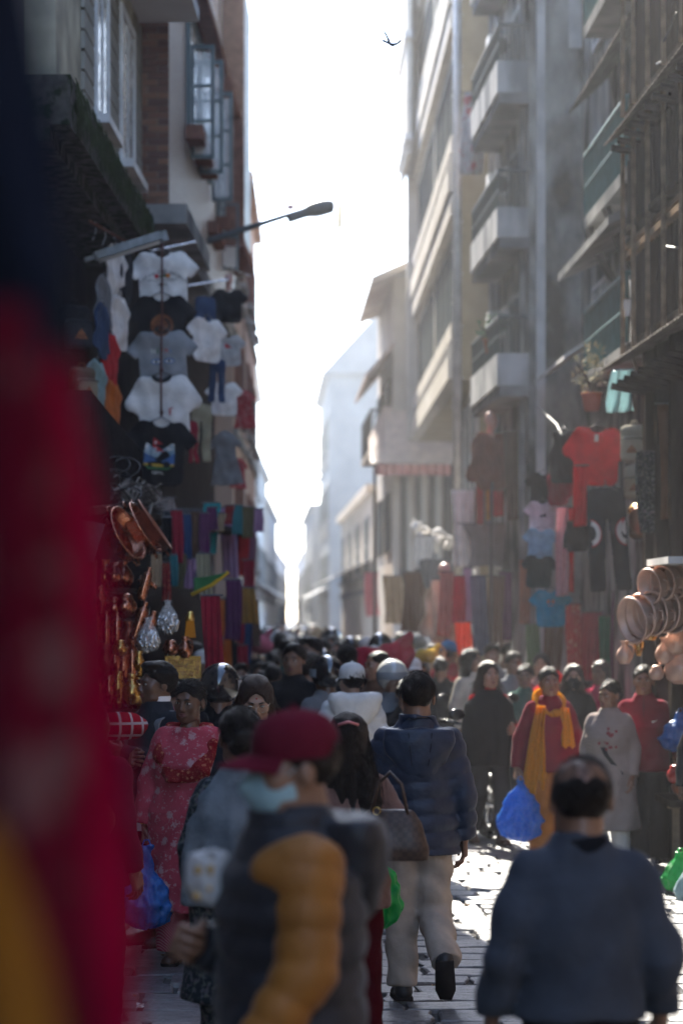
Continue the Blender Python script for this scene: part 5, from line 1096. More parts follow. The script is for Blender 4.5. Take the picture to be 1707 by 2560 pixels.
for i, (px, py, d) in enumerate(((292, 615, 22.6), (262, 690, 21.6), (276, 830, 21.8), (258, 760, 21.4), (300, 740, 22.4), (318, 620, 22.9), (246, 900, 21.2), (300, 1080, 22.3), (282, 950, 21.9), (262, 1040, 21.5))):
    hang(nm[i] + ' by the shop', px, py, d, 150, cols[i], 'long' if i % 2 else 'tee', rot=72 + (i * 7) % 13, full=.80)
# mossy tube bracket and rails over the tees
rl = thing('clothes_rail', 'rusty clothes rail with hooks above the edge on shirts', 'rail', (0, 0, 0)); g = Geo(); g.tube([P(225, 553, 20.5), P(325, 610, 23.5)], .014, 6); g.build('bar', RUST, rl)
for px, py, d in ((238, 560, 20.9), (262, 574, 21.6), (285, 588, 22.3), (305, 600, 22.9)):
    p = P(px, py, d); g = Geo(); g.tube([p + Vector((0, 0, .02)), p + Vector((.01, 0, -.06)), p + Vector((-.02, 0, -.14))], .006, 5); g.build('hook', STEEL, rl)
rl = thing('clothes_rail', 'thin steel rails the column of tees hangs from', 'rail', (0, 0, 0))
for a, b, d in (((380, 628), (490, 605), 23.2), ((470, 715), (570, 700), 25.3), ((560, 665), (625, 690), 28)):
    g = Geo(); g.tube([P(*a, d), P(*b, d + .3)], .012, 6); g.build('bar', STEEL, rl)
lf = thing('tube_light', 'grey weathered tube light fitting above the top tee', 'lamp', P(322, 615, 21.8), 0); lf.rotation_euler = (0, R(-19), R(10)); g = Geo(); g.box((-.32, -.06, -.035), (.30, .06, .04)); g.box((.301, -.055, -.06), (.36, .055, .03)); g.box((-.42, -.02, -.02), (-.321, .02, .02)); g.build('housing', M('grey_enamel', (.16, .18, .19), .5, var=.4, scale=12), lf)
g = Geo(); g.tube([(-.3, 0, -.05), (.28, 0, -.05)], .018, 8); g.build('tube', WHITEP, lf, True)
# backpacks
def backpack(label, p, s, m1, m2, rot=0):
    o = thing('backpack', label, 'backpack', p, R(rot), None, s); f = Field((-.22, -.2, -.5), (.22, .16, .05), .013); f.box((0, 0, -.23), (.16, .09, .22), .08); f.bumpy(.004, 20); g = Geo(); g.add(*f.surf()); g.build('main_bag', m1, o, True)
    f = Field((-.2, -.22, -.5), (.2, .0, -.05), .012); f.box((0, -.10, -.29), (.14, .06, .14), .05); f.bumpy(.003, 25); g = Geo(); g.add(*f.surf()); pk = g.build('front_pocket', m2, o, True)
    g = Geo(); g.tube([(-.13, -.163, -.19), (-.1, -.165, -.175), (.1, -.165, -.175), (.13, -.163, -.19)], .006, 5); g.build('zip', INK, pk, True)
    g = Geo(); g.tube([(-.05, 0, -.02), (-.03, 0, .03), (.03, 0, .03), (.05, 0, -.02)], .012, 6); g.build('handle', m1, o, True)
    g = Geo(); g.add([(x, -.165, z) for x, z in [(-.07, -.34), (-.04, -.29), (0, -.24), (.04, -.29), (.07, -.34)]], [np.arange(5)[None]]); g.build('emblem', INKBR, pk); return o
CANV = cloth('cream_canvas', (.33, .31, .26)); backpack('striped backpack with cream printed front pocket by the tees', P(216, 1012, 20.4), .84, cloth('plum_stripe', (.06, .03, .05), pat='stripe', col2=(.16, .12, .12)), CANV, 25); backpack('brown canvas bag with blue patch above the striped backpack', P(205, 915, 20.6), .75, cloth('brown_canvas', (.10, .085, .06)), cloth('khaki_canvas', (.22, .2, .14)), 35)
g = Geo(); o = backpack('dark jacket shaped bag at the top of the bag row', P(185, 760, 20.2), .9, BLACKC, DARKC, 30)
backpack('cream canvas rucksack next to the red sweater', P(1585, 1060, 21.6), .78, CANV, CANV, -20); backpack('lower worn cream rucksack under the first', P(1592, 1160, 21.5), .72, CANV, cloth('tan_canvas', (.26, .22, .16)), -22); backpack('dark rucksack below the cream ones', P(1605, 1255, 21.4), .75, DARKC, BROWNC, -20)
# lower left small cloths
def drape(label, px0, px1, py0, py1, d, mat, nf=4, rot=0, fold=.02, taper=1., name='hanging_cloth', cat='cloth', group=None, wave=.03):
    """length of cloth hung from a rail between photo points"""
    w = (px1 - px0) * d / F; hh = (py1 - py0) * d / F; o = thing(name, label, cat, P((px0 + px1) / 2, py0, d), R(rot), group); c = math.cos(R(rot))
    g = Geo(); g.sheet(8 * nf + 1, 26, lambda u, v: ((u - .5) * w / max(.3, c) * (taper + (1 - taper) * (1 - v)) + .15 * w * np.sin(2.2 * v + px0), fold * np.sin(u * nf * 6.28 + 2.2 * np.sin(3 * v + px0)) * (.4 + .6 * v) + .3 * fold * np.sin(u * nf * 13.7 + 5 * v), -v * hh + wave * w * np.sin(u * 5 + px0) * v), .006); g.build('cloth', mat, o, True)
    g = Geo(); g.tube([(-w * .55, .0, .005), (w * .55, .0, .005)], .008, 6); g.build('rod', HANG, o); return o
EXTRA = None; TURQ = thin('turquoise_cloth', (.02, .35, .37), .3, .7, 30, .3); LILAC = cloth('lilac_cloth', (.28, .17, .28))
for L_ in (('turquoise cloth hung below the khaki trousers', 505, 548, 1258, 1385, 24.6, TURQ), ('lilac scarf hung beside turquoise cloth', 552, 592, 1270, 1445, 26, LILAC), ('red scarf hung by the lilac one', 592, 620, 1325, 1440, 27, REDC), ('dark navy scarf between the lilac and red ones', 580, 606, 1310, 1420, 27.5, BLUEJ), ('mauve scarf at the end of the row', 612, 640, 1315, 1480, 28.5, cloth('mauve', (.2, .08, .13))), ('khaki cloth over the green pennant', 495, 530, 1385, 1500, 20.5, OLV), ('red shop drape beside the brass sign', 508, 556, 1490, 1725, 17.6, MRN), ('dark printed cloth behind the copper goods', 400, 470, 1280, 1400, 22, DKPRINT), ('grey printed cloth tucked under the black tee', 395, 440, 1245, 1300, 23, GREYW), ('dark clothes in a tight row under the tees', 440, 505, 1275, 1390, 23.4, BLACKC), ('mustard cloth stall edge by the crowd', 590, 640, 1470, 1560, 24, cloth('ochre_cloth', (.25, .14, .03))), ('plum stall curtain at the crowd edge', 560, 600, 1450, 1600, 23, PURP), ('dark red hanging near the mustard stall', 604, 632, 1400, 1520, 26, MRN)):
    drape(*L_[:6], L_[6], nf=3)
q = random.Random(33); EM = [(BLACKC, 'black'), (MRN, 'deep red'), (BLUEJ, 'blue'), (BROWNC, 'brown'), (PURP, 'plum'), (TANC, 'tan'), (REDP, 'patterned red'), (TEALC, 'teal'), (OLIVE, 'olive'), (LILAC, 'lilac'), (GREYC, 'grey'), (ORANGEC, 'orange')]; n_ = 0
for row, (py0, py1, x0, x1) in enumerate(((1285, 1400, 405, 500), (1395, 1490, 380, 500), (1500, 1640, 545, 640), (1270, 1330, 520, 640), (1600, 1740, 530, 600))):
    x = x0
    while x < x1:
        w_ = q.uniform(18, 30); m_, cn = EM[n_ % 12]; dd = 19.5 + (x - 380) / 240 * 7 + q.uniform(-.2, .2)
        drape('%s cloth, number %d from the wall, %s row of shop cloths' % (cn, int((x - x0) / 24) + 1, ('upper', 'second', 'crowd side', 'short', 'lowest')[row]), x, x + w_, py0 + q.uniform(-15, 15), py1 + q.uniform(-25, 25), dd, m_, 2, rot=q.uniform(-20, 35)); x += w_ * .9; n_ += 1
o = thing('pennant_flag', 'green and yellow pennant cloth sticking out by the copper shop', 'flag', P(485, 1445, 19.5)); g = Geo(); g.sheet(14, 6, lambda u, v: (u * .27, .02 * np.sin(5 * u), .02 * u - v * (1 - u) * .13 + .03 * u * u), .006); g.build('cloth', cloth('flag_green', (.04, .16, .06)), o, True); g = Geo(); g.tube([(-.02, 0, -.135), (.14, 0, -.06), (.28, 0, .05)], .016, 6); g.build('border', cloth('flag_yellow', (.5, .32, .03)), o, True)

# ------------------------------------------------------------------ copper and brass shop on the left
COPW = M('sunlit_wrapped_copper', (.62, .40, .31), .45, metal=.25, var=.2, scale=10, bump=.1, bscale=15); COP = M('copper', (.40, .17, .105), .26, metal=1, var=.3, scale=10, bump=.05, bscale=20); COPD = M('dull_copper', (.24, .095, .06), .42, metal=1, var=.4, scale=8, bump=.3); BRASS = M('brass', (.48, .29, .09), .28, metal=1, var=.25, scale=10); SILV = M('silver_tin', (.55, .55, .54), .2, metal=1, var=.15); WRAPM = clear_wrap('clear_polythene')  # wrapped copper is paler: sunlight on the ware put into its colour
def basin(label, p, r, h, rot, mat=COP, group=None, name='copper_basin', rad=None):
    o = thing(name, label, 'basin', p, 0, group); o.rotation_euler = rot
    g = Geo(); g.lathe([(.001, 0), (r * .6, .004), (r * .92, .01), (r, h * .25), (r, h * .92), (r * 1.06, h), (r * 1.06, h + .012), (r * .985, h), (r * .97, h * .25), (r * .9, .022), (.001, .014)], 36); g.build('bowl', mat, o, True)
    g = Geo(); g.tube([(r * 1.06 * math.cos(a), r * 1.06 * math.sin(a), h + .006) for a in np.linspace(0, 6.2832, 37)], .010, 6); g.build('rim', mat, o, True)
    for s in (-1, 1): g = Geo(); g.tube([(s * r, -.04, h * .6), (s * (r + .04), -.03, h * .6), (s * (r + .04), .03, h * .6), (s * r, .04, h * .6)], .008, 6); g.build('handle', mat, o, True)
    return o
basin('large copper basin, outermost of the tilted three', P(290, 1350, 17.0), .19, .10, (R(20), R(62), 0)); basin('middle tilted copper basin', P(335, 1335, 17.3), .19, .09, (R(15), R(58), R(8))); basin('rear tilted copper basin', P(360, 1330, 17.6), .20, .09, (R(12), R(55), R(14)), COPD)
JUG = {'jug': [(.001, 0), (.05, .0), (.055, .01), (.085, .06), (.09, .10), (.07, .15), (.035, .19), (.032, .22), (.05, .25), (.046, .25), (.028, .22)], 'pot': [(.001, 0), (.04, 0), (.08, .03), (.095, .08), (.085, .12), (.06, .145), (.065, .165), (.058, .165), (.05, .145)], 'bottle': [(.001, 0), (.036, 0), (.038, .02), (.038, .19), (.03, .215), (.016, .23), (.016, .25), (.019, .26), (.001, .262)], 'vase': [(.001, 0), (.03, 0), (.025, .03), (.05, .09), (.055, .14), (.03, .2), (.045, .24), (.04, .24)]}
JM = {}
def vessel(label, p, kind, s, mat, group=None, rot=(0, 0, 0), handle=True):
    o = thing('copper_' + kind if mat in (COP, COPD, COPW) else 'brass_' + kind if mat is BRASS else 'tin_' + kind, label, kind, p, 0, group, s); o.rotation_euler = rot
    if kind not in JM: g = Geo(); g.lathe(JUG[kind], 24); JM[kind] = g.mesh('vessel_body', COP)
    c = put('vessel_body', JM[kind], o); omat(c, mat)
    g = Geo()
    if kind == 'jug': g.tube([(.03, 0, .22), (.085, 0, .2), (.1, 0, .13), (.085, 0, .08)], .007, 6); g.build('handle', mat, o, True)
    elif kind == 'pot': g.ball((0, 0, .165), (.06, .06, .02), 0, 12, 6); g.build('lid', mat, o, True)
    else: g.lathe([(.04 if kind == 'bottle' else .032, .03), (.041 if kind == 'bottle' else .034, .036), (.04 if kind == 'bottle' else .032, .042)], 20); g.build('band', mat, o, True)
    return o
GV = 'copper and brass vessels stacked on the shop shelves'
q = random.Random(5); k = 0
for row, (py, n, x0, x1, d) in enumerate(((1470, 4, 215, 330, 17.6), (1545, 4, 215, 320, 17.3), (1620, 5, 205, 330, 17.0), (1700, 6, 205, 345, 16.6), (1770, 6, 215, 360, 16.4))):
    for i in range(n):
        kind = q.choice(('jug', 'pot', 'bottle', 'vase')); mat = q.choice((COP, COP, COPD, BRASS)); px = x0 + (x1 - x0) * (i + .5) / n + q.uniform(-6, 6); mn = {COP: 'bright copper', COPD: 'dull copper', BRASS: 'brass'}[mat]
        vessel('%s %s, %s on the %s shelf of the copper shop' % (mn, kind, ('first', 'second', 'third', 'fourth', 'fifth', 'sixth')[i], ('topmost', 'upper', 'middle', 'lower', 'lowest')[row]), P(px, py, d), kind, q.uniform(.75, 1.05), mat, GV, (0, 0, q.uniform(0, 6)))
    sh = thing('shop_shelf', '%s wooden shelf carrying copper vessels' % ('topmost', 'upper', 'middle', 'lower', 'lowest')[row], 'shelf', P(270, py, d)); g = Geo(); g.box((-.3, -.14, -.03), (.26, .2, -.002)); g.build('board', WOODD, sh); g = Geo(); g.box((-.28, .1, -.15), (-.24, .18, -.031)); g.build('bracket', WOODD, sh)
for label, px, py, d, kind, s, mat, rot in (('wrapped long copper bottle hanging in the shop front, upper', 352, 1500, 16.6, 'bottle', .9, COP, (0, R(16), 0)), ('wrapped long copper bottle hanging lower beside the silver beads', 335, 1600, 16.5, 'bottle', 1.05, COP, (0, R(18), 0)), ('second lower copper bottle right beside it', 362, 1615, 16.45, 'bottle', .95, COP, (0, R(16), 0)), ('copper hand bell like vase on its side', 392, 1470, 17.2, 'vase', .6, COP, (0, R(-60), 0)), ('shiny copper pot near the gold tassel', 427, 1640, 16.9, 'pot', .62, COP, (0, 0, 0)), ('shiny copper jug beside the pot, near the tassel', 463, 1645, 16.8, 'jug', .6, COP, (0, 0, .5)), ('brass vase glinting below the silver beads', 348, 1690, 16.2, 'vase', .7, BRASS, (0, 0, 0)), ('brass pot glinting beside the crossed arms man', 300, 1640, 16.2, 'pot', .6, BRASS, (0, 0, 0)), ('brass jug low behind the crossed arms man', 330, 1760, 16.0, 'jug', .8, BRASS, (0, 0, 0))):
    vessel(label, P(px, py, d), kind, s, mat, None, rot)
for i, (px, py, d, n) in enumerate(((372, 1600, 16.4, 46), (420, 1555, 17.0, 34))):
    o = thing('bead_bag', ('clear bag of silver balls hanging lower in the shop front', 'clear bag of silver balls hanging beside the tassel')[i], 'bag', P(px, py, d)); q = random.Random(i); R0 = .085
    g = Geo()
    for _ in range(n):
        a = q.uniform(0, 6.28); e = q.uniform(-1, 1); r2 = R0 * .8 * math.sqrt(1 - e * e); g.ball((r2 * math.cos(a), r2 * math.sin(a) * .7, e * R0 * .8 - .01), .019, 0, 8, 6)
    g.build('silver_balls', SILV, o, True, kind='stuff'); g = Geo(); g.lathe([(.002, -R0), (R0 * .7, -R0 * .8), (R0, -.01), (R0 * .75, R0 * .7), (.02, R0 * 1.5), (.03, R0 * 1.8)], 20, sy=.8); g.build('wrapper', WRAPM, o, True); g = Geo(); g.tube([(0, 0, R0 * 1.5), (.01, 0, R0 * 2.6)], .003, 4); g.build('string', HANG, o)
o = thing('tassel', 'gold orange hanging tassel in the copper shop', 'tassel', P(475, 1545, 17.2)); q = random.Random(8)
g = Geo(); g.lathe([(.001, .05), (.02, .045), (.03, .02), (.035, -.01), (.03, -.02)], 14); g.build('knot', GOLDM, o, True); g = Geo()
for _ in range(70): a = q.uniform(0, 6.28); r2 = q.uniform(0, .03); g.tube([(r2 * math.cos(a), r2 * math.sin(a), 0), (r2 * 1.6 * math.cos(a), r2 * 1.6 * math.sin(a), -.14)], .003, 3, cap=False)
g.build('fringe', cloth('tassel_orange', (.55, .22, .02)), o)
o = thing('sign', 'embossed brass sign plate with raised script above the crowd', 'sign', P(458, 1668, 16.8), R(-3)); w, h_ = .125, .078
g = Geo(); g.box((-w, 0, -h_), (w, .012, h_)); g.build('plate', BRASS, o); g = Geo()
for a in ((-w, -h_, w, -h_ + .008), (-w, h_ - .008, w, h_), (-w, -h_ + .0085, -w + .008, h_ - .0085), (w - .008, -h_ + .0085, w, h_ - .0085)): g.box((a[0], -.008, a[1]), (a[2], -.0005, a[3]))
g.build('border', BRASS, o); q = random.Random(2); g = Geo()
for z in (.035, -.005, -.045):
    g.box((-w + .02, -.006, z + .012), (w - .045, -.0004, z + .016)); x = -w + .024
    while x < w - .05:
        g.tube([(x, -.004, z + .012), (x + q.uniform(-.004, .006), -.004, z), (x + q.uniform(0, .008), -.004, z - .014)], .0025, 4); x += q.uniform(.012, .02)
for x in (w - .034, w - .02): g.box((x - .003, -.006, -.05), (x + .003, -.0004, .05))
g.build('raised_script', COPD, o)
# shop front frame of the copper shop
o = thing('market_stall', 'dark red painted timber stall of the copper shop', 'stall', (0, 0, 0))
g = Geo(); p = P(222, 1540, 16.2); g.box((p.x - .05, 16.15, 0), (p.x + .05, 16.27, PZ(1400, 16.2))); g.build('post', M('red_painted_wood', (.09, .025, .025), .6, var=.3, bump=.3), o)
g = Geo(); a = P(150, 1290, 15.8); b = P(350, 1270, 18.4); g.tube([a, b], .05, 6); g.build('lintel', WOODD, o)
g = Geo(); V = [P(150, 1290, 15.6), P(262, 1310, 16.4), P(232, 1405, 15.9), P(120, 1400, 15.2)]; V = [tuple(v) for v in V] + [tuple(v + Vector((0, .04, 0))) for v in V]; g.add(V, [np.array([(0, 1, 2, 3), (7, 6, 5, 4), (0, 4, 5, 1), (1, 5, 6, 2), (2, 6, 7, 3), (3, 7, 4, 0)])]); g.build('canopy_board', M('dark_blue_board', (.018, .035, .055), .6, var=.3), o)
g = Geo(); a = P(120, 1255, 16); b = P(600, 1330, 27); pp = [a.lerp(b, t) for t in np.linspace(0, 1, 8)]
for i in range(7): g.tube([pp[i] + Vector((0, 0, -.01)), pp[i + 1]], .055, 6)
g.build('beam', WOODD, o)
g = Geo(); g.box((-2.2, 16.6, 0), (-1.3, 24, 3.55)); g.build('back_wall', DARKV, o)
# cables: an uncountable tangle along the ledge
g = Geo(); q = random.Random(21); CAB = M('cable_rubber', (.014, .014, .016), .5)
for i in range(46):
    a = P(q.uniform(140, 210), q.uniform(1120, 1200), 17.8 + q.uniform(-.4, .4)); b = P(q.uniform(300, 420), q.uniform(1215, 1290), 21 + q.uniform(-.5, .5)); n = 12; ph = q.uniform(0, 6)
    g.tube([a.lerp(b, t) + Vector((.06 * math.sin(9 * t + ph), .05 * math.cos(7 * t + ph), .07 * math.sin(11 * t + ph * 2) - .18 * math.sin(math.pi * t) * q.random())) for t in np.linspace(0, 1, n)], q.uniform(.006, .012), 5, cap=False)
for i in range(16):
    c = P(q.uniform(170, 330), q.uniform(1150, 1240), 18.5); r0 = q.uniform(.05, .13)
    g.tube([c + Vector((r0 * math.cos(t), .05 * math.sin(2 * t), r0 * .7 * math.sin(t))) for t in np.linspace(0, 6.3, 14)], .007, 5, cap=False)
o = g.build('cable_tangle', CAB, smooth=True, kind='stuff', label='tangle of black cables along the ledge under the tees', cat='cables')
for i, (lab, pts, r0) in enumerate((('thin cable slanting from tees down to ledge', ((265, 1060, 20), (300, 1150, 20.5), (345, 1260, 21)), .006), ('cable dangling in loops over the timber balcony front', ((1690, 30, 18.2), (1672, 75, 18.3), (1655, 110, 18.4), (1660, 150, 18.4), (1640, 160, 18.6)), .008), ('cable drooping between timber posts lower down', ((1640, 700, 18.6), (1655, 615, 18.5), (1690, 620, 18.2), (1707, 612, 18.0)), .008), ('white cable hanging down by the teal balcony', ((1575, 700, 20.3), (1580, 790, 20.3), (1576, 880, 20.4), (1590, 920, 20.3), (1612, 940, 20.2)), .012), ('wire crossing to the balcony over the red sweater', ((1335, 1010, 27), (1390, 1060, 25), (1405, 1090, 24)), .008))):
    pts = [P(*p) for p in pts]; n = len(pts); fine = []
    for j in range(n - 1):
        for t in (0, .33, .66): fine.append(pts[j].lerp(pts[j + 1], t))
    g = Geo(); g.tube(fine + [pts[-1]], r0, 5); o = g.build('cable', WHITEP if 'white' in lab else CAB, smooth=True, label=lab, cat='cable')

# ------------------------------------------------------------------ clothes and goods on the right
GR = 'clothes hung over the stalls'
o = hang('bright red sweater with paper tag on a hanger', 1492, 1068, 22.0, 165, cloth('scarlet_knit', (.50, .012, .02)), 'folded', rot=-6); printed(o, 'paper_tag', [[(-.03, -.09), (.02, -.09), (.02, -.18), (-.03, -.18)]], INKW)
drape('red sleeve hanging from the sweater', 1436, 1470, 1165, 1315, 21.9, cloth('scarlet_knit', (.50, .012, .02)), 2, name='hanging_sleeve', cat='sleeve', fold=.03)
o = hang('black trousers with striped half moon patches', 1512, 1225, 21.7, 118, DARKC, 'pants', cat='trousers', name='hanging_trousers', full=.42)
for s in (-1, 1):
    printed(o, 'patch_edge', [[(s * .16 + s * .1 * math.cos(a) * -1, -.38 + .125 * math.sin(a)) for a in np.linspace(-1.5, 1.5, 14)]], INKR, .022); printed(o, 'patch', [[(s * .16 + s * .09 * math.cos(a) * -1, -.38 + .113 * math.sin(a)) for a in np.linspace(-1.5, 1.5, 14)]], INKW, .025)
    printed(o, 'patch_heart', [[(s * .16 - s * .05 * math.cos(a), -.38 + .07 * math.sin(a)) for a in np.linspace(-1.5, 1.5, 12)]], INK, .028); printed(o, 'patch_stripe', [[(s * .15 - .004, zz), (s * .15 + .004, zz), (s * .15 + .004, zz + .03), (s * .15 - .004, zz + .03)] for zz in (-.49, -.30)], INK, .028)
hang('black jacket edge on behind the red sweater', 1408, 1075, 22.8, 150, BLACKC, 'long', rot=-66); hang('dark red jacket edge on behind the black one', 1396, 1140, 23.2, 140, MRN, 'long', rot=-70)
hang('black shirt hung low behind the striped patches', 1440, 1300, 22.2, 90, BLACKC, 'long', rot=-40)
for lab, py, m, k_ in (('black tee with small print, top of the sunlit stack', 1180, BLACKC, 0), ('lilac white tee with city print, second of the sunlit stack', 1252, cloth('pale_lilac', (.45, .40, .45)), 1), ('light blue tee, third of the sunlit stack', 1320, cloth('sky_blue', (.20, .34, .46)), 2), ('dark green black tee, fourth of the sunlit stack', 1388, cloth('black_green', (.012, .022, .025)), 3)):
    o = hang(lab, 1358 - k_ * 3, py, 23.6 - .05 * k_, 98, m, rot=-14)
    if k_ == 0: printed(o, 'emblem', [[(.08, -.28), (.12, -.2), (.16, -.28)]], INKBR)
    if k_ == 1: printed(o, 'city_print', [[(-.05, -.36), (-.04, -.31), (0, -.33), (.03, -.29), (.05, -.33), (.08, -.25), (.1, -.36)]], INK)
o = hang('turquoise blue tee with orange motif, lowest of the stack', 1375, 1473, 23.2, 112, cloth('turquoise_blue', (.015, .20, .32)), rot=-4); printed(o, 'motif', [disc(-.045, -.24, .028, 8, .04), disc(.045, -.24, .028, 8, .04), [(-.07, -.31), (.07, -.31), (.05, -.325), (-.05, -.325)]], INKO)
drape('pale pink cloth lit by the sun beside the tee stack', 1392, 1424, 1268, 1490, 22.9, thin('pale_pink_cloth', (.55, .36, .38), .3, .8, 30, .3), 2); drape('narrow red cloth beside the pale pink one', 1420, 1432, 1270, 1480, 22.8, REDC, 1)
for L_ in (('red and grey striped shawl under the balcony', 1190, 1222, 1085, 1310, 29, cloth('red_stripe_shawl', (.30, .02, .03), pat='stripe', col2=(.14, .13, .13), psc=.8)), ('yellow strip of cloth beside the striped shawl', 1216, 1228, 1120, 1300, 28.8, cloth('yellow_cloth', (.5, .33, .06))), ('crimson jacket hung beside the yellow strip', 1228, 1262, 1090, 1290, 28.6, REDC), ('brown curtain in the stall opening', 1262, 1312, 1080, 1300, 28.2, BROWNC), ('grey stall wall cloth behind the shawls', 1150, 1330, 1310, 1420, 29.6, GREYC), ('pinkish garment in the sunlit row', 1095, 1130, 1430, 1590, 27, cloth('dusty_rose', (.40, .16, .14))), ('crimson garment in the sunlit row', 1125, 1160, 1440, 1560, 27.4, MRN), ('white garment in the sunlit row', 1080, 1100, 1450, 1600, 27.2, CREAMC), ('orange bag of cloth low in the sunlit row', 1142, 1182, 1555, 1640, 26, thin('orange_red_cloth', (.6, .1, .04), .3, .8)), ('lilac garment next to the pole', 1160, 1180, 1420, 1560, 28, LILAC), ('blue grey garment next to the lilac one', 1180, 1220, 1440, 1640, 27.5, cloth('slate_garment', (.09, .11, .16))), ('brown shawl in the stall row', 1222, 1262, 1440, 1620, 28.4, BROWNC), ('dark purple shawl in the stall row', 1240, 1300, 1430, 1600, 28.8, PURP), ('orange brown carpet beside the tee stack', 1295, 1322, 1400, 1560, 26, cloth('rust_carpet', (.25, .09, .05))), ('green shawl hung to the ground behind the crowd', 1318, 1352, 1560, 1690, 26, cloth('leaf_green', (.08, .15, .07))), ('brown shawl next to the green one', 1352, 1400, 1560, 1680, 26.4, BROWNC), ('long red shawl behind the crowd', 1418, 1455, 1510, 1690, 25, cloth('red_shawl', (.28, .02, .03), pat='floral', col2=(.42, .28, .2), psc=1.5)), ('dark red shawl next to the long red one', 1455, 1508, 1530, 1700, 25.2, MRN), ('emerald strip between the red shawls', 1500, 1530, 1540, 1690, 24.8, cloth('emerald', (.02, .18, .10))), ('plum cloth at the stall back', 1530, 1580, 1480, 1700, 24.6, PURP), ('dark cloth high under the timber balcony', 1600, 1690, 1130, 1330, 19.8, DKPRINT), ('grey worn curtain below the timber balcony', 1640, 1720, 1010, 1300, 19.4, BROWNC)):
    drape(*L_[:6], L_[6], nf=3)
drape('white floral blanket airing beside the pole', 1152, 1215, 232, 435, 30.4, cloth('floral_blanket', (.55, .52, .53), pat='floral', col2=(.42, .10, .12), psc=.45), 2, fold=.05); drape('sunlit white sheet over the stall by the pole', 1125, 1185, 1225, 1420, 30, WHITEC, 3, fold=.06)
drape('bright turquoise and white plastic sheet caught on the cables', 1530, 1580, 925, 1030, 20.6, thin('printed_plastic', (.45, .6, .62), .4, .4), 2, rot=-20, fold=.04, taper=1.3); drape('small sunlit white cloth on the timber balcony corner', 1562, 1592, 748, 790, 20.3, WHITEC, 2)
g = Geo(); q = random.Random(9)
o = thing('cloth_heap', 'sunlit white bunched cloth on a stall roof', 'cloth', P(1082, 1330, 33)); f = Field((-.4, -.3, -.3), (.4, .3, .25), .02)
for _ in range(14): f.ell((q.uniform(-.28, .3), q.uniform(-.15, .15), q.uniform(-.2, .12)), (q.uniform(.03, .1), .08, q.uniform(.03, .16)), .02)
f.bumpy(.03, 19); g.add(*f.surf()); g.build('cloth', WHITEC, o, True)
drape('white sheet hanging under the bunched cloth', 1040, 1090, 1340, 1420, 32.6, WHITEC, 3, fold=.05); drape('grey awning cloth under the white sheet', 1060, 1140, 1400, 1470, 31.5, GREYC, 3, fold=.06); drape('brown stall cloth behind the sunlit row', 1000, 1060, 1430, 1580, 34, BROWNC, 3); drape('beige stall cloth beside the brown one', 955, 1005, 1440, 1560, 38, TANC, 3); drape('pink stall cloth far along the shops', 915, 950, 1430, 1540, 46, PINKC, 2)
# mannequins lit in the stall
for lab, px, py, d, m in (('pale mannequin head and coat in the stall opening', 1228, 1050, 28.4, cloth('rust_coat', (.16, .05, .03))), ('pale headed mannequin in sunlit coat by the pole', 1112, 1430, 27.8, cloth('sand_coat', (.42, .34, .27)))):
    o = thing('mannequin', lab, 'mannequin', P(px, py, d), R(20)); g = Geo(); V, Q = head_geo('f')[0]; g.add(V * .9, Q); g.build('head', M('mannequin_skin', (.5, .27, .22), .5, var=.08), o, True); c = put('garment', shirt_mesh('long'), o, (0, 0, -.14), scale=(.72, 2.2, .95)); omat(c, m); g = Geo(); g.tube([(0, 0, -.72), (0, 0, -.72 - (o.location.z - .75))], .02, 6); g.build('stand', HANG, o)
# string of plants on the concrete balcony
def shrub(label, p, r, n, mat, h=1.): 
    o = thing('potted_plant', label, 'plant', p); g = Geo(); g.lathe([(.001, -.16), (.07, -.16), (.1, .0), (.11, .0), (.10, .01), (.09, -.02), (.001, -.02)], 14); g.build('pot', M('clay_pot', (.22, .09, .05), .8), o, True); g = Geo(); q = random.Random(n)
    for _ in range(9): a = q.uniform(0, 6.28); g.tube([(0, 0, -.02), (.3 * r * math.cos(a), .3 * r * math.sin(a), r * .5 * h), (r * .7 * math.cos(a), r * .7 * math.sin(a), r * h * q.uniform(.6, 1.1))], [.008, .006, .003], 4)
    g.build('stem', WOODD, o); g = Geo()
    for _ in range(n):
        a = q.uniform(0, 6.28); e = q.uniform(-.5, 1.4); rr_ = r * q.uniform(.35, 1.05); c = Vector((rr_ * math.cos(a) * math.cos(e), rr_ * math.sin(a) * math.cos(e), r * .55 * h + rr_ * math.sin(e) * h)); u = Vector((q.gauss(0, 1), q.gauss(0, 1), q.gauss(0, 1))).normalized(); v = u.orthogonal().normalized(); s = q.uniform(.02, .04)
        g.add([tuple(c - u * s), tuple(c + v * s * .45), tuple(c + u * s), tuple(c - v * s * .45)], np.array([(0, 1, 2, 3)]))
    g.build('leaves', mat, o, kind='stuff'); return o
LEAF = M('leaf_green', (.05, .09, .03), .6, var=.4); LEAFY = M('leaf_yellow', (.30, .26, .04), .6, var=.4)
shrub('dark leafy plant on the lowest white parapet', P(1228, 850, 28.5) , .2, 170, LEAF); shrub('yellow flowering plant on the brown house roof edge', P(596, 452, 43), .35, 200, LEAFY); shrub('green plant hanging over the brown house roof edge', P(586, 405, 44), .3, 160, LEAF)
shrub('dry pale creeper above the red sweater', P(1478, 985, 22.8), .2, 170, M('dry_leaf', (.35, .32, .22), .8, var=.3), 1.6)
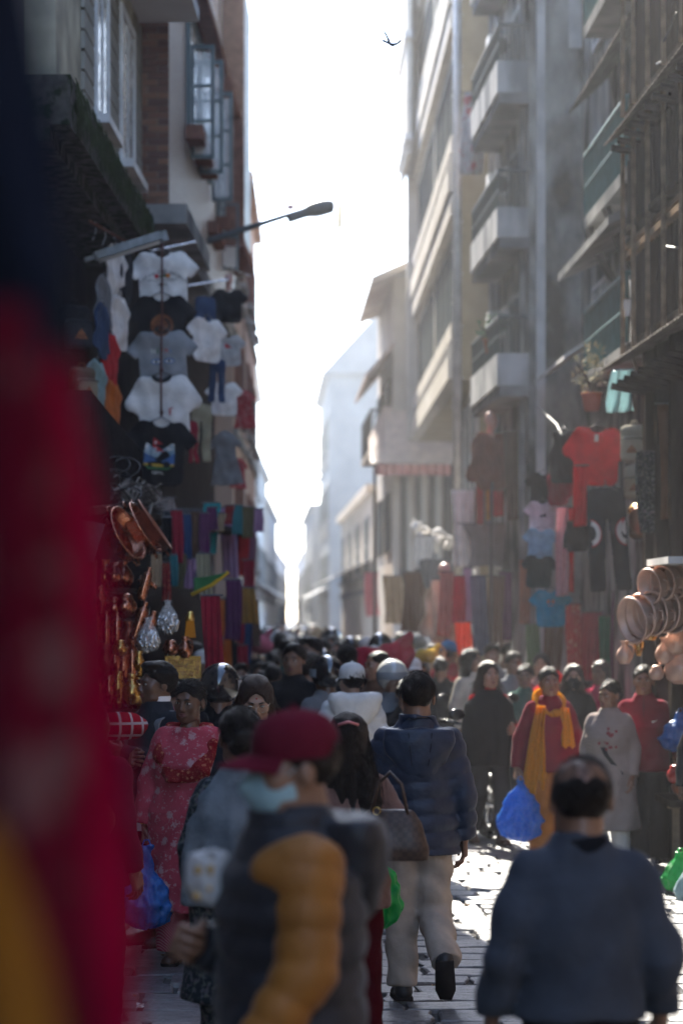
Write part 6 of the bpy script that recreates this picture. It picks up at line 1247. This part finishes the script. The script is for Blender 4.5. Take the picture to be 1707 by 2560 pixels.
# copper stall at the right edge
st = thing('stall_roof', 'pale stall roof slab over the hanging copper basins', 'roof', (0, 0, 0)); a = P(1600, 1418, 18.3)
g = Geo(); g.box((a.x, 17.0, a.z), (a.x + 1.2, 18.0, a.z + .05)); g.build('slab', WHITEP, st); g = Geo(); g.tube([(a.x + 1.0, 17.7, 0), (a.x + 1.0, 17.7, a.z)], .03, 6); g.build('post', STEEL, st)
for i, (px, py, r0, rot, m) in enumerate(((1608, 1545, .20, (R(100), 0, R(-62)), COPW), (1628, 1535, .19, (R(98), 0, R(-58)), COPW), (1655, 1530, .19, (R(96), R(8), R(-55)), COPW), (1680, 1520, .20, (R(95), 0, R(-52)), COPW), (1705, 1525, .19, (R(95), 0, R(-50)), COPW), (1650, 1460, .15, (R(100), 0, R(-60)), COPW), (1680, 1455, .15, (R(95), 0, R(-55)), COPW), (1712, 1450, .15, (R(95), 0, R(-55)), COPW))):
    basin(('%s hanging copper basin in the %s row at the stall edge' % (('first', 'second', 'third', 'fourth', 'fifth')[i % 5], 'lower' if i < 5 else 'upper')), P(px, py, 17.9 - i * .02), r0 * .8, .10, rot, m)
for lab, px, py, kind, s, mat in (('sunlit copper pot under the basins', 1690, 1640, 'pot', 1.1, COPW), ('copper jug below the basins near the edge', 1660, 1660, 'jug', .8, COPW), ('big copper pot at the picture edge', 1700, 1710, 'pot', 1.3, COPW), ('copper pot low behind the maroon fleece', 1705, 1990, 'pot', .9, COPD), ('red enamel pot low behind the maroon fleece', 1690, 1960, 'pot', .8, M('red_enamel', (.35, .03, .03), .25)), ('copper vase hanging by the plum cloth', 1575, 1600, 'vase', .8, COPW), ('brass vase beside the copper vase', 1595, 1640, 'vase', .7, BRASS), ('dull copper jug hanging by the fleece woman', 1560, 1660, 'jug', .7, COPW), ('brass jug in the dark of the stall', 1625, 1600, 'jug', .7, BRASS), ('small copper pot in the dark of the stall', 1640, 1700, 'pot', .6, COPW)): vessel(lab, P(px, py, 18.1), kind, s, mat)
tb = thing('stall_table', 'low wooden stall table at the picture edge', 'table', (3.05, 18.9, 0)); g = Geo(); g.box((-.1, -.6, .55), (.6, .6, .6)); g.build('table_top', WOODD, tb)
for x in (-.05, .55):
    for y_ in (-.55, .55): g = Geo(); g.box((x - .025, y_ - .025, 0), (x + .025, y_ + .025, .548)); g.build('leg', WOODL, tb)
g = Geo(); g.tube([(0, 0, 0), (0, 0, .52)], .012, 6); g.lathe([(.05, .52), (.06, .55), (.02, .56)], 10); put('incense_stand', g.mesh('s', WOODL), None, P(1684, 2105, 18.6) * 1, label='thin wooden stand beside the black trousers', cat='stand').location.z = 0
# helmet shaped mask on the wall
o = thing('helmet_mask', 'metal face mask hung under the cream rucksacks', 'mask', P(1598, 1300, 21), R(-15)); g = Geo(); g.lathe([(.001, .12), (.07, .1), (.1, .03), (.095, -.03), (.07, -.1), (.001, -.13)], 18, sy=.6); g.build('face', COPD, o, True); g = Geo(); g.tube([(.09 * math.cos(a), -.03, .06 + .07 * math.sin(a)) for a in np.linspace(0, 3.14, 10)], .014, 6); g.build('brow_band', BRASS, o, True)

q = random.Random(41)       # scraps of litter on the paving
for i in range(10):
    px, py = [(q.uniform(1060, 1250), q.uniform(2120, 2500)), (q.uniform(330, 450), q.uniform(2320, 2540))][i % 3 == 0]; d = EYE * F / (py - VY); s_ = q.uniform(.012, .026)
    g = Geo(); g.sheet(5, 5, lambda u, v: (s_ * (u - .5) * 2, s_ * (v - .5) * 1.4, .006 + .006 * np.sin(5 * u + 3 * v)), .001); o = thing('paper_scrap', 'small scrap of paper litter lying on the paving stones', 'litter', (PX(px, d), d, .004), q.uniform(0, 6), 'paper litter on the paving'); g.build('scrap', (WHITEC, TANC)[i % 2], o)
# ------------------------------------------------------------------ street lamp, sign panel, birds, motorcycle
sl_ = thing('street_lamp', 'street lamp on a long arm reaching over the street', 'street lamp', P(540, 596, 30.5)); e = P(770, 522, 30.5) - P(540, 596, 30.5)
g = Geo(); g.tube([(-.75, .2, -.2), (0, 0, 0), e * .5, e], [.05, .045, .035, .03], 8); g.build('arm', M('lamp_arm_metal', (.05, .06, .065), .5, metal=.4), sl_, True)
f = Field((-.32, -.14, -.16), (.4, .14, .16), .011); f.box((-.12, 0, -.055), (.17, .06, .045), .035, rot=(0, R(-14), 0)); f.ell((.12, 0, .005), (.2, .1, .075), .03, rot=(0, R(-10), 0)); f.box((.17, 0, .0), (.14, .09, .055), .04, .03, rot=(0, R(-8), 0)); g = Geo(); g.add(*f.surf()); o = g.build('lamp_head', M('lamp_housing', (.04, .055, .065), .45, var=.2), sl_, True); o.location = e + Vector((.02, 0, .0)); o.scale = (1.0, 1.1, 1.35)
g = Geo(); g.ball((0, 0, 0), (.05, .05, .04)); o = g.build('photocell', M('faded_red', (.35, .12, .12), .6), sl_, True); o.location = e + Vector((-.22, 0, .02))
pw = thing('paper_scrap', 'pale paper strip dangling past the lamp head', 'paper', P(842, 515, 30.5)); g = Geo(); g.sheet(4, 10, lambda u, v: (.07 * u, .02 * np.sin(3 * v), -v * .3 + .03 * u), .004); g.build('sheet', thin('pale_paper', (.7, .68, .6), .4, .8), pw)
sp = thing('sign', 'white translucent sign panel in dark frame under the window bay', 'sign', P(569, 592, 33.5)); w, h_ = .155, .46; g = Geo()
for a in ((-w, -h_, -w + .03, h_), (w - .03, -h_, w, h_), (-w + .0305, h_ - .03, w - .0305, h_), (-w + .0305, -h_, w - .0305, -h_ + .03), (-w + .0305, -.02, w - .0305, .02)): g.box((a[0], -.02, a[1]), (a[2], .02, a[3]))
g.build('frame', TEAL, sp); g = Geo(); g.box((-w + .0305, -.003, .021), (w - .0305, .003, h_ - .031)); g.build('pane', thin('opal_sheet', (.8, .8, .8), .75, .6), sp); g = Geo(); g.box((-w + .0305, -.003, -h_ + .031), (w - .0305, .003, -.021)); g.build('pane', thin('opal_sheet', (.8, .8, .8), .75, .6), sp)
g = Geo(); g.tube([(-w, 0, h_ - .1), (-w - .4, .1, h_ - .1)], .02, 6); g.build('bracket', TEAL, sp)
def bird(label, p, s, roll, rz, up=.5):
    o = thing('bird', label, 'bird', p, 0, None, s); o.rotation_euler = (R(roll), R(12), R(rz)); f = Field((-.7, -.8, -.3), (.7, .8, .75), .03)
    f.cap((-.16, 0, .0), (.2, 0, .01), .055, .06, .04); f.ell((.28, 0, .03), (.075, .05, .05), .04); f.cap((.33, 0, .025), (.40, 0, .01), .02, .006, .01); f.cap((-.16, 0, 0), (-.42, 0, -.02), .05, .07, .03, sy=1.)
    for sgn in (-1, 1):
        pts = [(.06, sgn * .05, .02), (.10, sgn * .28, .02 + up * .16), (-.02, sgn * .5, .02 + up * .36), (-.2, sgn * .68, .02 + up * .48)]
        for (a, b), (ra, rb) in zip(zip(pts, pts[1:]), ((.07, .06), (.06, .05), (.05, .03))): f.cap(a, b, ra, rb, .04)
    g = Geo(); g.add(*f.surf()); g.build('body', M('bird_feather', (.03, .04, .045), .7, var=.3), o, True); return o
bird('dark bird with raised wings high in the white sky', P(973, 110, 17), .16, 30, 50, .8); bird('small bird flying before the hazy buildings', P(795, 904, 27), .2, -15, 75, .7); bird('tiny gliding bird near the lamp arm', P(695, 678, 25), .14, 5, 80, .15)
def motorbike(label, loc, rz, m):
    o = thing('motorbike', label, 'motorbike', (*loc, 0), R(rz)); BL = M('bike_black', (.015, .015, .016), .35, var=.2); CH = M('chrome', (.6, .6, .6), .12, metal=1, var=.05)
    for y_ in (-.66, .62):
        g = Geo(); g.lathe([(.24, -.05), (.29, -.045), (.305, 0), (.29, .045), (.24, .05), (.235, 0), (.24, -.05)], 28, 0, Matrix.Translation((0, y_, .305)) @ Euler((0, R(90), 0)).to_matrix().to_4x4()); w_ = g.build('wheel', BL, o, True)
        g = Geo(); g.lathe([(.03, -.04), (.03, .04)], 10, 0, Matrix.Translation((0, y_, .305)) @ Euler((0, R(90), 0)).to_matrix().to_4x4())
        for k in range(10): a = k * .628; g.tube([(0, y_, .305), (0, y_ + .24 * math.cos(a), .305 + .24 * math.sin(a))], .006, 4)
        g.build('spokes', CH, w_)
    f = Field((-.25, -.6, .3), (.25, .9, 1.05), .022); f.ell((0, -.12, .80), (.14, .26, .12), 0); f.box((0, .42, .78), (.12, .36, .05), .045, .04); f.box((0, .0, .5), (.13, .2, .15), .06, .06); f.ell((0, .75, .75), (.09, .2, .07), .05); g = Geo(); g.add(*f.surf()); g.build('tank_and_seat', m, o, True)
    for s in (-1, 1): g = Geo(); g.tube([(s * .07, -.66, .305), (s * .07, -.48, .95)], .022, 8); g.build('fork', CH, o, True)
    g = Geo(); g.tube([(-.36, -.38, 1.06), (-.2, -.44, 1.03), (0, -.47, .98), (.2, -.44, 1.03), (.36, -.38, 1.06)], .016, 6); g.build('handlebar', BL, o, True)
    for s in (-1, 1):
        g = Geo(); g.tube([(s * .27, -.41, 1.05), (s * .33, -.43, 1.22)], .007, 5); g.ball((s * .34, -.435, 1.25), (.065, .02, .045)); g.build('mirror', BL, o, True)
    g = Geo(); g.lathe([(.09, 0), (.085, .05), (.04, .1)], 18, 0, Matrix.Translation((0, -.58, .90)) @ Euler((R(-90), 0, 0)).to_matrix().to_4x4()); hl = g.build('headlight', BL, o, True); g = Geo(); g.ball((0, -.585, .9), (.085, .02, .085)); g.build('lens', M('lens_glass', (.1, .1, .1), .3), hl, True)
    return o
motorbike('parked motorbike with round mirrors behind the navy jacket', (PX(1150, 22.4), 22.4), 18, BLUEJ); motorbike('motorbike of the pale helmeted rider in the crowd', (PX(985, 18.6), 18.7), 20, M('yellow_tank', (.4, .33, .05), .3))
r_, hm = person('rider in pale helmet and grey jacket hunched on a motorbike', at(982, 19.0), 1.62, 20, 'm', 'mid', None, arms={'L': ((.28, -.2, 1.1), (.3, -.42, 1.0)), 'R': ((-.28, -.2, 1.1), (-.3, -.42, 1.0))}, legs={'L': ((.17, -.3, .62), (.17, -.1, .3)), 'R': ((-.17, -.3, .62), (-.17, -.1, .3))}, top=dict(kind='jacket', mat=GREYC, fit=.045, hem=.8), bottom=dict(mat=DARKC), h=.017); helmet_on(r_, hm, M('white_helmet', (.5, .5, .48), .15, coat=1, var=.1), M('helmet_visor', (.25, .27, .3), .08, var=.1))
r_, hm = person('figure in shiny black helmet beside the woman with glasses', at(552, 15.2), 1.66, 170, 'm', 'dark', None, top=dict(kind='jacket', mat=BLACKC, fit=.04, hem=.75), bottom=dict(mat=BLACKC), h=.017); helmet_on(r_, hm, M('black_helmet', (.015, .015, .018), .15, coat=1, var=.1), M('helmet_visor', (.25, .27, .3), .08, var=.1))

# ------------------------------------------------------------------ clothes hanging right beside the camera
FR = thing('clothes_rail', 'steel stall rail right beside the camera', 'rail', (-.33, 1.7, 0)); g = Geo(); g.tube([(0, -.5, 2.56), (0, .5, 2.56)], .015, 8); g.build('bar', STEEL, FR); g = Geo(); g.tube([(-.1, .5, 0), (-.1, .5, 2.58)], .02, 8); g.build('post', STEEL, FR)
def near_cloth(label, d, edge, zt, zb, mat, nf, wid=.34, fold=.02, lean=0):
    """cloth whose outer edge follows photo points (px,py) at depth d"""
    pts = sorted((PZ(py, d), PX(px, d)) for px, py in edge); zz = [p[0] for p in pts]; xx = [p[1] for p in pts]
    o = thing('hanging_cloth', label, 'cloth', (0, d, 0)); g = Geo()
    def fn(u, v):
        z = zt + (zb - zt) * v; xr = np.interp(z, zz, xx); return xr - wid * (1 - u), fold * np.sin(u * nf * 6.28 + 2 * np.sin(4 * v)) + .08 * (1 - u), z + 0 * u
    g.sheet(8 * nf + 1, 40, fn, .008); g.build('cloth', mat, o, True); return o
CRIM = thin('crimson_sari', (.30, .004, .035), .3, .7, 20, .3)
near_cloth('crimson cloth hanging close to the lens along the picture edge', 1.75, ((100, 780), (170, 900), (245, 1250), (285, 1600), (312, 1900), (345, 2600), (370, 2900)), PZ(730, 1.75), 1.5, CRIM, 4, .26)
near_cloth('dark crimson cloth with pale flowers beside the first, close to the lens', 1.68, ((70, 800), (130, 1000), (165, 1400), (195, 1900), (215, 2600)), PZ(760, 1.68), 1.5, cloth('wine_floral', (.09, .005, .014), pat='floral', col2=(.135, .06, .06), psc=1.1), 3, .24)
near_cloth('mustard cloth low at the picture corner, close to the lens', 1.6, ((-20, 2050), (60, 2250), (120, 2450), (160, 2650)), PZ(2050, 1.6), 1.5, cloth('mustard_near', (.22, .09, .015)), 3, .2)
near_cloth('dark navy cloth above the crimson one, close to the lens', 1.72, ((60, -100), (95, 100), (150, 420), (165, 700), (150, 850), (120, 960)), PZ(-200, 1.72), PZ(1000, 1.72), cloth('near_navy', (.012, .015, .025)), 3, .24)
# ------------------------------------------------------------------ the crowd further down the street
def tmpl(sex, hair, kind, yaw, T=None, hat=None, skin='mid', head=(0, 0, 0)):
    r_, hm = person('t', (0, -50), 1.62, yaw, sex, skin, hair, head=head, top=dict(dict(kind=kind, mat=GREYC, fit=.035, hem=.76), **(T or {})), bottom=dict(mat=DARKC), h=.026, lo=True)
    if hat == 'cap': cap_on(r_, hm, WHITEC)
    if hat == 'helmet': helmet_on(r_, hm, M('black_helmet', (.015, .015, .018), .15, coat=1, var=.1), M('helmet_visor', (.25, .27, .3), .08, var=.1))
    return r_
TM = [tmpl('m', 'short', 'jacket', 180), tmpl('m', 'full', 'jacket', 0), tmpl('f', 'long', 'coat', 180, dict(hem=.5)), tmpl('f', 'bun', 'kurta', 0, dict(hem=.4, flare=.1)), tmpl('m', None, 'jacket', 180, hat='helmet', skin='dark'),
      tmpl('m', 'short', 'shirt', 0, hat='cap'), tmpl('f', 'bun', 'shawl', 180, dict(hem=.6, tab=[(.6, .27, .2), (1.1, .26, .19), (1.31, .2, .15), (1.42, .09, .1)], mat=GREYC)), tmpl('m', 'crop', 'puffer_jacket', 180, dict(ring=(.1, .014), fit=.06))]
DESC = ['short haired pedestrian seen from behind in a %s jacket', 'dark haired pedestrian facing the camera in a %s jacket', 'long haired pedestrian from behind in a %s coat', 'pedestrian with tied hair facing the camera in a %s kurta', 'rider in black helmet and %s jacket seen from behind', 'pedestrian in a pale cap and %s shirt', 'pedestrian from behind wrapped in a %s shawl', 'pedestrian from behind in a %s puffer jacket']
CW = [(BLACKC, 'black', 7), (DARKC, 'charcoal', 6), (BLUEJ, 'blue', 4), (cloth('crimson_jacket', (.28, .02, .035)), 'crimson', 3), (PURP, 'purple', 3), (GREYC, 'grey', 3), (BROWNC, 'brown', 3), (PINKC, 'pink', 2), (WHITEC, 'white', 1), (GREENC, 'green', 2), (TANC, 'tan', 2), (TEALC, 'teal', 1)]
bagw = [c for c in CW for _ in range(c[2])]; q = random.Random(11); made = []
used = [(PX(p, d), d) for p, d in ((878, 17.6), (1222, 21.2), (1312, 23.6), (1432, 21.8), (1500, 23.4), (1284, 24.6), (1352, 25.5), (1180, 24.8), (1230, 27.2), (1268, 29), (1122, 27.4), (1162, 26.6), (772, 20.4), (955, 22.5), (868, 21.6), (930, 23.6))]
caps = [c for c in (WHITEC, BLUEJ, REDC, TANC)]
d = 18.6
while d < 105:
    lo_ = max(-.95, -1.9 + .041 * d) if d < 40 else -.45 + (d - 40) * .006
    hi_ = (1.25 if d < 24 else 1.5) if d < 26 else (2.4 if d < 31 else 1.9 if d < 45 else 1.5)
    x = lo_ + q.uniform(0, .3)
    while x < hi_:
        dd = d + q.uniform(-.25, .25)
        if all((x - a) ** 2 + (dd - b) ** 2 > .27 for a, b in used):
            t = q.choices(range(8), (5, 3, 4, 3, 3, 1, 2, 4))[0]; m, cn, _ = q.choice(bagw)
            first = t not in [v[0] for v in made]
            ex = TM[t]; rz = ex.rotation_euler.z + q.gauss(0, .35); Hh = q.uniform(1.44, 1.78) / 1.7
            zone = 'in nearer crowd' if d < 32 else 'in hazy crowd' if d < 55 else 'far down the street'
            lab = DESC[t] % cn + ' ' + zone
            o = dup(ex, (x, dd, 0), (0, 0, rz), lab, 'crowd filling the street', Hh)
            for c in o.children:
                if c.name.split('.')[0] in ('jacket', 'coat', 'kurta', 'shirt', 'shawl', 'puffer_jacket'): omat(c, m)
                if c.name.split('.')[0] == 'cap':
                    cm = WHITEC
                    omat(c, cm)
                if c.name.split('.')[0] == 'trousers': omat(c, q.choice((BLACKC, DARKC, BLUEJ)))
            made.append((t, o)); used.append((x, dd))
        x += q.uniform(.45, .72)
    d += .62 if d < 30 else .9 if d < 50 else 1.9
for lab, px, py, d, m, s_ in (('white sack carried on a head in the crowd', 700, 1600, 33, WHITEC, 1.), ('pale brown carton like sack above the far crowd', 800, 1585, 41, TANC, .9), ('pink bundle above the left crowd', 640, 1612, 27, PINKC, .9), ('grey sack above the crowd near the sunlit garments', 1030, 1605, 31, GREYC, .9), ('yellow bundle above the crowd by the blue cap', 1068, 1640, 26.4, cloth('yellow_cloth', (.5, .33, .06)), .7)):
    f = Field((-.3, -.25, -.2), (.3, .25, .25), .025); f.ell((0, 0, 0), (.2, .16, .12), 0); f.cap((.1, 0, .06), (.16, 0, .16), .06, .03, .04); f.bumpy(.02, 16, px); g = Geo(); g.add(*f.surf())
    o = thing('sack', lab, 'sack', P(px, py, d), 0, None, s_); g.build('cloth', m, o, True); g = Geo(); g.lathe([(.035, .10), (.05, .115), (.035, .13)], 10, 0, Matrix.Translation((.13, 0, 0))); g.build('tie', BROWNC, o, True)
for t in TM:
    for c in list(t.children):
        for e in list(c.children): bpy.data.objects.remove(e)
        bpy.data.objects.remove(c)
    bpy.data.objects.remove(t)
print('CROWD', len(made))
# ------------------------------------------------------------------ the dusty air of the street
hz = bpy.data.materials.new('street_haze'); hz.use_nodes = True; n = hz.node_tree.nodes; l = hz.node_tree.links
n.remove(n['Principled BSDF']); pv = n.new('ShaderNodeVolumePrincipled'); pv.inputs['Color'].default_value = (.93, .95, 1, 1); pv.inputs['Density'].default_value = .0012; pv.inputs['Anisotropy'].default_value = .65
l.new(pv.outputs[0], n['Material Output'].inputs['Volume'])
g = Geo(); g.box((-30, -40, -1.6), (30, 400, 19.6)); hb = g.build('haze', hz, kind='stuff')
